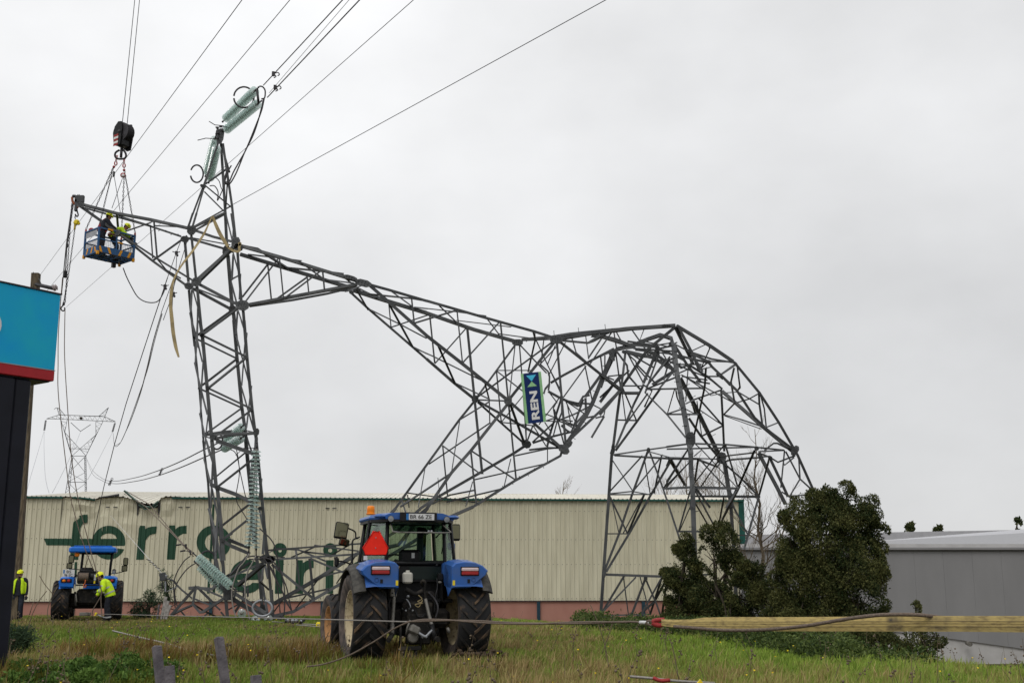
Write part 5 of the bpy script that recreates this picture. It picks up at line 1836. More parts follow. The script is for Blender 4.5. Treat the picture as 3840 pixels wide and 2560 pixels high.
bolts('R', [(240, 1400), (420, 1322), (760, 1122), (1222, 850)], 9, 'F', 1, .08)
bolts('E', [(1330, 1225), (1050, 1370), (740, 1560)], 10, 'F', 1, .07)
bolts('A', [(1150, 900), (1330, 955)], 4, 'B', 1, .05)
# clamp bracket box, peak rods
for pts, w in (([(280, 430), (325, 458), (395, 465)], .018), ([(190, 578), (255, 562), (340, 568)], .018)):
    MB().tube([pt('K', x, y, 42.3) for x, y in pts], w, 5).build('peak_rod', M['steel_dark'], pyl)
mb = MB()
for (x, y) in ((345, 480), (372, 470), (350, 520), (345, 560), (385, 500)):
    mb.box(pt('K', x, y, 42.2), (.09, .10, .06))
mb.tube([pt('K', 330, 476, 42.2), pt('K', 420, 474, 42.2)], .02, 5)
mb.build('peak_fitting', M['steel_dark'], pyl)

# ------------------------------------------------------------------ REN sign plate hung in the lattice
def sgn(x, y, dy=0): return pt('E', x, y, 44.2 + dy)
ren = thing('company_plate', 'navy plate with white REN lettering and green edges hanging in the lattice', 'sign', sgn(1176, 775))
c00, c10, c11, c01 = sgn(1082, 588), sgn(1232, 573), sgn(1270, 942), sgn(1120, 963)
U_ = ((c10 - c00) + (c11 - c01)) / 2; V_ = ((c00 - c01) + (c10 - c11)) / 2
cc = (c00 + c10 + c11 + c01) / 4
Wd, Hd = U_.length, V_.length
Un, Vn = U_.normalized(), V_.normalized()
Nn = Un.cross(Vn).normalized()          # towards the viewer (x right, z up -> -y)
R4 = Matrix(((Un.x, Vn.x, Nn.x, cc.x), (Un.y, Vn.y, Nn.y, cc.y), (Un.z, Vn.z, Nn.z, cc.z), (0, 0, 0, 1)))
if Nn.y > 0: print('REN normal wrong')
gw = Wd * .13
MB().box((0, 0, 0), (Wd - 2 * gw, Hd - .02, .02), R4).build('panel', M['rennavy'], ren)
for sx_ in (-1, 1):
    for half in (-1, 1):
        MB().box((sx_ * (Wd - gw) / 2, half * Hd * .247, .004), (gw, Hd * .49, .035), R4).build('edge_strip', M['rengreen'], ren)
# lettering reads upwards: rotate text by +90 degrees
TT = R4 @ Matrix.Translation((Wd * .02, -Hd * .150, .014)) @ Matrix.Rotation(math.radians(90), 4, 'Z')
put_text('REN', Hd * .56, Wd * .38, TT, M['renwhite'], ren, bold=.035)
Tl = R4 @ Matrix.Translation((0, Hd * .31, .014))
MB().prism([(-.24 * Wd, .135 * Hd), (.24 * Wd, .135 * Hd), (0, .015 * Hd)], -.004, .004, 'z', Tl).build('logo_triangle', M['rencyan'], ren)
MB().prism([(-.24 * Wd, -.09 * Hd), (0, .010 * Hd), (.24 * Wd, -.09 * Hd)], -.004, .004, 'z', Tl).build('logo_triangle', M['rengreen'], ren)

# ------------------------------------------------------------------ insulator strings
def disc_mesh():
    mb = MB()
    mb.lathe([(.02, .05), (.05, .045), (.10, .03), (.155, .0), (.165, -.015), (.155, -.02), (.12, -.008), (.10, -.03), (.085, -.01), (.06, -.03), (.03, -.02)], 16, mi=0)
    mb.lathe([(.001, .085), (.04, .08), (.048, .045), (.045, .02), (.03, -.05), (.001, -.06)], 8, mi=1)
    return mb.mesh('disc', (M['insul'], M['grey']))
DISC = disc_mesh()
GI = 'glass insulator strings of the wrecked line'
def string(label, a, b, n, scale=1.0, group=GI, tube=True):
    t = thing('insulator_string', label, 'insulator', a, group=group)
    ti = Matrix.Translation(-a)
    d = (b - a); q = d.to_track_quat('-Z', 'Y').to_matrix().to_4x4()
    for i in range(n):
        o = bpy.data.objects.new('glass_disc', DISC); o.parent = t; o.matrix_parent_inverse = ti
        C.objects.link(o)
        o.matrix_basis = Matrix.Translation(a.lerp(b, (i + .5) / n)) @ q @ Matrix.Diagonal((scale, scale, min(1.0, d.length / n / .145), 1))
    for e0, e1 in ((a - d.normalized() * .25, a), (b, b + d.normalized() * .25)):
        mb = MB(); mb.tube([e0, e1], .025, 5); mb.ball(e0, .045, 6); mb.ball(e1, .04, 6); mb.build('end_fitting', M['steel_dark'], t)
    return t
def ring(k, pts, Y, parent=None, r=.035, m='steel_dark', name='corona_ring'):
    p = curve_pts([pt(k, x, y, Y) for x, y in pts], 6)
    mb = MB(); mb.tube(p, r, 8); return mb.build(name, M[m], parent)
def circ(cx, cy, rx, ry, a0, a1, n=14): return [(cx + rx * math.cos(math.radians(a0 + (a1 - a0) * i / n)), cy - ry * math.sin(math.radians(a0 + (a1 - a0) * i / n))) for i in range(n + 1)]
s1 = string('upper glass string pointing up to the conductors from the pylon peak', pt('K', 408, 412, 42.9), pt('K', 645, 185, 40.8), 19, 1.12)
ring('K', circ(553, 241, 79, 81, 172, -187 + 14, 20)[::1], 41.2, s1)
s2 = string('lower glass string beside the upper one at the pylon peak', pt('K', 412, 498, 42.9), pt('K', 665, 290, 40.8), 19, 1.12)
s3 = string('faint glass string hanging behind the left edge of the pylon peak', pt('K', 328, 560, 43.4), pt('K', 258, 830, 45.2), 22, 1.0)
ring('K', circ(184, 840, 50, 68, 155, -165, 18), 44.6, s3)
s4 = string('glass string hanging down between the two peak legs', pt('K', 340, 630, 43.2), pt('K', 285, 880, 44.8), 22, 1.1)
s5 = string('long clear glass string hanging free down the right side of the crossarm', pt('P', 912, 120, 42.0), pt('P', 815, 1395, 42.0), 24, 1.14)
s6 = string('second clear glass string close behind the long hanging one', pt('P', 915, 170, 42.6), pt('P', 908, 1425, 42.6), 23, .92)
s7 = string('thick glass string slanting over the green lettering by the fallen end', pt('Q', 768, 455, 42.6), pt('Q', 1300, 925, 42.0), 17, 1.05)
s8 = string('lower of the two slanting glass strings by the fallen end', pt('Q', 792, 600, 42.8), pt('Q', 1185, 1010, 42.6), 14, .98)
s9 = string('upper glass string inside the upright crossarm frame', pt('O', 705, 1255, 43.1), pt('O', 530, 1395, 44.6), 18, 1.0)
s10 = string('lower glass string inside the upright crossarm frame', pt('O', 700, 1385, 43.0), pt('O', 505, 1505, 44.4), 18, 1.1)
for i, (k, x, y, lab) in enumerate((('Q', 1690, 1440, 'broken glass disc lying in the grass under the ring'), ('Q', 1890, 1440, 'broken glass disc lying in the grass right of the ring'),
                              ('Q', 1470, 1350, 'loose glass disc lodged in the debris left of the ring'))):
    o = put('loose_disc', DISC); tag(o, lab, 'insulator disc', 'fallen insulator discs')
    o.matrix_basis = Matrix.Translation(pt(k, x, y, 42.3)) @ Matrix.Rotation(1.2 + i * .3, 4, 'X')
rg = ring('Q', circ(1797, 1270, 155, 125, 75, -268, 24), 41.8, None, .045, 'steel_light', 'fallen_ring')
tag(rg, 'round grey steel corona ring standing in the wreck on the grass', 'corona ring')

# ------------------------------------------------------------------ cables
def cable(name, label, pts, r, m='wire', cat='cable', group=None, smooth=True, n=5, kind=None):
    p = curve_pts(pts, 6) if smooth and len(pts) > 2 else pts
    mb = MB(); mb.tube(p, r * (.62 if name == 'overhead_conductor' and r < .0205 and 'thick' not in label else 1), n)
    o = mb.build(name, M[m]); tag(o, label, cat, group, kind); return o
def ext(a, b, f): return a + (b - a) * f
CG = 'overhead line conductors'
def line(label, a, b, Ya, Yb, r=.016, m='wire', f=1.25, group=CG):
    """a: low far end, b: end leaving through the top of the picture (2352-wide coordinates)"""
    A_, B_ = D(*a, Ya), D(*b, Yb)
    return cable('overhead_conductor', label, [A_, ext(A_, B_, f)], r, m, 'cable', group, False)
line('thin wire leaving the top of the picture nearest the crane ropes', (92, 632), (556, 0), 90, 30, .020)
line('thin wire crossing just left of the wrecked pylon peak', (70, 713), (666, 0), 95, 32, .020)
line('wire passing behind the pylon peak down to the sign edge', (152, 705), (950, 0), 90, 30, .018)
line('single wire running from the pylon arm joint to the top middle of the picture', (447, 518), (1392, 0), 43, 26, .018, f=1.3)
line('upper of the twin thick conductors from the pylon peak', (605, 196), (787, 0), 40.5, 33, .020, f=1.6)
line('lower of the twin thick conductors from the pylon peak', (614, 224), (826, 0), 40.5, 33, .022, f=1.6)
line('thin wire running between the twin thick conductors', (618, 214), (802, 0), 40.5, 33, .009, f=1.6)
for i, (x, y) in enumerate(((628, 170), (632, 201))):
    mb = MB(); p = D(x, y, 39.3)
    mb.box(p, (.10, .10, .16)); mb.tube(curve_pts([p, p + Vector((.10, 0, -.10)), p + Vector((.02, 0, -.16))]), .02, 5); mb.tube(curve_pts([p, p + Vector((.16, 0, .05)), p + Vector((.22, 0, -.03)), p + Vector((.16, 0, -.08))]), .02, 5)
    o = mb.build('spacer_clamp', M['steel_dark']); tag(o, ('upper' if i == 0 else 'lower') + ' hooked damper clamp on the thick conductors above the peak', 'cable clamp', 'hooked conductor clamps')
JG = 'jumper cables of the wreck'
def K(*l, Y=42): return [pt('K', l[i], l[i + 1], Y) for i in range(0, len(l), 2)]
def Q(*l, Y=42): return [pt('Q', l[i], l[i + 1], Y) for i in range(0, len(l), 2)]
def Rr(*l, Y=42): return [pt('R', l[i], l[i + 1], Y) for i in range(0, len(l), 2)]
cable('jumper_cable', 'left strand of the double jumper looping down from the peak strings', K(712, 255, 690, 350, 640, 480, 570, 650, 520, 740, 470, 830, 440, 900, 418, 915, 402, 880, 425, 800, Y=41.6), .028, group=JG)
cable('jumper_cable', 'right strand of the double jumper looping down from the peak strings', K(708, 250, 672, 400, 625, 540, 560, 670, 520, 770, 485, 850, 440, 920, 405, 905, 430, 820, 455, 775, Y=41.9), .028, group=JG)
cable('jumper_cable', 'short hooked cable end dangling inside the peak frame', K(285, 935, 320, 935, 345, 965, 352, 1000, 347, 1050, 385, 970, 415, 900, Y=42.4), .022, group=JG)
cable('jumper_cable', 'thin curved cable below the peak brace', K(335, 872, 360, 900, 375, 950, 392, 975, Y=42.3), .018, group=JG)
cable('jumper_cable', 'bent bar loop closing the ends of the two peak strings', K(675, 155, 700, 160, 720, 190, 716, 245, 690, 255, Y=40.7), .03, group=JG)
cable('yoke_bar', 'short yoke bar joining the outer ends of the peak strings', K(655, 175, 668, 285, Y=40.7), .05, 'steel_dark', 'yoke bar', smooth=False)
cable('jumper_cable', 'outer black jumper looping from the arm foot down to the ground', Q(1540, 460, 1650, 440, 1780, 455, 1850, 520, 1950, 680, 2030, 850, 2119, 1010) + Rr(290, 1130, 395, 1300), .026, group=JG)
cable('jumper_cable', 'black jumper bowing from the arm foot over the first lower letter', Q(1580, 490, 1700, 490, 1830, 470, 1950, 510, 2060, 640) + Rr(180, 640, 240, 740, 280, 950, 285, 1200, 275, 1360, 235, 1412), .026, group=JG)
cable('jumper_cable', 'black cable hanging from the clamp beside the lower letter dot', Q(1750, 0, 1850, 90, 1925, 165, 1985, 260, 2010, 340) + Rr(150, 380, 190, 540, 240, 740, 320, 950, 360, 1150, 395, 1290), .024, group=JG)
cable('jumper_cable', 'black cable falling steeply to the bolt end of the low arm', Rr(0, 350, 60, 470, 100, 600, 130, 750, 180, 1000, 215, 1340, Y=42.2), .022, group=JG)
cable('jumper_cable', 'black cable crossing the first lower letter to the ground', Rr(0, 540, 80, 640, 160, 820, 250, 1010, 395, 1310, Y=42.4), .022, group=JG)
cable('jumper_cable', 'thin cable looping through the upright frame beside the long string', [pt('P', x, y, 43) for x, y in ((570, 120), (620, 145), (655, 200), (675, 280), (688, 370), (685, 480), (665, 600), (648, 700), (655, 800), (690, 870), (780, 1020), (810, 1110))], .018, group=JG)
cable('jumper_cable', 'second thin cable crossing the first inside the upright frame', [pt('P', x, y, 43.2) for x, y in ((650, 120), (672, 230), (690, 370), (730, 560), (770, 740))], .018, group=JG)
cable('jumper_cable', 'thin brace wire from the inner string to the long hanging string', [pt('P', x, y, 42.6) for x, y in ((640, 195), (745, 102), (900, 102))], .014, group=JG, smooth=False)
cable('jumper_cable', 'thick curved bar under the inner strings', [pt('O', x, y, 43.2) for x, y in ((375, 1490), (405, 1515), (440, 1510), (470, 1480), (485, 1420), (480, 1380), (465, 1350))], .035, group=JG)
cable('conductor_cable', 'upper of the two cables sagging from the crossarm to the distant pylon', [pt('B', 1850, 575, 43.5), pt('B', 1700, 645, 46), pt('B', 1500, 745, 52), pt('B', 1300, 825, 62), pt('B', 1130, 875, 80), pt('B', 960, 902, 110), pt('B', 860, 880, 150), pt('B', 770, 800, 230), pt('B', 722, 700, 380)], [.022] * 1 and .026, group='sagging cables to the distant pylon')
cable('conductor_cable', 'lower of the two cables sagging from the crossarm to the distant pylon', [pt('B', 1860, 640, 43.5), pt('B', 1710, 705, 46), pt('B', 1500, 795, 52), pt('B', 1300, 865, 62), pt('B', 1130, 905, 80), pt('B', 960, 924, 110), pt('B', 860, 900, 150), pt('B', 770, 830, 230), pt('B', 730, 720, 380)], .026, group='sagging cables to the distant pylon')
for i, (x, y, Y) in enumerate(((1352, 825, 60), (930, 908, 115))):
    mb = MB(); s = Y / 60
    for dz in (-.14, 0, .14): mb.lathe([(.05 * s, -.02 * s), (.075 * s, 0), (.05 * s, .02 * s)], 8, Matrix.Translation(pt('B', x, y, Y) + Vector((dz * s * .4, 0, dz * s))) @ Matrix.Rotation(math.radians(90), 4, 'X'))
    mb.tube([pt('B', x + 6, y - 20, Y), pt('B', x - 12, y + 24, Y)], .03 * s, 4)
    o = mb.build('line_spacer', M['steel_dark']); tag(o, ('larger chain like spacer between the sagging cables near the crossarm', 'smaller spacer between the sagging cables near the distant pylon')[i], 'cable spacer', 'spacers on the sagging cables')
FG = 'conductors hanging from the distant pylon'
for lab, l, Y0, Y1 in (('pair of pale conductors dropping from left tip of the distant pylon, outer', [(370, 485), (310, 690), (262, 850), (222, 1000)], 378, 230), ('inner pale conductor dropping from left tip of the distant pylon', [(372, 485), (370, 620), (378, 830), (392, 930), (412, 1000)], 378, 230),
                       ('pale conductor running down left from right tip of the distant pylon', [(945, 492), (840, 700), (770, 830), (735, 890)], 378, 250), ('pale conductor falling from centre of the distant pylon to the roof', [(676, 490), (590, 700), (480, 925), (440, 1000)], 378, 230),
                       ('conductor swinging up from right tip of the distant pylon', [(950, 500), (962, 600), (1000, 595), (1050, 500), (1090, 395), (1160, 200), (1235, -20), (1295, -260), (1362, -500)], 376, 44)):
    n = len(l)
    cable('far_conductor', lab, [pt('B', x, y, Y0 + (Y1 - Y0) * (i / (n - 1)) ** .5) for i, (x, y) in enumerate(l)], .05 if Y1 > 100 else [.06, .05, .04, .03, .016], 'steel_light' if Y1 > 100 else 'wire', group=FG)
cable('far_conductor', 'second conductor swinging up beside it from right tip of the distant pylon', [pt('B', x, y, Y) for x, y, Y in ((965, 604, 330), (1010, 580, 250), (1060, 480, 180), (1098, 395, 140), (1165, 210, 90), (1228, -15, 60), (1285, -260, 50), (1355, -505, 44.2))], [.06, .05, .04, .03, .016], 'wire', group=FG)
cable('guy_wire', 'long straight guy wire from the hung clamp down to the warehouse roof', [pt('A', 1230, 1260, 45), pt('A', 1130, 1560, 48), pt('B', 1060, 250, 52), pt('B', 960, 600, 55), pt('B', 870, 960, 58.5), pt('B', 778, 1390, 60)], .02, cat='wire', smooth=False)
# guy chain from the cage to the clamp
cable('sling_rope', 'slack dark rope looping from the cage underside to the hung clamp', [pt('A', x, y, 43) for x, y in ((905, 1185), (930, 1250), (970, 1330), (1010, 1395), (1060, 1430), (1120, 1440), (1165, 1425), (1200, 1370), (1215, 1325))], .022, cat='rope')
for lab, l in (('thin stay wire from the arm joint down to the upper hung clamp', [(1330, 985), (1297, 1070)]), ('thin stay wire dropping left of the pylon from the upper clamp', [(1297, 1070), (1230, 1260)]),
               ('dark stay wire dropping along the left edge of the upright frame', [(1375, 990), (1310, 1200), (1250, 1430), (1200, 1568)]),               ('stay wire hanging with a loose end beside the yellow webbing', [(1300, 1085), (1290, 1250), (1270, 1370), (1265, 1500)])):
    cable('stay_wire', lab, [pt('A', x, y, 43.5) for x, y in l], .014, 'wire_light' if 'second' in lab else 'wire', 'wire', 'stay wires left of the upright frame', smooth=False)
cable('stay_wire', 'single wire from the swinging pair up to the arm joint', [pt('S1', 604, 1174, 44.1), pt('S1', 648, 1050, 43.6)], .014, 'wire', 'wire', 'stay wires left of the upright frame', smooth=False)
for k, x, y, lab in (('A', 1297, 1075, 'small upper wire clamp hanging left of the upright frame'), ('A', 1213, 1320, 'larger wire clamp where the slack rope meets the stay wires'), ('A', 1275, 1375, 'small hooked clamp beside the yellow webbing')):
    mb = MB(); p = pt(k, x, y, 43.4)
    mb.box(p, (.10, .08, .14)); mb.tube([p + Vector((-.16, 0, .06)), p, p + Vector((.14, 0, .05))], .018, 4); mb.ball(p + Vector((.04, 0, -.1)), .05, 6)
    o = mb.build('wire_clamp', M['steel_dark']); tag(o, lab, 'wire clamp', 'wire clamps left of the upright frame')
# webbing sling over the joint
def ribbon(name, label, pts, w, m, cat, th=.012, wdir=None, widths=None, parent=None, group=None, twist=None):
    p = curve_pts(pts, 6); vs = []
    for i, q in enumerate(p):
        d = ((p[min(i + 1, len(p) - 1)] - p[max(i - 1, 0)])).normalized()
        v = Vector((0, 1, 0)); v = (v - d * v.dot(d)).normalized()
        s = d.cross(v).normalized()
        f = i / (len(p) - 1)
        if twist: s = (Matrix.Rotation(twist * math.sin(f * 5), 3, d) @ s)
        ww = w if widths is None else float(np.interp(f, np.linspace(0, 1, len(widths)), widths)) * w
        nn = d.cross(s).normalized() * th / 2
        vs += [q + s * ww / 2 + nn, q - s * ww / 2 + nn, q - s * ww / 2 - nn, q + s * ww / 2 - nn]
    fs = [(0, 1, 2, 3), tuple(len(vs) - 4 + k for k in (3, 2, 1, 0))]
    for i in range(len(p) - 1):
        for k in range(4):
            l = (k + 1) % 4; fs.append((i * 4 + k, i * 4 + 4 + k, i * 4 + 4 + l, i * 4 + l))
    me = bpy.data.meshes.new(name); me.from_pydata([tuple(v) for v in vs], [], fs); me.materials.append(M[m])
    o = put(name, me, parent)
    if label: tag(o, label, cat, group)
    return o
ws = thing('webbing_sling', 'tan webbing sling draped over the crossarm joint with a long loose tail', 'webbing sling', pt('M', 490, 30, 42))
ribbon('tail', None, [pt('M', x, y, 41.9) for x, y in ((490, 28), (440, 140), (380, 260), (260, 440), (150, 580), (80, 690), (30, 800), (8, 920), (0, 1080), (15, 1250), (30, 1400), (60, 1568), (95, 1690))], .115, 'straps2', None, widths=[.3, .5, .9, 1.0, .9, .6, .8, 1, 1.1, 1.2, 1.2, 1.1, .6], parent=ws, twist=.5)
ribbon('short_leg', None, [pt('M', x, y, 42.0) for x, y in ((492, 32), (530, 130), (580, 240), (640, 340), (680, 400))], .13, 'straps2', None, widths=[.6, 1, 1.1, 1, .7], parent=ws)
ribbon('wrap', None, [pt('M', x, y, 42.0) for x, y in ((670, 395), (720, 430), (770, 448), (808, 440), (806, 400), (820, 355), (808, 352), (815, 380))], .09, 'straps2', None, parent=ws)
# ------------------------------------------------------------------ wheels
RX = Matrix.Rotation(math.radians(90), 4, 'Y')
_wc = {}
def wheel_meshes(R, W, lugs, rimr, rimmat, tag_):
    if tag_ in _wc: return _wc[tag_]
    mb = MB()
    h = W / 2
    prof = [(rimr, -h * .72), (rimr + .03, -h * .82), (R * .80, -h * .98), (R * .90, -h * 1.0), (R * .945, -h * .92), (R * .955, -h * .5), (R * .96, 0),
            (R * .955, h * .5), (R * .945, h * .92), (R * .90, h * 1.0), (R * .80, h * .98), (rimr + .03, h * .82), (rimr, h * .72)]
    n = 40
    vs = []; fs = []; mi = []
    b0 = len(mb.v)
    mb.lathe(prof, n, RX, 0)
    # side walls carry the dusty material
    for q in range(len(mb.f)):
        row = q // n
        if row < 3 or row > 8: mb.m[q] = 1
    for side in (-1, 1):
        for i in range(lugs):
            a0 = 2 * math.pi * (i + (.5 if side > 0 else 0)) / lugs
            st = 5
            for j in range(st):
                def P(f, k, lift):
                    xx = side * (f * h * 1.02) + (-side * .02)
                    aa = a0 + (f ** 1.15) * .44 * (.8 / R) + k * (.030 + .012 * f) / R
                    rr = (R if lift else R * .94) - (.0 if f < .85 else (f - .85) * .30)
                    return (xx, math.cos(aa) * rr, math.sin(aa) * rr)
                f0, f1 = j / st, (j + 1) / st
                v = [P(f0, -1, 0), P(f0, 1, 0), P(f1, 1, 0), P(f1, -1, 0), P(f0, -.8, 1), P(f0, .8, 1), P(f1, .8, 1), P(f1, -.8, 1)]
                mb.add(v, [(4, 5, 6, 7), (0, 4, 7, 3), (1, 2, 6, 5)] + ([(0, 1, 5, 4)] if j == 0 else []) + ([(3, 7, 6, 2)] if j == st - 1 else []), 2)
    ty = mb.mesh('tyre', (M['rubber'], M['rubber_side'], M['lug']))
    mb = MB()
    rp = [(rimr, -h * .74), (rimr + .012, -h * .78), (rimr + .012, -h * .74), (rimr - .03, -h * .68), (rimr - .06, -h * .25), (rimr * .75, -h * .10), (rimr * .45, -h * .05), (rimr * .42, -h * .30), (rimr * .22, -h * .34), (.001, -h * .34)]
    mb.lathe(rp, 32, RX, 0)
    mb.lathe([(r, -z * .98) for r, z in rp[:6]] + [(.001, h * .09)], 32, RX, 0)
    for i in range(8):
        a = i * math.pi / 4; c = (-h * .36, math.cos(a) * rimr * .33, math.sin(a) * rimr * .33)
        mb.box(c, (.03, .03, .03), mi=1)
    rm = mb.mesh('rim', (rimmat, M['steel_dark']))
    _wc[tag_] = (ty, rm); return ty, rm
def wheel(parent, name, loc, R, W, lugs, rimr, rimmat, tag_, flip=False, steer=0):
    ty, rm = wheel_meshes(R, W, lugs, rimr, rimmat, tag_)
    w = bpy.data.objects.new(name, ty); w.location = loc; C.objects.link(w); w.parent = parent
    w.rotation_euler = (.3 * loc[1], 0, steer + (math.pi if flip else 0))
    r = bpy.data.objects.new('rim', rm); C.objects.link(r); r.parent = w
    return w
def part(parent, name, m, fn):
    mb = MB(); fn(mb); return mb.build(name, m, parent)
def tubep(parent, name, m, pts, r, n=6, smooth=True, **k):
    return part(parent, name, m, lambda b: b.tube(curve_pts(pts, 5) if smooth and len(pts) > 2 else pts, r, n, **k))
def boxp(parent, name, m, c, d, r=.015, rot=None):
    return part(parent, name, m, lambda b: b.rbox(c, d, r, rot=rot))
def Ry(a): return Matrix.Rotation(math.radians(a), 3, 'Y')
def Rx(a): return Matrix.Rotation(math.radians(a), 3, 'X')
def Rz(a): return Matrix.Rotation(math.radians(a), 3, 'Z')

# ------------------------------------------------------------------ near tractor
T1 = at(1580, 2479, 22.1); T1.x -= .15
tr = thing('cab_tractor', 'large blue cab tractor with red triangle seen from behind in the field', 'tractor', (T1.x, T1.y, ground_z(T1.x, T1.y) + .0), math.radians(18.5), local=True)
def cx(px, y=0.0):      # crop column -> tractor x at local y
    k = 443 * 22.1 / (22.1 + y * .95)
    return ((px - 1061) / k + y * .317) / .948
def cz(py, y=0.0):
    k = 443 * 22.1 / (22.1 + y * .95)
    return EYE + (674 - py) / k
wheel(tr, 'rear_wheel', (-.98, 0, .815), .83, .62, 19, .50, M['rim'], 'r')
wheel(tr, 'rear_wheel', (.98, 0, .815), .83, .62, 19, .50, M['rim'], 'r', True)
wheel(tr, 'front_wheel', (-.99, 2.72, .60), .62, .44, 16, .36, M['rim_rust'], 'f', steer=.04)
wheel(tr, 'front_wheel', (.90, 2.72, .60), .62, .44, 16, .36, M['rim_rust'], 'f', True, steer=.04)
# body underneath
boxp(tr, 'rear_axle', M['blackmud'], (0, 0, .80), (1.35, .34, .36), .08)
boxp(tr, 'gearbox', M['blackmud'], (0, .7, .78), (.52, 1.7, .62), .06)
boxp(tr, 'cab_bulkhead', M['black'], (0, .10, 1.28), (1.0, .06, 1.0), .02)
boxp(tr, 'front_axle', M['blackmud'], (0, 2.72, .52), (1.5, .2, .2), .04)
boxp(tr, 'engine_block', M['blackmud'], (0, 2.2, .85), (.5, 1.3, .5), .05)
def hood(b):
    st = [(1.35, .40, 1.78), (2.0, .40, 1.70), (2.8, .38, 1.58), (3.25, .34, 1.42)]
    vs = []
    for y, w, z in st:
        vs += [(-w, y, 1.0), (-w, y, z - .16), (-w * .72, y, z), (w * .72, y, z), (w, y, z - .16), (w, y, 1.0)]
    fs = []
    for i in range(3):
        for k in range(5): fs.append((i * 6 + k, i * 6 + k + 1, i * 6 + k + 7, i * 6 + k + 6))
    fs += [(18, 19, 20, 21, 22, 23), (5, 4, 3, 2, 1, 0)]
    b.add(vs, fs)
part(tr, 'bonnet', M['blue'], hood)
tubep(tr, 'exhaust_pipe', M['black'], [(.55, 1.55, 1.2), (.55, 1.5, 2.1), (.55, 1.45, 2.55)], .04)
boxp(tr, 'front_weight', M['black'], (0, 3.4, .68), (.75, .22, .42), .04)
boxp(tr, 'front_linkage', M['blackmud'], (-.55, 3.5, .42), (.34, .5, .46), .05)
# cab frame
belt, roofz = 1.84, 2.62
cabp = [(-.57, -.06), (-.90, .45), (-.78, 1.48), (.78, 1.48), (.90, .45), (.57, -.06)]
top = [(-.55, -.02), (-.80, .42), (-.70, 1.38), (.70, 1.38), (.80, .42), (.55, -.02)]
for i, (a, b_) in enumerate(zip(cabp, top)):
    nm = 'cab_pillar'
    bot_z = 1.0 if i in (1, 4) else (1.75 if i in (0, 5) else 1.1)
    tubep(tr, nm, M['black'], [(a[0], a[1], bot_z), (a[0], a[1], belt), (b_[0], b_[1], roofz)], .038, 4, False)
def pane(b, i, j, z0=belt, z1=roofz - .03, ins=.05):
    A0, A1 = Vector((*cabp[i], z0)), Vector((*cabp[j], z0)); B0, B1 = Vector((*top[i], z1)), Vector((*top[j], z1))
    d = (A1 - A0).normalized() * ins
    nrm = Vector((A1.y - A0.y, A0.x - A1.x, 0)).normalized() * .003
    q = [A0 + d, A1 - d, B1 - d, B0 + d]
    b.add([v + nrm for v in q] + [v - nrm for v in q], [(0, 1, 2, 3), (7, 6, 5, 4), (0, 4, 5, 1), (1, 5, 6, 2), (2, 6, 7, 3), (3, 7, 4, 0)])
part(tr, 'quarter_window', M['glass'], lambda b: pane(b, 0, 1))
part(tr, 'quarter_window', M['glass'], lambda b: pane(b, 4, 5))
part(tr, 'door_window', M['glass'], lambda b: pane(b, 1, 2, 1.25))
part(tr, 'door_window', M['glass'], lambda b: pane(b, 3, 4, 1.25))
part(tr, 'windscreen', M['glass'], lambda b: pane(b, 2, 3, 1.72))
# rear window swung up
def visor(b):
    A_ = [(-.50, -.06, 2.56), (.50, -.06, 2.56), (.56, -.52, 2.39), (-.56, -.52, 2.39)]
    b.add([Vector(v) for v in A_] + [Vector(v) + Vector((0, 0, -.008)) for v in A_], [(0, 1, 2, 3), (7, 6, 5, 4), (0, 4, 5, 1), (1, 5, 6, 2), (2, 6, 7, 3), (3, 7, 4, 0)])
v = part(tr, 'rear_window', M['glass_dark'], visor); tag(v, 'open rear window swung up under the roof')
vf = MB(); vf.tube([(-.50, -.06, 2.56), (-.56, -.52, 2.39), (-.45, -.56, 2.375), (.45, -.56, 2.375), (.56, -.52, 2.39), (.50, -.06, 2.56)], .014, 5)
vf.build('window_frame', M['grey'], v)
for q in (.0, .055):
    mb = MB(); mb.lathe([(.001, -.01), (.02, -.008), (.02, .01), (.001, .012)], 10, Matrix.Translation((.12 + q, -.545, 2.40)) @ Matrix.Rotation(math.radians(90), 4, 'X')); mb.build('hinge_cap', M['steel_light'], v)
tubep(tr, 'rear_sill', M['black'], [(-.57, -.07, belt - .02), (.57, -.07, belt - .02)], .05, 4, False)
boxp(tr, 'rear_panel', M['black'], (0, -.03, 1.64), (1.10, .05, .34), .01)
part(tr, 'lower_rear_glass', mat('near_black_glass', (.012, .02, .018), .25), lambda b: b.box((.18, -.065, 1.64), (.62, .008, .24)))  # opaque pane in one near-black colour
boxp(tr, 'cab_floor', M['black'], (0, .7, 1.12), (1.5, 1.5, .08), .02)
for s in (-1, 1):
    boxp(tr, 'inner_fender', M['black'], (s * .52, .45, 1.45), (.06, 1.1, .7), .02)
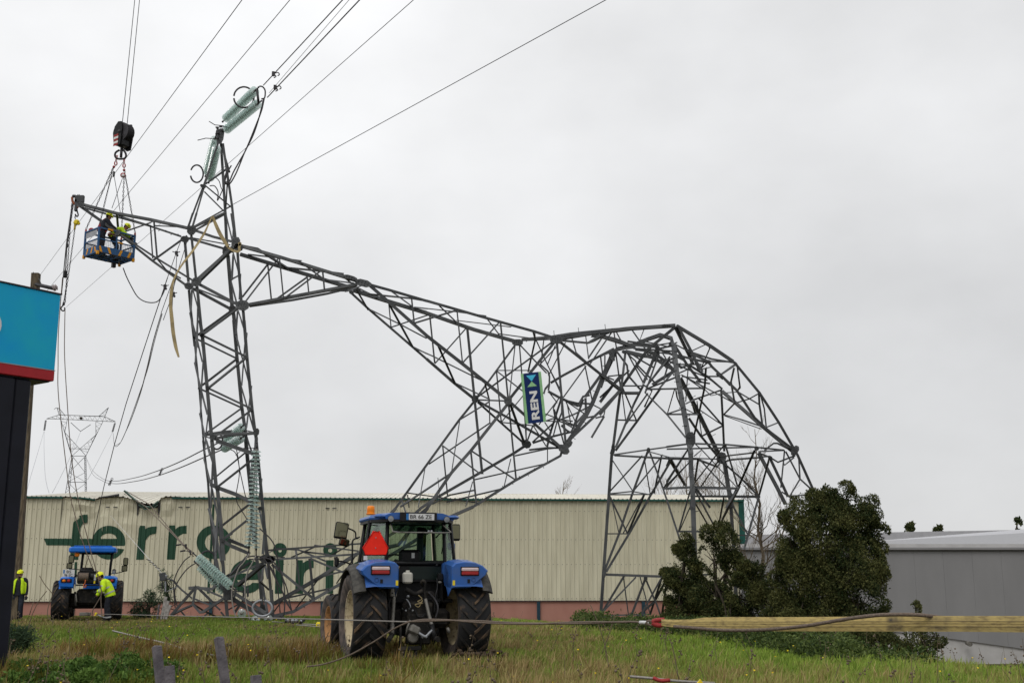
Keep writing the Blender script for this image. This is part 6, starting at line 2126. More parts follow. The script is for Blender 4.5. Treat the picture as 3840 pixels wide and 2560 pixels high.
# roof
def roof(b, k=0):
    def ringp(sc, z, dz=0):
        return [(-.62 * sc, -.16, z), (-.84 * sc, .30, z), (-.80 * sc, 1.50, z), (-.55 * sc, 1.68, z), (.55 * sc, 1.68, z), (.80 * sc, 1.50, z), (.84 * sc, .30, z), (.62 * sc, -.16, z)]
    R_ = [ringp(.99, 2.635), ringp(1.01, 2.67), ringp(.97, 2.72), ringp(.80, 2.755), ringp(.4, 2.77)]
    vs = [p for r in R_ for p in r]; fs = [tuple(range(7, -1, -1)), tuple(range(32, 40))]
    for a in range(4):
        for i in range(8): fs.append((a * 8 + i, a * 8 + (i + 1) % 8, a * 8 + 8 + (i + 1) % 8, a * 8 + 8 + i))
    b.add(vs, fs)
part(tr, 'roof', M['blue'], roof)
def lining(b):
    b.add([(-.60, -.20, 2.585), (-.82, .28, 2.585), (-.78, 1.5, 2.585), (.78, 1.5, 2.585), (.82, .28, 2.585), (.60, -.20, 2.585)] + [(-.60, -.20, 2.63), (-.82, .28, 2.63), (-.78, 1.5, 2.63), (.78, 1.5, 2.63), (.82, .28, 2.63), (.60, -.20, 2.63)],
          [(5, 4, 3, 2, 1, 0), (6, 7, 8, 9, 10, 11)] + [(i, (i + 1) % 6, (i + 1) % 6 + 6, i + 6) for i in range(6)])
part(tr, 'roof_lining', M['black'], lining)
for s in (-1, 1):
    part(tr, 'roof_end_cap', M['blue'], lambda b: b.rbox((s * .66, -.06, 2.685), (.34, .20, .075), .035, rot=Rz(s * -40)))
    lm = MB(); T_ = Matrix.Translation((s * .545, -.24, 2.635)) @ Matrix.Rotation(math.radians(90), 4, 'X')
    lm.lathe([(.001, -.02), (.05, -.02), (.062, .03), (.055, .035)], 14, T_, 0); lm.lathe([(.055, .033), (.001, .04)], 14, T_, 1)
    lm.build('work_lamp', (M['black'], M['steel_light']), tr)
pl = boxp(tr, 'plate_holder', M['black'], (0, -.22, 2.68), (.72, .05, .17), .01)
MB().box((.03, -.252, 2.68), (.54, .008, .118)).build('plate', M['plate'], pl)
MB().box((-.222, -.2575, 2.68), (.05, .004, .118)).build('blue_band', M['plateblue'], pl)
put_text('BR 66 ZE', .42, .075, Matrix.Translation((.04, -.258, 2.68)) @ FACE, M['ink'], pl, bold=.01, thick=.003)
# beacon
bc = MB(); Tb = Matrix.Translation((-.70, .86, 2.76))
bc.lathe([(.001, 0), (.085, 0), (.09, .03), (.075, .04)], 14, Tb, 1); bc.lathe([(.075, .04), (.08, .10), (.072, .16), (.05, .175), (.001, .18)], 14, Tb, 0)
bc.build('beacon', (M['orange'], M['orange']), tr)
tubep(tr, 'aerial', M['black'], [(.48, .0, 2.76), (.46, -.02, 3.1), (.42, -.03, 3.45)], .006, 4)
# red triangle
def tri(b):
    P_ = [(cx(700), cz(320)), (cx(745), cz(320)), (cx(820), cz(455)), (cx(806), cz(512)), (cx(640), cz(512)), (cx(620), cz(455))]
    b.prism(P_, -.21, -.20)
st = part(tr, 'warning_triangle', M['red'], tri)
def rim_(b):
    P_ = [(cx(700), cz(320)), (cx(745), cz(320)), (cx(820), cz(455)), (cx(806), cz(512)), (cx(640), cz(512)), (cx(620), cz(455))]
    b.tube([(x, -.213, z) for x, z in P_], .013, 4, closed=True)
part(st, 'dark_red_border', mat('dark_red_film', (.80, .02, .012), .5), rim_)
for zz in (372, 455): part(st, 'bolt', M['steel_light'], lambda b: b.ball((cx(721), -.212, cz(zz)), .012, 8))
tubep(tr, 'triangle_bracket', M['black'], [(cx(668), -.15, cz(330)), (cx(668), -.1, cz(265)), (cx(745), -.1, cz(270))], .01, 4, False)
boxp(tr, 'window_sticker', M['plate'], (cx(637, .2), .02, cz(535)), (.10, .004, .08), .002, rot=Rz(-57))
# fenders
for s in (-1, 1):
    def fend(b):
        prof = [(.50, .70), (.50, 1.00), (.56, 1.03), (.95, 1.03), (1.10, 1.00)]
        n = 16; vs = []
        for i in range(n + 1):
            a = math.radians(34 + (150 - 34) * i / n)
            for x, r in prof: vs.append((s * x, -math.cos(a) * r, .82 + math.sin(a) * r))
        m_ = len(prof); fs = [(i * m_ + k, i * m_ + k + 1, (i + 1) * m_ + k + 1, (i + 1) * m_ + k) for i in range(n) for k in range(m_ - 1)]
        b.add(vs, fs, 0, True)
    part(tr, 'fender', M['blue'], fend)
    def flare(b):
        prof = [(1.10, 1.00), (1.22, .975), (1.30, .92), (1.315, .88), (1.30, .87), (1.10, .95)]
        n = 18; vs = []
        for i in range(n + 1):
            a = math.radians(30 + (160 - 30) * i / n)
            for x, r in prof: vs.append((s * x, -math.cos(a) * r, .82 + math.sin(a) * r))
        m_ = len(prof); fs = [(i * m_ + k, i * m_ + (k + 1) % m_, (i + 1) * m_ + (k + 1) % m_, (i + 1) * m_ + k) for i in range(n) for k in range(m_)]
        b.add(vs, fs, 0, True)
    part(tr, 'fender_flare', mat('scuffed_grey_plastic', (.045, .043, .04), .8, 0, col2=(.09, .085, .075), scale=12, fac=(.4, .65)) if s < 0 else bpy.data.materials['scuffed_grey_plastic'], flare)
    def pod(b):
        P_ = [(.50, 1.36), (.50, 1.76), (.56, 1.82), (.75, 1.845), (.95, 1.83), (1.10, 1.77), (1.20, 1.68), (1.16, 1.60), (.86, 1.37)]
        sm = [((x - .82) * .93 + .82, (z - 1.62) * .92 + 1.62) for x, z in P_]
        n = len(P_)
        vs = [(s * x, -.84, z) for x, z in sm] + [(s * x, -.81, z) for x, z in P_] + [(s * x, -.30, z + .05) for x, z in P_]
        fs = [tuple(range(n))] + [(i + r * n, (i + 1) % n + r * n, (i + 1) % n + (r + 1) * n, i + (r + 1) * n) for r in (0, 1) for i in range(n)]
        b.add(vs, fs)
    pd = part(tr, 'fender_pod', M['blue'], pod)
    lx_, lz_ = (s * .84, 1.685) if s < 0 else (.84, 1.67)
    tl = part(tr, 'tail_light', M['black'], lambda b: b.rbox((lx_, -.845, lz_), (.36, .03, .165), .02))
    part(tl, 'clear_lens', M['whitelens'], lambda b: b.rbox((lx_, -.865, lz_ + .032), (.325, .03, .062), .012))
    part(tl, 'red_lens', M['redlens'], lambda b: b.rbox((lx_, -.865, lz_ - .036), (.32, .03, .068), .012))
    part(tr, 'round_recess', mat('dark_blue_recess', (.01, .04, .16), .6) if s < 0 else bpy.data.materials['dark_blue_recess'], lambda b: b.lathe([(.001, -.003), (.036, -.003), (.036, .01)], 12, Matrix.Translation((s * .91, -.842, 1.515)) @ Matrix.Rotation(math.radians(90), 4, 'X')))
    part(tr, 'square_recess', M['black'], lambda b: b.box((s * .82, -.842, 1.49), (.05, .01, .07)))
    sk = part(tr, 'yellow_sticker', M['yellow'], lambda b: b.box((s * .535, -.842, 1.46), (.045, .008, .09)))
# mirrors and steps
mL = tubep(tr, 'mirror_arm', M['black'], [(-.80, 1.42, 2.35), (-.86, 1.48, 2.32), (-.88, 1.5, 2.45), (-1.02, 1.5, 2.52)], .016, 5)
mh = part(tr, 'mirror', M['black'], lambda b: b.rbox((-1.16, 1.50, 2.47), (.27, .05, .33), .03, rot=Ry(8)))
part(mh, 'mirror_face', M['mirror'], lambda b: b.rbox((-1.16, 1.468, 2.48), (.235, .012, .28), .02, rot=Ry(8)))
mh2 = part(tr, 'lower_mirror', M['black'], lambda b: b.rbox((-1.10, 1.48, 2.24), (.21, .06, .15), .05, rot=Ry(14)))
part(mh2, 'mirror_face', M['mirror'], lambda b: b.rbox((-1.10, 1.445, 2.245), (.17, .012, .11), .03, rot=Ry(14)))
mr_ = part(tr, 'mirror', M['black'], lambda b: b.rbox((1.18, 1.48, 2.46), (.26, .06, .34), .03))
part(mr_, 'mirror_face', M['mirror'], lambda b: b.rbox((1.18, 1.445, 2.47), (.22, .012, .28), .02))
part(tr, 'lower_mirror', M['blue'], lambda b: b.rbox((1.12, 1.48, 2.18), (.16, .06, .15), .05))
tubep(tr, 'mirror_arm', M['black'], [(.78, 1.42, 2.35), (.9, 1.5, 2.45), (1.06, 1.5, 2.5)], .016, 5)
tubep(tr, 'grab_rail', M['black'], [(-1.02, .95, 1.78), (-1.03, .95, 2.1), (-1.02, .98, 2.26), (-.92, 1.0, 2.32)], .016, 6)
tubep(tr, 'grab_rail', M['black'], [(-1.02, .95, 1.80), (-1.22, .95, 1.86), (-1.30, .95, 1.86)], .016, 6)
part(tr, 'end_knob', M['black'], lambda b: b.rbox((-1.33, .95, 1.85), (.09, .09, .20), .04))
for k_ in range(3): boxp(tr, 'step', M['steel_dark'], (-1.0, 1.35, .55 + .3 * k_), (.3, .3, .03), .01)
# seat, wheel, console
boxp(tr, 'seat', M['black'], (.0, .55, 1.56), (.50, .5, .14), .05)
sb_ = boxp(tr, 'seat_back', M['black'], (-.02, .35, 1.86), (.44, .12, .44), .06)
part(sb_, 'label_tag', M['plate'], lambda b: b.box((.03, .285, 1.97), (.06, .006, .10)))
part(tr, 'steering_wheel', M['black'], lambda b: b.tube([(-.12 + .2 * math.cos(a), 1.08 + .17 * math.sin(a), 1.90 + .10 * math.sin(a)) for a in [i * math.pi / 10 for i in range(20)]], .016, 6, closed=True))
tubep(tr, 'steering_column', M['black'], [(-.12, 1.08, 1.9), (-.12, 1.3, 1.3)], .04, 6, False)
boxp(tr, 'side_console', M['black'], (.45, .75, 1.62), (.22, .8, .5), .04)
boxp(tr, 'air_duct', mat('dark_green_interior', (.02, .04, .035), .6), (.40, 1.25, 2.1), (.12, .10, .9), .02)
boxp(tr, 'rear_view_mirror', M['black'], (cx(1085, .6), .6, cz(335, .6)), (.11, .03, .15), .02)
# rear linkage clutter, measured in the crop
g = lambda px, py, y=-.35: (cx(px, y), y, cz(py, y))
vp = boxp(tr, 'valve_plate', M['grey'], (cx(898, -.35), -.35, cz(725, -.35)), (.135, .10, .56), .015, rot=Ry(-2))
for q in (0, 1, 2): part(vp, 'bolt', M['steel_dark'], lambda b: b.ball(g(900, 640 + 90 * q, -.41), .014, 6))
boxp(tr, 'inspection_tag', M['plate'], g(908, 690, -.415), (.055, .006, .05), .002)
tubep(tr, 'hydraulic_pipe', M['steel_dark'], [g(840, 640, -.2), g(850, 590, -.28), g(880, 568, -.33), g(905, 580, -.36)], .026)
tubep(tr, 'pipe_elbow', M['steel_light'], [g(895, 572, -.36), g(905, 575, -.38), g(908, 592, -.4)], .022)
tubep(tr, 'twine', M['straps2'], [g(875, 625, -.42), g(905, 605, -.43), g(950, 605, -.42), g(925, 640, -.43), g(895, 665, -.43), g(878, 640, -.42), g(900, 615, -.43)], .007, 4)
tubep(tr, 'lift_rod', M['grey'], [g(912, 850, -.4), g(908, 1000, -.45), g(904, 1080, -.5)], .035)
tubep(tr, 'lift_rod', M['grey'], [g(905, 1075, -.5), g(905, 1165, -.55)], .045, 6, False)
tubep(tr, 'valve_lever', M['steel_dark'], [g(895, 855), g(868, 910), g(880, 960), g(872, 1040)], .022)
tubep(tr, 'hose_loop', M['steel_dark'], [g(820, 1000), g(822, 920), g(850, 915), g(858, 990), g(845, 1040)], .018)
tubep(tr, 'lever', M['grey'], [g(832, 920), g(826, 1000), g(835, 1060)], .025)
res = boxp(tr, 'fluid_bottle', M['bottle'], g(1013, 698, -.30), (.19, .13, .205), .03)
part(res, 'cap', M['bottle'], lambda b: b.lathe([(.001, .03), (.035, .028), (.04, 0), (.04, -.02)], 12, Matrix.Translation(g(1015, 648, -.30))))
tubep(tr, 'hose', M['black'], [g(945, 620), g(948, 700), g(940, 780), g(930, 840)], .014)
tubep(tr, 'top_link', M['grey'], [g(1168, 870, -.4), g(1200, 990, -.5), g(1235, 1100, -.6)], .034)
tubep(tr, 'top_link_end', M['black'], [g(1230, 1080, -.6), g(1255, 1190, -.7)], .05, 6, False)
tubep(tr, 'top_hook', M['blackmud'], [g(1155, 770, -.3), g(1130, 740, -.38), g(1150, 720, -.42), g(1165, 745, -.42), g(1160, 800, -.4), g(1170, 870, -.4)], .028)
tubep(tr, 'lift_arm', M['blackmud'], [g(1000, 790), g(1080, 830), g(1150, 800)], .05)
tubep(tr, 'lift_arm', M['blackmud'], [g(1150, 820), g(1220, 830), g(1240, 900)], .045)
tubep(tr, 'draw_hose', M['steel_dark'], [g(1190, 815, -.4), g(1250, 880, -.45), g(1275, 950, -.5), g(1255, 1030, -.5)], .018)
tubep(tr, 'draw_hose', M['black'], [g(1255, 700, -.3), g(1262, 780, -.35), g(1250, 850, -.4), g(1240, 1000, -.4)], .016)
tubep(tr, 'hose', M['black'], [g(1085, 960, -.4), g(1110, 1010, -.45), g(1150, 1015, -.5), g(1170, 990, -.45)], .016)
tubep(tr, 'twine_coil', M['straps2'], [g(1110, 840, -.42), g(1140, 870, -.44), g(1105, 890, -.44), g(1145, 905, -.44), g(1085, 915, -.44), g(1115, 935, -.43), g(1145, 880, -.44)], .009, 4)
boxp(tr, 'remote_valve', M['black'], g(1280, 690, -.25), (.10, .12, .14), .02)
boxp(tr, 'remote_valve', M['grey'], g(1275, 735, -.28), (.09, .08, .05), .02)
for q in range(4): part(tr, 'coupler', M['steel_light' if q % 2 else 'steel'], lambda b: b.ball(g(985 + 28 * q, 950 + 14 * (q % 2), -.5), .02, 8))
boxp(tr, 'rear_casting', M['blackmud'], (0.02, -.22, .88), (.62, .3, .55), .08)
boxp(tr, 'hitch_frame', M['blackmud'], (.0, -.34, .62), (.46, .16, .55), .03)
tubep(tr, 'hitch_plate', M['grey'], [g(1050, 1040, -.55), g(1030, 1100, -.55), g(1020, 1160, -.55)], .02, 6, False)
part(tr, 'pto_guard', M['grey'], lambda b: b.lathe([(.001, .0), (.07, .0), (.10, .02), (.10, .08), (.07, .09), (.0, .09)], 14, Matrix.Translation(g(1068, 1180, -.5)) @ Matrix.Rotation(math.radians(90), 4, 'X')))
boxp(tr, 'hydraulic_motor', M['grey'], g(1090, 1118, -.62), (.19, .17, .15), .03, rot=Ry(25))
tubep(tr, 'motor_fitting', M['steel_light'], [g(1120, 1140, -.66), g(1165, 1170, -.68), g(1195, 1180, -.68)], .028)
tubep(tr, 'motor_fitting', M['steel_light'], [g(1150, 1180, -.66), g(1190, 1170, -.68), g(1215, 1145, -.68), g(1235, 1125, -.66)], .026)
part(tr, 'ball_end', M['grey'], lambda b: b.lathe([(.001, -.03), (.03, -.03), (.06, -.015), (.06, .015), (.03, .03), (.001, .03)], 14, Matrix.Translation(g(1362, 1128, -.5)) @ Matrix.Rotation(math.radians(70), 4, 'Y')))
tubep(tr, 'lower_link', M['blackmud'], [(.35, -.05, .62), g(1255, 1190, -.65), g(1290, 1200, -.8)], .05, 6, False)
tubep(tr, 'lower_link', M['blackmud'], [(-.35, -.05, .62), g(905, 1165, -.6), g(890, 1200, -.8)], .05, 6, False)
tubep(tr, 'drawbar_post', M['blackmud'], [g(975, 1090, -.5), g(972, 1260, -.5)], .025, 4, False)
tubep(tr, 'drawbar_post', M['blackmud'], [g(1135, 1150, -.5), g(1138, 1280, -.5)], .025, 4, False)
def pick(b):
    b.rbox(g(1055, 1268, -.55), (.40, .10, .07), .01); b.rbox(g(1055, 1330, -.55), (.26, .10, .05), .01)
    b.rbox(g(1000, 1300, -.55), (.05, .08, .16), .01); b.rbox(g(1100, 1300, -.55), (.05, .08, .16), .01)
part(tr, 'drawbar_frame', M['blackmud'], pick)
part(tr, 'silver_valve', M['steel_light'], lambda b: b.ball(g(1025, 850, -.4), .03, 8))
tubep(tr, 'steel_pipe', M['steel_light'], [g(1010, 870, -.4), g(1035, 900, -.42), g(1050, 940, -.45)], .014)
boxp(tr, 'gas_strut', M['steel_dark'], g(1245, 590, -.1), (.04, .03, .03), .005)
tubep(tr, 'window_strut', M['black'], [(.5, -.08, 2.0), (.52, -.3, 2.42)], .01, 4, False)

# clods of soil turned up behind the wheels
rc = random.Random(8)
for (px, py, rr_, lab) in ((1430, 1400, .34, 'heap of turned brown soil behind the right rear tyre'), (1620, 1425, .42, 'wider heap of soil and roots right of the big tractor')):
    sx, sy = src('D', px, py); p = at(sx, sy, 21.2); p.z = ground_z(p.x, p.y)
    mb = MB()
    for i in range(60):
        q = Vector((rc.gauss(0, rr_ * .45), rc.gauss(0, rr_ * .4), 0)); hgt = max(0, .30 - q.length * .35)
        mb.ball(p + q + Vector((0, 0, hgt * rc.random())), rc.uniform(.02, .07), 5, sc=(1, 1, .7))
    for i in range(120):
        q = p + Vector((rc.gauss(0, rr_ * .5), rc.gauss(0, rr_ * .4), .05)); mb.tube([q, q + Vector((rc.gauss(0, .08), rc.gauss(0, .05), rc.uniform(.0, .12)))], .003, 3, cap=False)
    o = mb.build('soil_heap', M['soil']); tag(o, lab, None, 'soil heaps by the tractor', 'stuff')

# ------------------------------------------------------------------ far tractor
T2 = at(328, 2318, 42.0)
t2 = thing('canopy_tractor', 'small blue open tractor with sun canopy by the warehouse wall', 'tractor', (T2.x, T2.y, ground_z(T2.x, T2.y)), math.radians(17), local=True)
ix = lambda px: (px - 918) / 285.0
iz = lambda py: EYE + (434 - py) / 285.0
wheel(t2, 'rear_wheel', (-.92, 0, .70), .72, .58, 17, .42, M['rim'], 'r2')
wheel(t2, 'rear_wheel', (.86, 0, .70), .72, .58, 17, .42, M['rim'], 'r2', True)
wheel(t2, 'front_wheel', (-.75, 2.1, .45), .46, .32, 14, .26, M['rim'], 'f2')
wheel(t2, 'front_wheel', (.75, 2.1, .45), .46, .32, 14, .26, M['rim'], 'f2', True)
boxp(t2, 'rear_axle', M['blackmud'], (0, 0, .72), (1.3, .4, .5), .06)
boxp(t2, 'gearbox', M['black'], (0, 1.0, .75), (.5, 2.2, .5), .05)
boxp(t2, 'bonnet', M['blue2'], (0, 1.95, 1.25), (.6, 1.3, .5), .08)
boxp(t2, 'front_axle', M['blackmud'], (0, 2.1, .45), (1.4, .16, .16), .03)
for s in (-1, 1):
    def f2(b):
        prof = [(.48, .60), (.48, .84), (.54, .87), (.85, .86), (.96, .80)]
        n = 12; vs = []
        for i in range(n + 1):
            a = math.radians(30 + 110 * i / n)
            for x, r in prof: vs.append((s * x - .03, -math.cos(a) * r, .72 + math.sin(a) * r))
        m_ = len(prof); b.add(vs, [(i * m_ + k, i * m_ + k + 1, (i + 1) * m_ + k + 1, (i + 1) * m_ + k) for i in range(n) for k in range(m_ - 1)], 0, True)
    part(t2, 'fender', M['blue2'], f2)
    part(t2, 'fender_pod', M['blue2'], lambda b: b.prism([(s * .48 - .03, 1.20), (s * .48 - .03, 1.48), (s * .90 - .03, 1.50), (s * .98 - .03, 1.38), (s * .94 - .03, 1.22)], -.80, -.5))
    tl = part(t2, 'tail_light', M['black'], lambda b: b.rbox((s * .72 - .03, -.81, 1.41), (.36, .04, .13), .05))
    for q in (-.08, .08):
        part(tl, 'red_lens' if q > 0 else 'orange_lens', M['redlens'] if q > 0 else M['orange'], lambda b: b.ball((s * .72 - .03 + q, -.83, 1.41), .058, 10, sc=(1, .4, .85)))
    tubep(t2, 'canopy_post', M['black'], [(ix(818 if s < 0 else 1098), .25, 1.3), (ix(822 if s < 0 else 1105), .15, 2.0), (ix(830 if s < 0 else 1118), .1, 2.42)], .045, 4, False)
def canopy(b):
    def ring_(sc, z): return [((.80 if abs(math.cos(a)) > .5 else .8) * sc * max(-1, min(1, 1.5 * math.cos(a))) + .02, .55 + .85 * sc * max(-1, min(1, 1.5 * math.sin(a))), z) for a in [math.pi / 8 + i * math.pi / 12 for i in range(24)]]
    R_ = [ring_(.97, 2.40), ring_(1.01, 2.44), ring_(1.0, 2.55), ring_(.93, 2.60), ring_(.5, 2.63)]
    vs = [p for r in R_ for p in r]; n = 24
    b.add(vs, [tuple(range(n - 1, -1, -1)), tuple(range(4 * n, 5 * n))] + [(a * n + i, a * n + (i + 1) % n, (a + 1) * n + (i + 1) % n, (a + 1) * n + i) for a in range(4) for i in range(n)])
    b.rbox((.02, .45, 2.625), (1.3, 1.2, .035), .015)
part(t2, 'canopy', M['blue2'], canopy)
boxp(t2, 'canopy_underside', M['black'], (.02, .5, 2.38), (1.15, 1.2, .05), .02)
boxp(t2, 'beacon', M['orange'], (ix(775), -.10, iz(228)), (.16, .12, .15), .03)
for px, py, w, h, nm, m_ in ((710, 270, .17, .26, 'mirror', 'mirror'), (697, 340, .17, .18, 'round_mirror', 'mirror'), (1248, 295, .15, .25, 'mirror', 'mirror'), (1240, 365, .18, .19, 'round_mirror', 'mirror')):
    h_ = boxp(t2, nm, M['black'], (ix(px), .6, iz(py)), (w + .03, .06, h + .03), .03)
    part(h_, 'mirror_face', M[m_], lambda b: b.rbox((ix(px), .565, iz(py)), (w - .02, .012, h - .02), .02))
tubep(t2, 'mirror_arm', M['black'], [(ix(700), .6, iz(370)), (ix(760), .55, iz(375)), (ix(815), .4, iz(380))], .018, 5)
tubep(t2, 'mirror_arm', M['black'], [(ix(1235), .6, iz(395)), (ix(1180), .55, iz(410)), (ix(1110), .4, iz(420))], .018, 5)
wk = boxp(t2, 'work_lamp', M['black'], (ix(1145), -.1, iz(398)), (.13, .10, .18), .03)
part(wk, 'lamp_glass', M['steel_light'], lambda b: b.rbox((ix(1145), -.155, iz(402)), (.10, .02, .12), .02))
pl2 = boxp(t2, 'plate', M['plate'], (ix(720), -.72, iz(415)), (.385, .012, .25), .004)
MB().box((ix(674), -.729, iz(398)), (.045, .004, .12)).build('blue_band', M['plateblue'], pl2)
put_text('BS', .15, .095, Matrix.Translation((ix(720), -.730, iz(400))) @ FACE, M['ink'], pl2, thick=.003)
put_text('96 EC', .27, .095, Matrix.Translation((ix(718), -.730, iz(434))) @ FACE, M['ink'], pl2, thick=.003)
wn2 = boxp(t2, 'winch_housing', M['black'], (ix(908), -.55, iz(458)), (.74, .40, .44), .04)
dr_ = part(wn2, 'cable_drum', M['rope'], lambda b: b.lathe([(.12, -.17), (.17, -.165)] + [(.145 + .012 * (k % 2), -.155 + .31 * k / 20) for k in range(21)] + [(.17, .165), (.12, .17)], 14, Matrix.Translation((ix(862), -.72, iz(452))) @ RX))
part(wn2, 'winch_motor', M['black'], lambda b: b.lathe([(.001, -.16), (.14, -.15), (.17, -.10), (.17, .10), (.14, .16), (.001, .17)], 14, Matrix.Translation((ix(962), -.62, iz(450))) @ RX))
lb = boxp(wn2, 'white_label', M['plate'], (ix(974), -.80, iz(458)), (.07, .012, .20), .004)
put_text('1221', .15, .05, Matrix.Translation((ix(974), -.808, iz(460))) @ FACE @ Matrix.Rotation(math.radians(90), 4, 'Z'), M['ink'], lb, thick=.003)
boxp(wn2, 'yellow_label', M['yellow'], (ix(971), -.80, iz(505)), (.055, .012, .09), .004)
tubep(t2, 'winch_rail', M['black'], [(ix(820), -.72, iz(392)), (ix(880), -.75, iz(388)), (ix(940), -.75, iz(396)), (ix(1000), -.72, iz(400))], .02, 5)
boxp(t2, 'cross_beam', M['blackmud'], (ix(905), -.72, iz(532)), (.8, .10, .05), .01)
boxp(t2, 'black_box', M['black'], (ix(765), -.6, iz(440)), (.24, .2, .10), .03)
hk = part(t2, 'orange_hook', mat('rusty_orange_hook', (.45, .12, .04), .6), lambda b: (b.tube(curve_pts([(ix(885), -.86, iz(480)), (ix(882), -.86, iz(515)), (ix(870), -.86, iz(530)), (ix(876), -.86, iz(552)), (ix(893), -.86, iz(548)), (ix(892), -.86, iz(528))], 4), .022, 6)))
boxp(t2, 'rear_casting', M['blackmud'], (0, -.35, .85), (.8, .35, .55), .08)
tubep(t2, 'lift_arm', M['blackmud'], [(ix(790), -.5, iz(600)), (ix(800), -.6, iz(680)), (ix(810), -.6, iz(740))], .04)
tubep(t2, 'lift_arm', M['blackmud'], [(ix(1000), -.5, iz(600)), (ix(1010), -.6, iz(680))], .04)
boxp(t2, 'drawbar', M['grey'], (ix(905), -.85, iz(815)), (.38, .18, .12), .02)
tubep(t2, 'linkage', M['grey'], [(ix(800), -.6, iz(620)), (ix(815), -.7, iz(700))], .03, 5)
boxp(t2, 'seat', M['black'], (ix(880), .1, 1.72), (.45, .4, .3), .06)
tubep(t2, 'roll_bar_tie', M['black'], [(ix(822), .15, 2.36), (ix(1105), .15, 2.36)], .03, 4, False)

# ------------------------------------------------------------------ people
def loft(mb, pts, r, n=12, sq=1.0, M_=None):
    P_ = curve_pts(pts, 4)
    mb.tube(P_, list(np.interp(np.linspace(0, 1, len(P_)), np.linspace(0, 1, len(r)), r)), n, 0, M_, True, True, False, sq)
def remeshed(mb, name, m, parent, vox=.02):
    o = mb.build(name, m, parent)
    md = o.modifiers.new('fuse', 'REMESH'); md.mode = 'VOXEL'; md.voxel_size = vox; md.use_smooth_shade = True
    sm = o.modifiers.new('soft', 'SMOOTH'); sm.factor = .5; sm.iterations = 3
    return o
def person(label, loc, rot, J, kit, group='workers in helmets'):
    """J: joint positions in metres in the figure's own space (x right, y forward, z up)"""
    d = dict(pel=(0, 0, .95), spi=(0, .01, 1.15), che=(0, 0, 1.36), nec=(0, 0, 1.50), hd=(0, .03, 1.62), lsh=(-.19, 0, 1.42), lel=(-.25, .0, 1.14), lha=(-.25, .07, .88),
             rsh=(.19, 0, 1.42), rel=(.25, 0, 1.14), rha=(.25, .07, .88), lhi=(-.10, 0, .92), lkn=(-.11, .03, .50), lan=(-.11, -.02, .09), rhi=(.10, 0, .92), rkn=(.11, .03, .50), ran=(.11, -.02, .09), look=(0, 1, 0))
    d.update(J); V_ = {k: Vector(v) for k, v in d.items()}
    t = thing('person', label, 'person', loc, rot, group=group, local=True)
    # body: one continuous skin surface
    b = MB()
    loft(b, [V_['pel'], V_['spi'], V_['che'], V_['nec'] - Vector((0, 0, .05))], [.13, .12, .14, .08])
    loft(b, [V_['nec'] - Vector((0, 0, .06)), V_['nec'].lerp(V_['hd'], .6)], [.06, .055])
    hd = V_['hd']; lk = V_['look'].normalized(); rt = lk.cross(Vector((0, 0, 1))).normalized(); up = rt.cross(lk)
    HM = Matrix(((rt.x, lk.x, up.x, hd.x), (rt.y, lk.y, up.y, hd.y), (rt.z, lk.z, up.z, hd.z), (0, 0, 0, 1)))
    b.ball((0, 0, .02), .098, 14, HM, sc=(.80, 1.0, 1.12)); b.ball((0, .03, -.06), .062, 12, HM, sc=(.95, 1, .9))
    b.tube([(0, .085, .03), (0, .115, -.012), (0, .09, -.02)], [.010, .017, .012], 6, 0, HM)
    for s in (-1, 1): b.ball((s * .082, -.005, 0), .026, 8, HM, sc=(.35, .8, 1.2))
    for s in 'lr':
        loft(b, [V_[s + 'sh'], V_[s + 'el'], V_[s + 'ha']], [.05, .04, .028], 10)
        loft(b, [V_[s + 'hi'], V_[s + 'kn'], V_[s + 'an']], [.08, .055, .04], 10)
    remeshed(b, 'body', M['skin'], t, .012)
    f = MB()
    for s in (-1, 1):
        f.ball((s * .031, .082, .03), .011, 8, HM)
    f.build('eyes', M['hair'], t)
    MB().tube([(-.024, .098, -.052), (0, .104, -.050), (.024, .098, -.052)], .005, 5, 0, HM).build('mouth', mat('lips', (.22, .08, .07), .6) if 'lips' not in bpy.data.materials else bpy.data.materials['lips'], t)
    hr = MB(); hr.ball((0, -.025, .015), .096, 12, HM, sc=(.90, .88, 1.0)); 
    if kit.get('beard'): hr.ball((0, .045, -.082), .056, 10, HM, sc=(1.0, .9, .62))
    hr.build('hair', M['hair'], t)
    he = MB()
    he.lathe([(.128, .052), (.126, .075), (.118, .12), (.092, .158), (.05, .178), (.001, .184)], 18, HM @ Matrix.Diagonal((.92, 1.08, 1, 1)))
    he.add([HM @ Vector(p) for p in [(-.09, .09, .06), (-.05, .165, .05), (.05, .165, .05), (.09, .09, .06), (.09, .09, .074), (.05, .165, .062), (-.05, .165, .062), (-.09, .09, .074)]], [(3, 2, 1, 0), (4, 5, 6, 7), (0, 1, 6, 7), (1, 2, 5, 6), (2, 3, 4, 5)])
    he.tube([(0, -.13, .07), (0, -.11, .13), (0, -.02, .19), (0, .08, .165), (0, .13, .09)], .014, 6, 0, HM)
    hm = he.build('helmet', M['helmet'], t)
    lg = MB(); lg.box((-.117, .035, .10), (.012, .04, .035), HM); lg.box((.117, .035, .10), (.012, .04, .035), HM); lg.build('vent_mark', M['ink'], hm)
    # clothes
    w = kit.get('bulk', 1.0)
    tr_ = MB()
    for s in 'lr':
        loft(tr_, [V_['pel'].lerp(V_[s + 'hi'], .8), V_[s + 'hi'].lerp(V_[s + 'kn'], .4), V_[s + 'kn'], V_[s + 'an'] + Vector((0, 0, .03))], [.125, .105, .085, .085], 12)
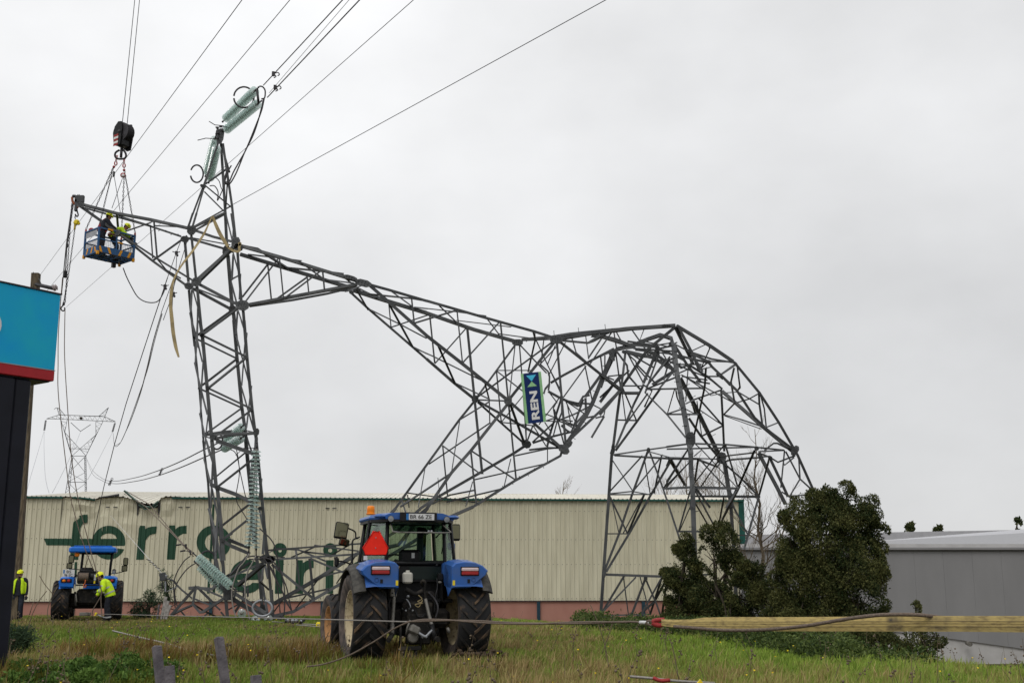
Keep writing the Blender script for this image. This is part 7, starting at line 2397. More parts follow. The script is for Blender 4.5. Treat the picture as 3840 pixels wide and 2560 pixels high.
    loft(tr_, [V_['pel'] + Vector((0, 0, -.06)), V_['pel'] + Vector((0, 0, .08))], [.16, .155], 12, .8)
    remeshed(tr_, 'trousers', M[kit.get('trousers', 'navy')], t, .02)
    jk = MB()
    hem = V_['pel'] + (V_['pel'] - V_['spi']) * .35
    loft(jk, [hem, V_['spi'], V_['che'], V_['nec'] + (V_['nec'] - V_['che']).normalized() * .015], [.20 * w, .185 * w, .19 * w, .085], 14, .78)
    for s in 'lr':
        loft(jk, [V_['che'].lerp(V_[s + 'sh'], .6), V_[s + 'sh'], V_[s + 'el'], V_[s + 'ha'].lerp(V_[s + 'el'], .12)], [.10, .092 * w, .07 * w, .055 * w], 12)
    remeshed(jk, 'jacket', M[kit.get('jacket', 'hivis')], t, .018)
    def bandp(a, b_, f_, r, nm='reflective_strip', m_='reflect', h=.05, sq=1.0):
        p = a.lerp(b_, f_); dd = (b_ - a).normalized() * h / 2
        MB().tube([p - dd, p + dd], r, 14, squash=sq, cap=False).build(nm, M[m_], t)
    if kit.get('strips'):
        bandp(V_['pel'], V_['che'], .15, .205 * w, sq=.80); bandp(V_['pel'], V_['che'], .60, .20 * w, sq=.80)
        for s in 'lr':
            bandp(V_[s + 'sh'], V_[s + 'el'], .55, .088 * w); bandp(V_[s + 'el'], V_[s + 'ha'], .4, .072 * w)
            bandp(V_[s + 'kn'], V_[s + 'an'], .82, .092, h=.045)
    if kit.get('vest'):
        vs_ = MB()
        for s in (-1, 1):
            vs_.tube(curve_pts([V_['nec'] + Vector((s * .08, .06, 0)), V_['che'] + Vector((s * .13, .125, .02)), V_['spi'] + Vector((s * .15, .14, 0)), V_['pel'] + Vector((s * .17, .13, .0))], 4), [.05, .06, .065, .065], 8, squash=.5)
            vs_.tube(curve_pts([V_['nec'] + Vector((s * .10, 0, 0)), V_['che'] + Vector((s * .19, 0, .0)), V_['spi'] + Vector((s * .185, 0, 0)), V_['pel'] + Vector((s * .19, 0, .0))], 4), [.04, .09, .10, .10], 8)
        vs_.tube(curve_pts([V_['nec'] + Vector((0, -.08, 0)), V_['che'] + Vector((0, -.12, 0)), V_['pel'] + Vector((0, -.12, 0))], 4), [.10, .17, .18], 10, squash=.35)
        vs_.build('safety_vest', M['hivis'], t)
    if kit.get('harness'):
        hs = MB()
        for s in (-1, 1):
            hs.tube(curve_pts([V_['nec'] + Vector((s * .08, .08, .0)), V_['che'] + Vector((s * .10, .16, 0)), V_['pel'] + Vector((s * .12, .16, .05)), V_['pel'] + Vector((s * .18, .0, -.05)), V_['pel'] + Vector((s * .1, -.17, .1)), V_['che'] + Vector((0, -.16, 0)), V_['nec'] + Vector((s * .08, -.06, .03))], 4), .018, 5)
        hs.tube([V_['pel'] + Vector((.21 * math.cos(a), .17 * math.sin(a), .06)) for a in [i * math.pi / 8 for i in range(16)]], .024, 6, closed=True)
        hs.build('harness', M['harness'], t)
    # boots and gloves
    for s in 'lr':
        an = V_[s + 'an']; bt = MB()
        bt.tube([an + Vector((0, 0, .08)), an + Vector((0, 0, -.02))], [.058, .055], 10); bt.rbox(an + Vector((0, .06, -.045)), (.10, .27, .09), .03); bt.build('boot', M['black'], t)
        ha = V_[s + 'ha']; fd = (ha - V_[s + 'el']).normalized(); sd_ = fd.cross(Vector((0, 1, .2))).normalized(); nn = sd_.cross(fd)
        gl = MB(); Rm = Matrix(((sd_.x, nn.x, fd.x), (sd_.y, nn.y, fd.y), (sd_.z, nn.z, fd.z)))
        gl.rbox(ha + fd * .04, (.085, .035, .095), .014, rot=Rm)
        for q in range(4):
            o0 = ha + fd * .085 + sd_ * (-.03 + q * .02); L_ = (.055, .066, .06, .046)[q]
            gl.tube([o0, o0 + fd * L_ * .6 + nn * .008, o0 + fd * L_ * .8 + nn * .035, o0 + fd * L_ * .55 + nn * .055], .0095, 5)
        gl.tube([ha + fd * .02 + sd_ * -.04, ha + fd * .055 - sd_ * .062 + nn * .015, ha + fd * .085 - sd_ * .05 + nn * .035], .011, 5)
        gl.build('glove', M[kit.get('glove', 'glove')], t)
    return t
p1 = gp(40, 42)
person('bearded worker in dark jacket and yellow vest standing half behind the sign post', p1, math.radians(180 + 8), dict(rha=(.22, .10, .86), lha=(-.27, .05, .86), lkn=(-.12, .06, .50), rkn=(.11, .0, .5), look=(.08, 1, -.06)),
       dict(jacket='navy', vest=True, trousers='jeans', beard=True))
p2 = pt('I', 1120, 895, 40.9); p2.z = ground_z(p2.x, 40.9)
w2 = person('worker in high visibility jacket leaning forward with ropes at the small tractor', p2, math.radians(90 + 12),
       dict(pel=(0, -.06, .93), spi=(0, .0, 1.12), che=(0, .12, 1.31), nec=(0, .20, 1.44), hd=(0, .30, 1.53), lsh=(-.19, .17, 1.34), rsh=(.19, .15, 1.36), lel=(-.30, .16, 1.08), lha=(-.16, .36, 1.04), rel=(.22, .26, 1.10), rha=(.16, .42, .86),
            lhi=(-.10, -.05, .9), rhi=(.10, -.05, .9), lkn=(-.11, -.01, .5), rkn=(.11, .05, .5), lan=(-.11, -.08, .09), ran=(.12, -.02, .09), look=(0, 1, -.45)),
       dict(strips=True, bulk=1.16, beard=True))

# ------------------------------------------------------------------ crane block, chains and work cage
CY = 42.6
def Lp(x, y, Y=CY): return pt('L', x, y, Y)
kc = 98.0 * 2.4125 * 43 / CY     # crop pixels per metre
n0 = Lp(400, 1310, 41.8)
ca = Vector((.66, .75, 0)).normalized(); cb = Vector((-.75, .66, 0)).normalized()
LA, LB, HH = 1.50, 1.02, .95
cage = thing('work_cage', 'blue steel crane cage with orange hazard stripes hanging at the arm tip', 'work cage', n0)
def cpt(a, b, z): return n0 + ca * a + cb * b + Vector((0, 0, z))
CR = Matrix(((ca.x, cb.x, 0), (ca.y, cb.y, 0), (0, 0, 1)))
def cbox(name, m, a, b, z, d, parent=cage, r=.008):
    mb = MB(); mb.rbox(cpt(a, b, z), d, r, rot=CR); return mb.build(name, M[m], parent)
for a, b in ((0, 0), (LA, 0), (0, LB), (LA, LB)):
    cbox('corner_post', 'cageblue', a, b, HH / 2, (.07, .07, HH + .1)); cbox('foot', 'cageor', a, b, -.03, (.09, .09, .14))
for z, w in ((HH, .06), (HH * .55, .045)):
    for a, b, d in ((LA / 2, 0, (LA, w, w)), (LA / 2, LB, (LA, w, w)), (0, LB / 2, (w, LB, w)), (LA, LB / 2, (w, LB, w))): cbox('rail', 'cageblue', a, b, z, d)
cbox('mid_post', 'cageblue', LA / 2, 0, HH / 2, (.05, .05, HH))
for a, b, d, nm in ((LA / 2, -.012, (LA, .015, .26), 0), (LA / 2, LB + .012, (LA, .015, .26), 0), (-.012, LB / 2, (.015, LB, .26), 1), (LA + .012, LB / 2, (.015, LB, .26), 1)):
    kp = cbox('kick_plate', 'cageblue', a, b, .13, d)
    n = 4 if nm == 0 else 3
    for i in range(n):
        f = (i + .5) / n; s = 1 if f < .5 else -1
        mb = MB()
        if nm == 0:
            y = b - .011 if b < .5 else b + .011; A0 = f * LA
            P_ = [cpt(A0 - .10 + s * .0, y, .02), cpt(A0 - .0, y, .02), cpt(A0 + .09 * s * -1 + .0, y, .24), cpt(A0 - .10 - .09 * s, y, .24)]
        else:
            x = a - .011 if a < .5 else a + .011; A0 = f * LB
            P_ = [cpt(x, A0 - .09, .02), cpt(x, A0, .02), cpt(x, A0 + .08 * s, .24), cpt(x, A0 - .09 + .08 * s, .24)]
        mb.add(P_, [(0, 1, 2, 3)]); mb.build('hazard_stripe', M['cageor'], kp)
for i in range(6): cbox('floor_bar', 'cageblue', LA * i / 5, LB / 2, -.01, (.06, LB, .05))
for i in range(4): cbox('floor_bar', 'steel_dark', LA / 2, LB * i / 3, .0, (LA, .05, .04))
def mesh_panel(a0, b0, a1, b1, nm):
    mb = MB()
    n = int(((a1 - a0) ** 2 + (b1 - b0) ** 2) ** .5 / .07)
    for i in range(n + 1):
        f = i / n; a, b = a0 + (a1 - a0) * f, b0 + (b1 - b0) * f
        mb.tube([cpt(a, b, .26), cpt(a, b, HH * .55)], .006, 3, cap=False)
    for j in range(5):
        z = .26 + (HH * .55 - .26) * j / 5; mb.tube([cpt(a0, b0, z), cpt(a1, b1, z)], .006, 3, cap=False)
    mb.build(nm, M['steel_dark'], cage)
mesh_panel(0, 0, LA, 0, 'wire_mesh'); mesh_panel(0, LB, LA, LB, 'wire_mesh'); mesh_panel(0, 0, 0, LB, 'wire_mesh'); mesh_panel(LA, 0, LA, LB, 'wire_mesh')
cbox('name_board', 'steel_light', -.03, LB * .5, HH * .82, (.012, LB * .8, .22))
cbox('grip', 'cageor', LA * .30, -.02, HH + .0, (.22, .07, .07)); cbox('grip', 'cageor', LA * .60, -.02, HH * .55, (.22, .06, .06))
cbox('drain_box', 'steel_dark', LA * .8, LB * .9, -.12, (.14, .14, .2))
MB().rbox(cpt(.12, LB * .8, .95), (.20, .18, .34), .05, rot=CR).build('red_tool_bag', M['redpaint'], None)
tag(bpy.data.objects['red_tool_bag'], 'dull red tool bag inside the cage behind the left worker', 'tool bag')
for i, (a, b) in enumerate(((0, 0), (LA, 0), (0, LB), (LA, LB))):
    mb = MB(); mb.rbox(cpt(a, b, HH + .07), (.05, .10, .14), .02, rot=CR); mb.build('lifting_lug', M['redpaint'], cage)
# links
def link_mesh():
    mb = MB(); mb.tube([(.018 * math.cos(a), 0, .032 * math.sin(a) * 1.0) for a in [i * math.pi / 4 for i in range(8)]], .0075, 4, closed=True); return mb.mesh('chain_link', (M['steel_dark'],))
LINK = link_mesh()
def chain(label, a, b, n=None, s=1.0, group='chains holding the cage', sag=0.0, cat='chain'):
    t = thing('chain', label, cat, a, group=group); ti = Matrix.Translation(-a); L_ = (b - a).length
    n = n or int(L_ / (.085 * s))
    p = [a.lerp(b, i / n) - Vector((0, 0, sag * 4 * (i / n) * (1 - i / n))) for i in range(n + 1)]
    mb = MB()
    for i in range(n):
        d = p[i + 1] - p[i]; q = d.to_track_quat('Z', 'Y').to_matrix().to_4x4() @ Matrix.Rotation(math.pi / 2 * (i % 2), 4, 'Z')
        T_ = Matrix.Translation((p[i] + p[i + 1]) / 2) @ q @ Matrix.Diagonal((s * 1.5, s * 1.5, d.length / .064 * 1.15, 1))
        mb.tube([(.018 * math.cos(a_), 0, .032 * math.sin(a_)) for a_ in [k * math.pi / 3 for k in range(6)]], .008, 4, 0, T_, closed=True)
    o = mb.build('links', M['steel_dark'], t); o['kind'] = 'stuff'
    return t
hl, hr_ = Lp(545, 545), Lp(640, 560)
tops = [cpt(0, LB, HH + .14), cpt(0, 0, HH + .14), cpt(LA, 0, HH + .14), cpt(LA, LB, HH + .14)]
chain('outer left chain from the hook to the far left cage corner', hl, tops[0])
chain('inner left chain from the hook to the near left cage corner', hl, tops[1])
chain('outer right chain from the hook to the near right cage corner', hr_, tops[2])
chain('inner right chain from the round disc to the far right cage corner', Lp(640, 640), tops[3])
for lab, a, b in (('thin strap crossing from the right disc down to the left worker', (625, 650), (530, 920)), ('thin strap crossing from the left shackle down to the right worker', (552, 640), (615, 1010))):
    cable('safety_line', lab, [Lp(*a), Lp(*b)], .012, 'navypost', 'strap', 'safety lines in the cage', smooth=False)
# hook block
hb = thing('hook_block', 'black crane hook block with red and white stripes above the cage', 'hook block', Lp(610, 400))
RB = Matrix.Rotation(math.radians(-24), 3, 'Z')
def hbm(name, m, fn): mb = MB(); fn(mb); return mb.build(name, M[m], hb)
cb_ = Lp(632, 268)
def cheek(b, dy):
    poly = [(-.42, -.12), (-.46, .10), (-.40, .38), (-.16, .58), (.10, .56), (.20, .30), (.16, -.10), (.06, -.44), (-.16, -.47), (-.34, -.40)]
    b.prism([(x * .72, z * .92) for x, z in poly], dy, dy + .04)
MT = Matrix.Translation(cb_) @ RB.to_4x4()
hbm('cheek_plate', 'black', lambda b: b.prism([(x * .62 - .02, z * .95) for x, z in [(-.42, -.12), (-.46, .10), (-.36, .38), (-.10, .58), (.16, .56), (.26, .30), (.22, -.10), (.16, -.44), (-.10, -.50), (-.34, -.44)]], -.24, -.19, 'y', MT))
hbm('cheek_plate', 'black', lambda b: b.prism([(x * .62 + .10, z * .98 - .02) for x, z in [(-.42, -.12), (-.46, .10), (-.36, .38), (-.10, .58), (.16, .56), (.30, .30), (.30, -.10), (.20, -.54), (-.10, -.56), (-.34, -.44)]], .19, .24, 'y', MT))
for k_ in range(4):
    hbm('sheave', 'steel_dark', lambda b: b.lathe([(.08, -.035), (.36, -.035), (.40, -.03), (.35, 0), (.40, .03), (.36, .035), (.08, .035)], 20, MT @ Matrix.Translation((.02, -.14 + k_ * .093, .12)) @ Matrix.Rotation(math.radians(90), 4, 'X')))
hbm('axle', 'steel_dark', lambda b: b.lathe([(.001, -.28), (.06, -.28), (.06, .28), (.001, .28)], 10, MT @ Matrix.Translation((.02, 0, .12)) @ Matrix.Rotation(math.radians(90), 4, 'X')))
hbm('counterweight', 'black', lambda b: b.rbox((.03, 0, -.25), (.36, .36, .42), .04, MT))
for i, m_ in enumerate(('redpaint', 'white', 'redpaint', 'white', 'redpaint')):
    hbm('warning_stripe', m_, lambda b: b.prism([(-.24 + .002 * i, -.01 - .095 * i), (-.24, -.10 - .095 * i + .005), (-.02, -.02 - .095 * i - .04 + .0), (-.02, .07 - .095 * i - .04)][::1], -.252 , -.243, 'y', MT))
hbm('shank', 'steel_dark', lambda b: b.tube([Lp(618, 372), Lp(612, 460)], .055, 8))
hk_ = MB()
hk_.tube(curve_pts([Lp(600, 392), Lp(565, 415), Lp(558, 445), Lp(575, 468), Lp(610, 474), Lp(645, 468), Lp(658, 445), Lp(650, 415), Lp(628, 388)], 5), [.02, .03, .05, .06, .065, .06, .05, .03, .02] and .042, 8)
hk_.build('ramshorn_hook', M['steel_dark'], hb)
for lab, pts_ in (('left red shackle and link under the hook', [(578, 440), (565, 500), (548, 545)]), ('right red shackle and link under the hook', [(640, 470), (640, 520), (640, 575)])):
    mb = MB()
    for dx in (-5, 5): mb.tube([Lp(x + dx, y) for x, y in pts_[:2]], .016, 5)
    x, y = pts_[1]; mb.tube([Lp(x - 9, y), Lp(x - 11, y + 22), Lp(x, y + 34), Lp(x + 11, y + 22), Lp(x + 9, y)], .026, 6); mb.ball(Lp(*pts_[2]), .055, 8)
    o = mb.build('shackle', M['redpaint']); tag(o, lab, 'shackle', 'shackles under the hook')
o = MB().lathe([(.001, -.05), (.08, -.05), (.10, -.02), (.10, .04), (.001, .05)], 16, Matrix.Translation(Lp(631, 622, CY - .1)) @ Matrix.Rotation(math.radians(90), 4, 'X')).build('load_disc', M['redpaint']); tag(o, 'round red load gauge hanging below the right shackle', 'load gauge')
MB().lathe([(.001, 0), (.065, 0), (.065, .008), (.001, .01)], 16, Matrix.Translation(Lp(631, 622, CY - .16)) @ Matrix.Rotation(math.radians(90), 4, 'X')).build('dial', M['plate'], o)
o = MB().rbox(Lp(548, 612), (.07, .07, .24), .02).build('rope_ferrule', M['black']); tag(o, 'black ferrule hanging below the left shackle', 'ferrule')
A_ = D(281, 283, CY); B_ = D(309.5, 0, CY - .8); cable('hoist_rope', 'left hoist rope running up from the hook block', [A_, ext(A_, B_, 1.8)], .014, cat='rope', group='hoist ropes', smooth=False)
A_ = D(292, 286, CY); B_ = D(320.5, 0, CY - .8); cable('hoist_rope', 'right hoist rope running up from the hook block', [A_, ext(A_, B_, 1.8)], .014, cat='rope', group='hoist ropes', smooth=False)
# workers in the cage
f1 = cpt(.42, .55, .03)
person('worker in dark jacket and red harness standing in the left half of the cage', f1, math.radians(-60), dict(che=(0, .08, 1.34), nec=(0, .14, 1.47), hd=(0, .20, 1.58), lsh=(-.19, .12, 1.39), rsh=(.19, .12, 1.39), lel=(-.26, .28, 1.18), lha=(-.16, .48, 1.12), rel=(.26, .28, 1.18), rha=(.14, .5, 1.10), look=(0, 1, -.3)),
       dict(jacket='navy', harness=True, bulk=1.05), 'workers in the cage')
f2_ = cpt(1.02, .62, .03)
person('worker in bright yellow jacket bending over in the right half of the cage', f2_, math.radians(-75), dict(pel=(0, -.10, .88), spi=(0, .0, 1.04), che=(0, .16, 1.18), nec=(0, .28, 1.27), hd=(0, .38, 1.32), lsh=(-.19, .24, 1.18), rsh=(.19, .24, 1.18), lel=(-.25, .40, .98), lha=(-.12, .56, .90), rel=(.25, .40, .98), rha=(.12, .58, .90), lhi=(-.1, -.08, .86), rhi=(.1, -.08, .86), lkn=(-.11, .08, .48), rkn=(.11, .08, .48), look=(0, 1, -.8)),
       dict(jacket='hivis', strips=True, harness=True), 'workers in the cage')

# tip fitting, chain hoist and hanging chains at the arm tip
def Ap(x, y, Y=42.6): return pt('A', x, y, Y)
tip = thing('tip_clamp', 'cluster of clamps and bolts fixed on the arm tip', 'clamp', Ap(570, 690))
for nm, m_, c, d, r in (('clamp_body', 'steel', (585, 680), (.36, .14, .30), 0), ('clamp_bolt', 'steel_dark', (540, 660), (.10, .10, .10), 0), ('clamp_bolt', 'steel_dark', (575, 660), (.12, .10, .10), 10), ('side_plate', 'steel', (560, 725), (.10, .14, .5), 0)):
    mb = MB(); mb.rbox(Ap(*c), d, .02, rot=Ry(r)); mb.build(nm, M[m_], tip)
mb = MB()
for x in (535, 548, 570, 580): mb.tube([Ap(x, 665), Ap(x + 3, 645)], .018, 4)
mb.build('bolt_ends', M['steel_dark'], tip)
MB().tube(curve_pts([Ap(530, 665), Ap(535, 700), Ap(555, 720), Ap(570, 745)], 4), .05, 6).build('orange_shackle', mat('orange_brown_shackle', (.30, .10, .05), .7, 0, var=.3, scale=20), tip)
MB().tube(curve_pts([Ap(560, 700), Ap(566, 760), Ap(575, 800), Ap(560, 805), Ap(553, 790)], 4), .028, 6).build('hook', M['steel_dark'], tip)
ch = thing('chain_hoist', 'yellow chain hoist hanging under the arm tip', 'chain hoist', Ap(562, 850))
mb = MB(); mb.rbox(Ap(562, 850), (.20, .16, .22), .05, rot=Ry(20)); mb.rbox(Ap(575, 858), (.16, .08, .12), .04, rot=Ry(20)); mb.build('housing', M['yellow'], ch)
mb = MB(); mb.rbox(Ap(550, 882), (.07, .07, .26), .02); mb.build('lever', mat('worn_yellow_lever', (.45, .33, .05), .6, 0, var=.2), ch)
mb = MB(); mb.tube(curve_pts([Ap(555, 825), Ap(550, 812), Ap(560, 800), Ap(568, 812)], 4), .02, 5); mb.build('hook', M['steel_dark'], ch)
chain('slack chain falling straight from the hoist', Ap(549, 905), Ap(500, 1260), s=.9, group='chains at the arm tip')
chain('long outer chain from the tip clamp down beside the sign', Ap(528, 710), Ap(478, 1440), s=.9, group='chains at the arm tip')
chain('inner chain from the tip clamp', Ap(540, 720), Ap(492, 1030), s=.8, group='chains at the arm tip')
chain('lower chain run with gathered links above the sling hook', Ap(500, 1250), Ap(470, 1440), s=1.1, group='chains at the arm tip')
for lab, l in (('left rope from the tip clamp to the ground by the small tractor', [(530, 720), (488, 1010), (452, 1380)]), ('dark rope hanging from the tip with a knot', [(536, 715), (492, 1020), (480, 1240)])):
    cable('pull_rope', lab, [Ap(*q) for q in l], .02, 'wire', 'rope', 'ropes at the arm tip', smooth=False)
for lab, x, y, s in (('black knot gathered on the ropes below the arm tip', 493, 1022, .05), ('dark bundled fitting on the ropes above the sign', 480, 1230, .09)):
    mb = MB(); mb.rbox(Ap(x, y, 42.4), (s * 1.6, s * 1.6, s * 3.4), s * .5); o = mb.build('rope_fitting', M['black']); tag(o, lab, 'rope fitting', 'fittings on the tip ropes')
mb = MB(); mb.tube(curve_pts([pt('V', x, y, 42.4) for x, y in ((812, 318), (800, 365), (782, 385), (785, 415), (808, 428), (828, 412), (826, 385))], 5), .026, 7); mb.rbox(pt('V', 815, 340, 42.4), (.09, .08, .14), .03)
o = mb.build('sling_hook', M['black']); tag(o, 'black sling hook hanging at the corner of the blue sign', 'hook')
def Vp(x, y, Y): return pt('V', x, y, Y)
cable('pull_rope', 'left long rope from the arm tip passing the sign to the small tractor', [Vp(800, 0, 42.4), Vp(782, 220, 42.4), Vp(748, 700, 42), Vp(743, 1100, 41.8), Vp(752, 1568, 41.6), pt('B', 580, 960, 41.5), pt('B', 620, 1150, 41.3), pt('I', 850, 30, 41.1), pt('I', 920, 230, 41), pt('I', 985, 385, 41)], .016, 'rope', 'rope', 'long ropes from the arm tip', n=5)
cable('pull_rope', 'right long rope from the sling hook down to the leaning worker', [Vp(832, 410, 42.4), Vp(828, 600, 42.3), Vp(826, 1000, 42), Vp(858, 1568, 41.8), pt('B', 600, 700, 41.6), pt('B', 665, 1100, 41.3), pt('I', 915, 30, 41.1), pt('I', 965, 230, 40.9), pt('I', 1025, 440, 40.7), pt('I', 1060, 570, 40.6)], .016, 'rope', 'rope', 'long ropes from the arm tip', n=5)
cable('pull_rope', 'short rope from the winch up to the guy wire', [pt('I', 885, 380, 41.3), pt('I', 935, 225, 41.3)], .014, 'rope', 'rope', smooth=False)
cable('hand_rope', 'twisted ropes hanging from the leaning worker hands to the drawbar', [pt('I', 1060, 575, 40.5), pt('I', 1065, 640, 40.5), pt('I', 1010, 740, 40.5), pt('I', 975, 800, 40.5), pt('I', 965, 870, 40.5)], .018, 'rope', 'rope', 'ropes held by the leaning worker')
cable('hand_rope', 'second rope falling from the leaning worker hands to the grass', [pt('I', 1040, 500, 40.5), pt('I', 1062, 600, 40.5), pt('I', 1060, 700, 40.5), pt('I', 1065, 800, 40.5), pt('I', 1072, 890, 40.5)], .018, 'rope', 'rope', 'ropes held by the leaning worker')
for (a, b) in (((955, 870), (975, 810)), ((1005, 880), (990, 810))): pass
cable('pry_bar', 'pale bar lying by the leaning worker boots', [pt('I', 1010, 845, 40.6), pt('I', 1110, 885, 40.5)], .025, 'steel_light', 'bar', smooth=False)
o = MB().rbox(pt('I', 1008, 840, 40.6), (.09, .08, .09), .02).build('yellow_clamp', M['yellow']); tag(o, 'small yellow clamp on the rope at the small tractor', 'clamp')

# ------------------------------------------------------------------ tow cables and yellow strap across the field
def Dp(x, y, Y): return D(x, y, Y)
cable('tow_cable', 'long thin steel cable stretched from the small tractor past the big tractor', [Dp(216, 1409, 41), Dp(560, 1417, 26.4), Dp(760, 1422, 20.9), Dp(935, 1427, 18.4)], .012, 'wire_light', 'cable', smooth=False, n=6)
sl0 = 13.0
cable('tow_cable', 'doubled steel cable running from behind the big tractor to the red shackle', [Dp(930, 1427, 18.5), Dp(1060, 1424, 17.2), Dp(1200, 1430, 15.9), Dp(1330, 1431, 14.8), Dp(1440, 1427, 13.8), Dp(1484, 1430, 13.4)], .013, 'rope', 'cable', n=7)
cable('tow_cable', 'cable rising from the grass behind the big tractor to join the long cable', [Dp(705, 1530, 18.8), Dp(745, 1524, 18.8), Dp(800, 1505, 18.7), Dp(860, 1472, 18.6), Dp(905, 1443, 18.5), Dp(950, 1425, 18.3), Dp(1010, 1422, 17.7), Dp(1120, 1430, 16.6), Dp(1230, 1432, 15.6), Dp(1320, 1428, 14.9), Dp(1440, 1428, 13.8)], .0125, 'rope', 'cable', n=7)
cable('cable_ferrule', 'white ferrule on the tow cable before the red shackle', [Dp(1470, 1428.5, 13.4), Dp(1488, 1429, 13.3)], .022, 'plate', 'ferrule', smooth=False)
mb = MB()
def Xp(x, y, Y=13.2): return pt('X', x, y, Y)
mb.tube(curve_pts([Xp(320, 112), Xp(345, 108), Xp(372, 122), Xp(350, 134), Xp(325, 125), Xp(318, 116)], 4), .013, 6); mb.tube(curve_pts([Xp(335, 105), Xp(360, 130), Xp(345, 135)], 4), .012, 6)
o = mb.build('cable_thimble', M['rope']); tag(o, 'twisted eye of the tow cable at the red shackle', 'cable eye')
mb = MB()
mb.tube(curve_pts([Xp(352, 118), Xp(365, 108), Xp(395, 104), Xp(418, 104)], 4), .024, 7); mb.tube(curve_pts([Xp(352, 120), Xp(372, 132), Xp(395, 134), Xp(410, 128)], 4), .026, 7); mb.tube([Xp(400, 100), Xp(412, 112)], .022, 6); mb.rbox(Xp(372, 128), (.09, .04, .05), .015)
o = mb.build('red_shackle', M['redpaint']); tag(o, 'red shackle linking the steel cable to the yellow strap', 'shackle')
# strap: broad webbing with stitched lines and dark printed marks
sp0 = [(402, 118, 13.1, .07), (480, 124, 12.95, .085), (560, 127, 12.8, .10), (640, 126, 12.65, .135), (800, 126, 12.3, .142), (1100, 127, 11.8, .138), (1500, 126, 11.2, .138), (1900, 125, 10.7, .138), (2352, 127, 10.2, .138), (2700, 129, 9.8, .138)]
stp = thing('tow_strap', 'wide worn yellow webbing strap stretched across the right foreground', 'strap', Xp(402, 118, 13.1))
def strap_mesh(off0, off1, name, m, lift, i0=0, i1=None, zj=0):
    pts = curve_pts([pt('X', x, y, Y) for x, y, Y, w in sp0], 8); n = len(pts)
    ws_ = np.interp(np.linspace(0, len(sp0) - 1, n), range(len(sp0)), [w for *_, w in sp0])
    vs = []; i1 = i1 or n
    rng_ = range(i0, i1)
    for i in rng_:
        w = ws_[i]; tw = .18 * math.sin(i * .33) * max(0, 1 - i / 26) ; q = pts[i]
        for f in (off0, off1):
            bow = -.03 * (1 - (2 * f) ** 2) * w / .3
            vs.append(q + Vector((0, bow + tw * f * w + lift, f * w)))
    fs = [(2 * k, 2 * k + 2, 2 * k + 3, 2 * k + 1) for k in range(len(vs) // 2 - 1)]
    m2 = len(vs); vs += [v + Vector((0, .006, 0)) for v in vs]
    fs += [tuple(m2 + k for k in f[::-1]) for f in fs] + [(2 * k, m2 + 2 * k, m2 + 2 * k + 2, 2 * k + 2) for k in range(m2 // 2 - 1)] + [(2 * k + 1, 2 * k + 3, m2 + 2 * k + 3, m2 + 2 * k + 1) for k in range(m2 // 2 - 1)]
    me = bpy.data.meshes.new(name); me.from_pydata([tuple(v) for v in vs], [], fs); me.materials.append(M[m])
    uv = me.attributes.new('along', 'FLOAT_VECTOR', 'POINT')
    ks = [(i0 + k // 2) for k in range(m2)] * 2
    uv.data.foreach_set('vector', [c for k, q in zip(ks, range(2 * m2)) for c in (k / (n - 1), ((off0, off1)[q % 2]) + .5, 0)])
    return put(name, me, stp)
nt = M['strap'].node_tree; bs = nt.nodes['Principled BSDF']
oldc = bs.inputs['Base Color'].links[0].from_socket
an = nt.nodes.new('ShaderNodeAttribute'); an.attribute_name = 'along'
sx_ = nt.nodes.new('ShaderNodeSeparateXYZ'); nt.links.new(an.outputs['Vector'], sx_.inputs[0])
def ramp(stops):
    r = nt.nodes.new('ShaderNodeValToRGB'); r.color_ramp.interpolation = 'EASE'
    while len(r.color_ramp.elements) < len(stops): r.color_ramp.elements.new(.5)
    for e, (p, v) in zip(r.color_ramp.elements, stops): e.position = p; e.color = (v, v, v, 1)
    return r
ru_ = ramp([(.695, 0), (.703, .95), (.716, .95), (.727, .12), (.755, .12), (.765, .72), (.782, .62), (.80, .2), (.815, .5), (.835, .4), (.85, .12), (.88, .42), (.90, .12), (.93, .38), (.96, .15), (1, .35)])
rv_ = ramp([(.0, .35), (.10, .75), (.22, 1), (.36, .85), (.47, .12), (.54, .12), (.62, .85), (.78, 1), (.92, .7), (1, .35)])
nt.links.new(sx_.outputs['X'], ru_.inputs[0]); nt.links.new(sx_.outputs['Y'], rv_.inputs[0])
nz_ = nt.nodes.new('ShaderNodeTexNoise'); nz_.inputs['Scale'].default_value = 14
tcn = nt.nodes.new('ShaderNodeTexCoord'); nt.links.new(tcn.outputs['Object'], nz_.inputs['Vector'])
mrn = nt.nodes.new('ShaderNodeMapRange'); mrn.inputs['From Min'].default_value = .3; mrn.inputs['From Max'].default_value = .6; mrn.inputs['To Min'].default_value = .45; mrn.inputs['To Max'].default_value = 1.0
nt.links.new(nz_.outputs['Fac'], mrn.inputs['Value'])
m1_ = nt.nodes.new('ShaderNodeMath'); m1_.operation = 'MULTIPLY'; nt.links.new(ru_.outputs[0], m1_.inputs[0]); nt.links.new(rv_.outputs[0], m1_.inputs[1])
m2_ = nt.nodes.new('ShaderNodeMath'); m2_.operation = 'MULTIPLY'; nt.links.new(m1_.outputs[0], m2_.inputs[0]); nt.links.new(mrn.outputs[0], m2_.inputs[1])
mxx = nt.nodes.new('ShaderNodeMixRGB'); nt.links.new(m2_.outputs[0], mxx.inputs['Fac']); nt.links.new(oldc, mxx.inputs[1]); mxx.inputs[2].default_value = (.035, .035, .045, 1)
nt.links.new(mxx.outputs[0], bs.inputs['Base Color'])
for a, b in ((-.5, -.171), (-.17, .169), (.17, .5)): strap_mesh(a, b, 'webbing', 'strap', 0)
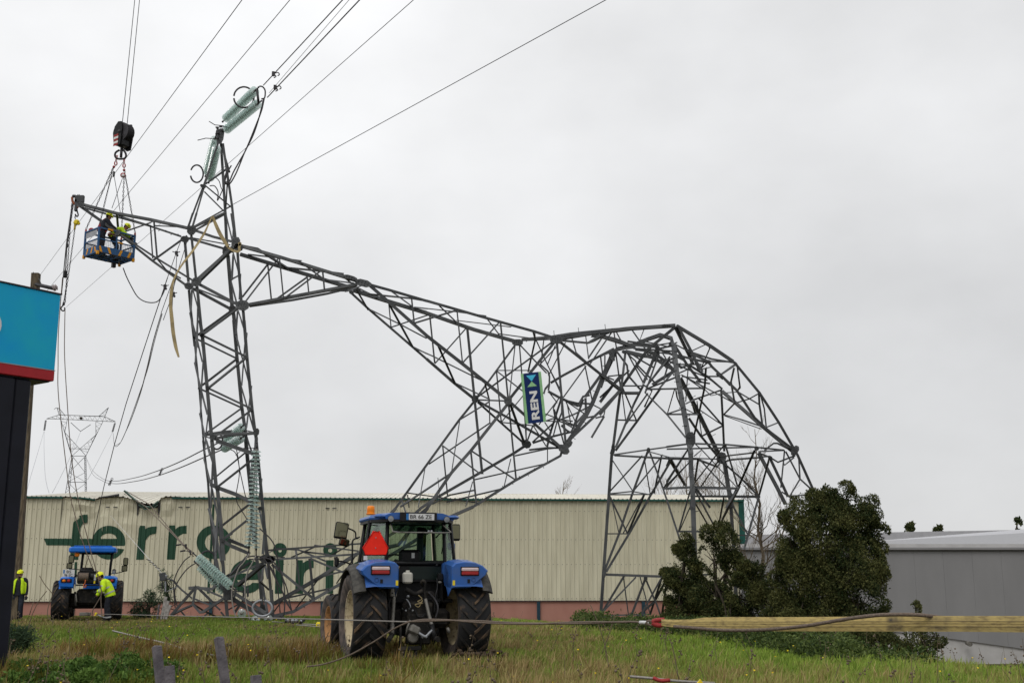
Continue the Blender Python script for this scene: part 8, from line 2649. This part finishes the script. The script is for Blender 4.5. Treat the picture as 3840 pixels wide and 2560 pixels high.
for f in (-.17, .02, .17): strap_mesh(f - .009, f + .009, 'stitch_line', 'stitch', -.004)
cable('tow_cable', 'steel cable wrapping over the yellow strap from below', [Xp(470, 140, 12.85), Xp(600, 150, 12.6), Xp(720, 159, 12.3), Xp(870, 160, 12.05), Xp(1030, 152, 11.8), Xp(1200, 133, 11.5), Xp(1350, 107, 11.25), Xp(1480, 88, 11.0), Xp(1600, 77, 10.85), Xp(1750, 76, 10.75), Xp(1850, 84, 10.75), Xp(1920, 92, 10.85), Xp(2000, 100, 10.95)], .0175, 'rope', 'cable', n=8)

# ------------------------------------------------------------------ concrete posts in the near grass
def post(lab, k, x, y, w, lean, Y, hollow, rz):
    p = pt(k, x, y, Y); b = Vector((p.x + lean * p.z, p.y, ground_z(p.x, Y) - .2))
    t = thing('concrete_post', lab, 'post', (b.x, b.y, b.z + .2), group='square grey posts in the foreground')
    d = (p - b); L_ = d.length; q = d.to_track_quat('Z', 'Y').to_matrix().to_4x4() @ Matrix.Rotation(math.radians(rz), 4, 'Z')
    mb = MB(); h = w / 2
    ins = h * .62
    if hollow:
        vs = []
        for z, s in ((0, h), (L_, h), (L_, ins), (L_ - .12, ins)):
            vs += [(-s, -s, z), (s, -s, z), (s, s, z), (-s, s, z)]
        mb.add([q @ Vector(v) + b for v in vs], [(r * 4 + i, r * 4 + (i + 1) % 4, r * 4 + 4 + (i + 1) % 4, r * 4 + 4 + i) for r in range(3) for i in range(4)] + [(12, 13, 14, 15)])
        mb.build('shaft', M['concrete'], t)
        f = MB(); f.add([q @ Vector(v) + b for v in ((-ins, -ins, L_ - .03), (ins, -ins, L_ - .04), (ins, ins, L_ - .02), (-ins, ins, L_ - .03))], [(0, 1, 2, 3)]); f.build('brown_fill', M['soil'], t)
    else:
        ch_ = .008
        vs = []
        for z, s in ((0, h), (L_ - ch_, h), (L_, h - ch_)): vs += [(-s, -s, z), (s, -s, z + (.01 if z > 1 else 0)), (s, s, z), (-s, s, z)]
        mb.add([q @ Vector(v) + b for v in vs], [(r * 4 + i, r * 4 + (i + 1) % 4, r * 4 + 4 + (i + 1) % 4, r * 4 + 4 + i) for r in range(2) for i in range(4)] + [(8, 9, 10, 11)])
        mb.build('shaft', M['concrete'], t)
post('taller left post standing almost upright beside a short hollow stub', 'W', 405, 120, .072, .20, 11.0, False, 36)
post('short hollow stub just right of the taller left post', 'W', 545, 338, .074, .14, 10.6, True, 30)
post('tallest lone post leaning left in the middle of the near grass', 'W', 1088, 24, .070, .24, 11.2, False, 40)
post('short hollow stub far right of the leaning post', 'W', 1497, 442, .074, .12, 10.4, True, 34)

# ------------------------------------------------------------------ odds and ends on the grass
def Wd_(k, x, y, Y): p = pt(k, x, y, Y); return p
cable('fallen_strip', 'long pale cable lying across the left grass behind the posts', [Vector((p.x, p.y, ground_z(p.x, p.y) + .17)) for p in (at(sx, 2400, Y) for sx, Y in ((420, 31), (520, 27.5), (620, 25.0), (720, 22.5), (830, 21)))], .022, 'wire_light', 'cable')
cable('fallen_rod', 'short pale rod in the left grass', [Vector((p.x, p.y, ground_z(p.x, p.y) + .16)) for p in (at(440, 2400, 25.5), at(478, 2400, 26))], .02, 'wire_light', 'rod', smooth=False)
r3 = random.Random(31)
tw = thing('tangled_fitting', 'tangled pale cable fittings on the grass left of the big tractor front wheel', 'cable tangle', pt('R', 440, 1495, 36))
for i in range(9):
    p = pt('R', 310 + i * 30, 1500 + r3.uniform(-16, 12), 36); q = pt('R', 330 + i * 30 + r3.uniform(-30, 30), 1490 + r3.uniform(-30, 20), 35.8)
    MB().tube(curve_pts([p, p.lerp(q, .5) + Vector((0, 0, .06)), q], 3), r3.uniform(.02, .05), 5).build('twisted_piece', M['steel_light'] if i % 2 else M['steel'], tw)
for lab, a, b in (('upper pale strand from the tangle to the front wheel', (560, 1518), (840, 1530)), ('lower pale strand from the tangle to the front wheel', (470, 1532), (840, 1562)), ('pale strand left of the tangle', (90, 1480), (300, 1500))):
    cable('ground_strand', lab, [pt('R', *a, 35), pt('R', *b, 30 if 'front' in lab else 36)], .015, 'wire_light', 'cable', 'strands by the tangle', smooth=False)
o = MB().rbox(pt('R', 822, 1530, 30.5), (.12, .1, .14), .03).build('yellow_tag', M['yellow']); tag(o, 'small yellow tag on the strand at the front wheel', 'tag')
def lying(name, lab, cat, l, Y0, Y1, r, m_):
    n = len(l); pts = [pt('X', x, y, Y0 + (Y1 - Y0) * i / (n - 1)) for i, (x, y) in enumerate(l)]
    return cable(name, lab, pts, r, m_, cat)
lying('fallen_bar', 'weathered pale bar lying in the grass at the bottom edge', 'bar', [(232, 408), (350, 418), (480, 432), (690, 445)], 12.6, 12.4, .015, 'wire_light')
lying('red_rag', 'red strap wrapped round the pale bar at the bottom edge', 'strap', [(358, 415), (395, 430), (448, 428)], 12.5, 12.45, .021, 'redpaint')
mb = MB(); c = pt('X', 606, 440, 12.3); mb.prism([(-.06, -.05), (.07, -.06), (.01, .035)], -.02, .02, 'y', Matrix.Translation(c)); o = mb.build('yellow_wrapper', M['yellow']); tag(o, 'yellow triangular scrap beside the pale bar at the bottom edge', 'scrap')
# hung turnbuckle clamp at the end of the white guy, broken stake posts
gy = thing('hung_clamp', 'grey clamp with hanging straps at the end of the thin white guy', 'clamp', pt('Q', 215, 770, 43))
for nm, m_, c, d, r in (('body', 'steel', (215, 770), (.22, .14, .30), -15), ('cheek', 'steel_light', (240, 755), (.20, .10, .12), 20), ('hanging_strap', 'steel_dark', (205, 930), (.045, .03, .34), 0), ('hanging_strap', 'steel_light', (255, 920), (.06, .03, .40), -4)):
    MB().rbox(pt('Q', *c, 43), d, .02, rot=Ry(r)).build(nm, M[m_], gy)
cable('lever_rod', 'short light rod joining the hung clamp and the bent pipe', [pt('Q', 280, 1005, 43), pt('Q', 445, 925, 43)], .022, 'steel_light', 'rod', smooth=False)
cable('bent_pipe', 'thin bent grey pipe from the hung clamp into the wreck', [pt('Q', x, y, 43) for x, y in ((270, 800), (340, 815), (400, 840), (440, 900), (520, 980), (620, 1060), (680, 1110))], .03, 'steel', 'pipe')
cable('white_guy', 'thin white guy line running from the warehouse eave to the hung clamp', [pt('U', 1310, 320, 59.5), pt('U', 1700, 760, 50), pt('U', 2060, 1165, 43.2)], .009, 'plate', 'wire', smooth=False)
for i in range(4):
    p = pt('U', 1870 + i * 45, 975 + i * 38, 45.5 - i * .5); o = MB().tube([p + Vector((-.09, 0, .03)), p + Vector((.09, 0, -.03))], .016, 4).build('guy_clip', M['steel_dark']); tag(o, ['topmost', 'second', 'third', 'lowest'][i] + ' small clip on the thin white guy near the hung clamp', 'clip', 'clips on the white guy')
for lab, pts_ in (('upper of the two conductors from the damaged eave to the slanting strings', [(190, 90), (560, 300), (880, 690), (1100, 940), (1290, 1110)]), ('lower of the two conductors from the damaged eave to the slanting strings', [(150, 130), (480, 320), (720, 560), (1050, 900), (1260, 1130)])):
    n = len(pts_); cable('fallen_conductor', lab, [pt('Y', x, y, 61.5 - (61.5 - 42.8) * (i / (n - 1)) ** 1.2 if i else 62.5) for i, (x, y) in enumerate(pts_)], .022, 'rope', 'cable', 'conductors over the damaged eave', smooth=False)
for lab, k, x, y in (('upper stock bridge damper on the fallen conductors', 'Q', 460, 268), ('lower stock bridge damper on the fallen conductors', 'Q', 530, 365)):
    p = pt(k, x, y, 43.4); mb = MB(); mb.tube([p + Vector((-.09, 0, 0)), p + Vector((.09, 0, .03))], .035, 6); mb.tube([p + Vector((.09, 0, .03)), p + Vector((.26, 0, -.02))], .012, 4); mb.box(p + Vector((.28, 0, 0)), (.07, .07, .09)); mb.tube([p + Vector((.28, 0, 0)), p + Vector((.30, 0, -.14))], .03, 5)
    o = mb.build('damper', M['steel_dark']); tag(o, lab.replace('stock bridge', 'two armed'), 'damper', 'dampers on the fallen conductors')
cable('jumper_cable', 'outer curved cable bowing left below the slanting strings', Q(650, 440, 560, 510, 470, 640, 410, 770, 385, 900, 395, 1100, 410, 1260, Y=42.9), .022, group=JG)
cable('jumper_cable', 'inner curved cable bowing left below the slanting strings', Q(740, 550, 640, 610, 550, 700, 450, 850, 405, 980, 405, 1080, 425, 1170, 440, 1230, Y=43.0), .022, group=JG)
cable('jumper_cable', 'thick arched bar above the slanting strings', Q(815, 450, 850, 390, 910, 362, 970, 370, 1020, 410, 1030, 480, Y=43), .035, group=JG)
cable('jumper_cable', 'pale end fitting running down from the arm foot left side', Q(1590, 400, 1500, 540, 1430, 620, 1370, 760, 1330, 900, 1310, 1050, 1330, 1250, 1380, 1420, Y=41.8), .026, 'wire_light', group=JG)
cable('jumper_cable', 'pale end fitting running down from the arm foot right side', Q(1690, 440, 1620, 580, 1570, 660, 1540, 780, 1520, 950, 1530, 1130, 1560, 1290, 1600, 1460, Y=41.7), .026, 'wire_light', group=JG)
for lab, x, y in (('tube clamp on the left pale fitting', 1370, 990), ('tube clamp on the right pale fitting', 1560, 990), ('weight hanging on the left pale fitting', 1355, 1060), ('weight hanging on the right pale fitting', 1565, 1040)):
    mb = MB(); p = pt('Q', x, y, 41.7); mb.rbox(p, (.07, .07, .22), .025); mb.tube([p + Vector((0, 0, .1)), p + Vector((0, 0, .28))], .012, 4); o = mb.build('fitting_weight', M['steel']); tag(o, lab, 'cable fitting', 'fittings on the pale cable ends')
for lab, x, y, w, h, r in (('thin grey stake left of the split stump', 160, 1350, .10, .62, -4), ('split pale timber stump by the young conifers', 250, 1275, .22, .85, -8)):
    p = pt('Q', x, y, 42.6); mb = MB()
    for i in range(3 if w > .15 else 1): mb.box(p + Vector((i * .07 - .05, 0, -.1 * i)), (w * .45, .08, h * (1 - .1 * i)), rot=Ry(-r + i * 4))
    o = mb.build('broken_stake', M['concrete'] if w < .15 else mat('split_pale_timber', (.32, .30, .28), .9, 0, var=.3, scale=12)); tag(o, lab, 'stake')

# a few tall bare stems in front
for i, (k, pts_, Y) in enumerate((('H', [(25, 1160), (80, 1300), (120, 1430), (145, 1568)], 15.5), ('H', [(185, 1220), (150, 1340), (100, 1480)], 15.7), ('J', [(180, 1130), (205, 1210), (238, 1380)], 14), ('I', [(415, 440), (470, 530), (560, 640)], 17), ('I', [(490, 600), (400, 720), (330, 870), (300, 1000)], 16.5),
                               ('I', [(600, 560), (520, 720), (500, 860), (560, 930)], 16.8), ('I', [(350, 720), (310, 850)], 17), ('I', [(585, 1010), (500, 1115)], 16))):
    P_ = [pt(k, x, y, Y) for x, y in pts_]
    cable('dry_stem', ['tall thin dry stem rising before the left pylon leg', 'second dry stem crossing the first before the left pylon leg', 'upright weed stem below the red shackle', 'long dry twig before the canopy tractor top', 'arching dry stem left of the canopy tractor', 'curved dry stem beside the small tractor tyre', 'short stem near the left worker', 'broken stem lying in the left grass'][i], P_, .006, 'twig', 'plant stem', 'tall dry stems')
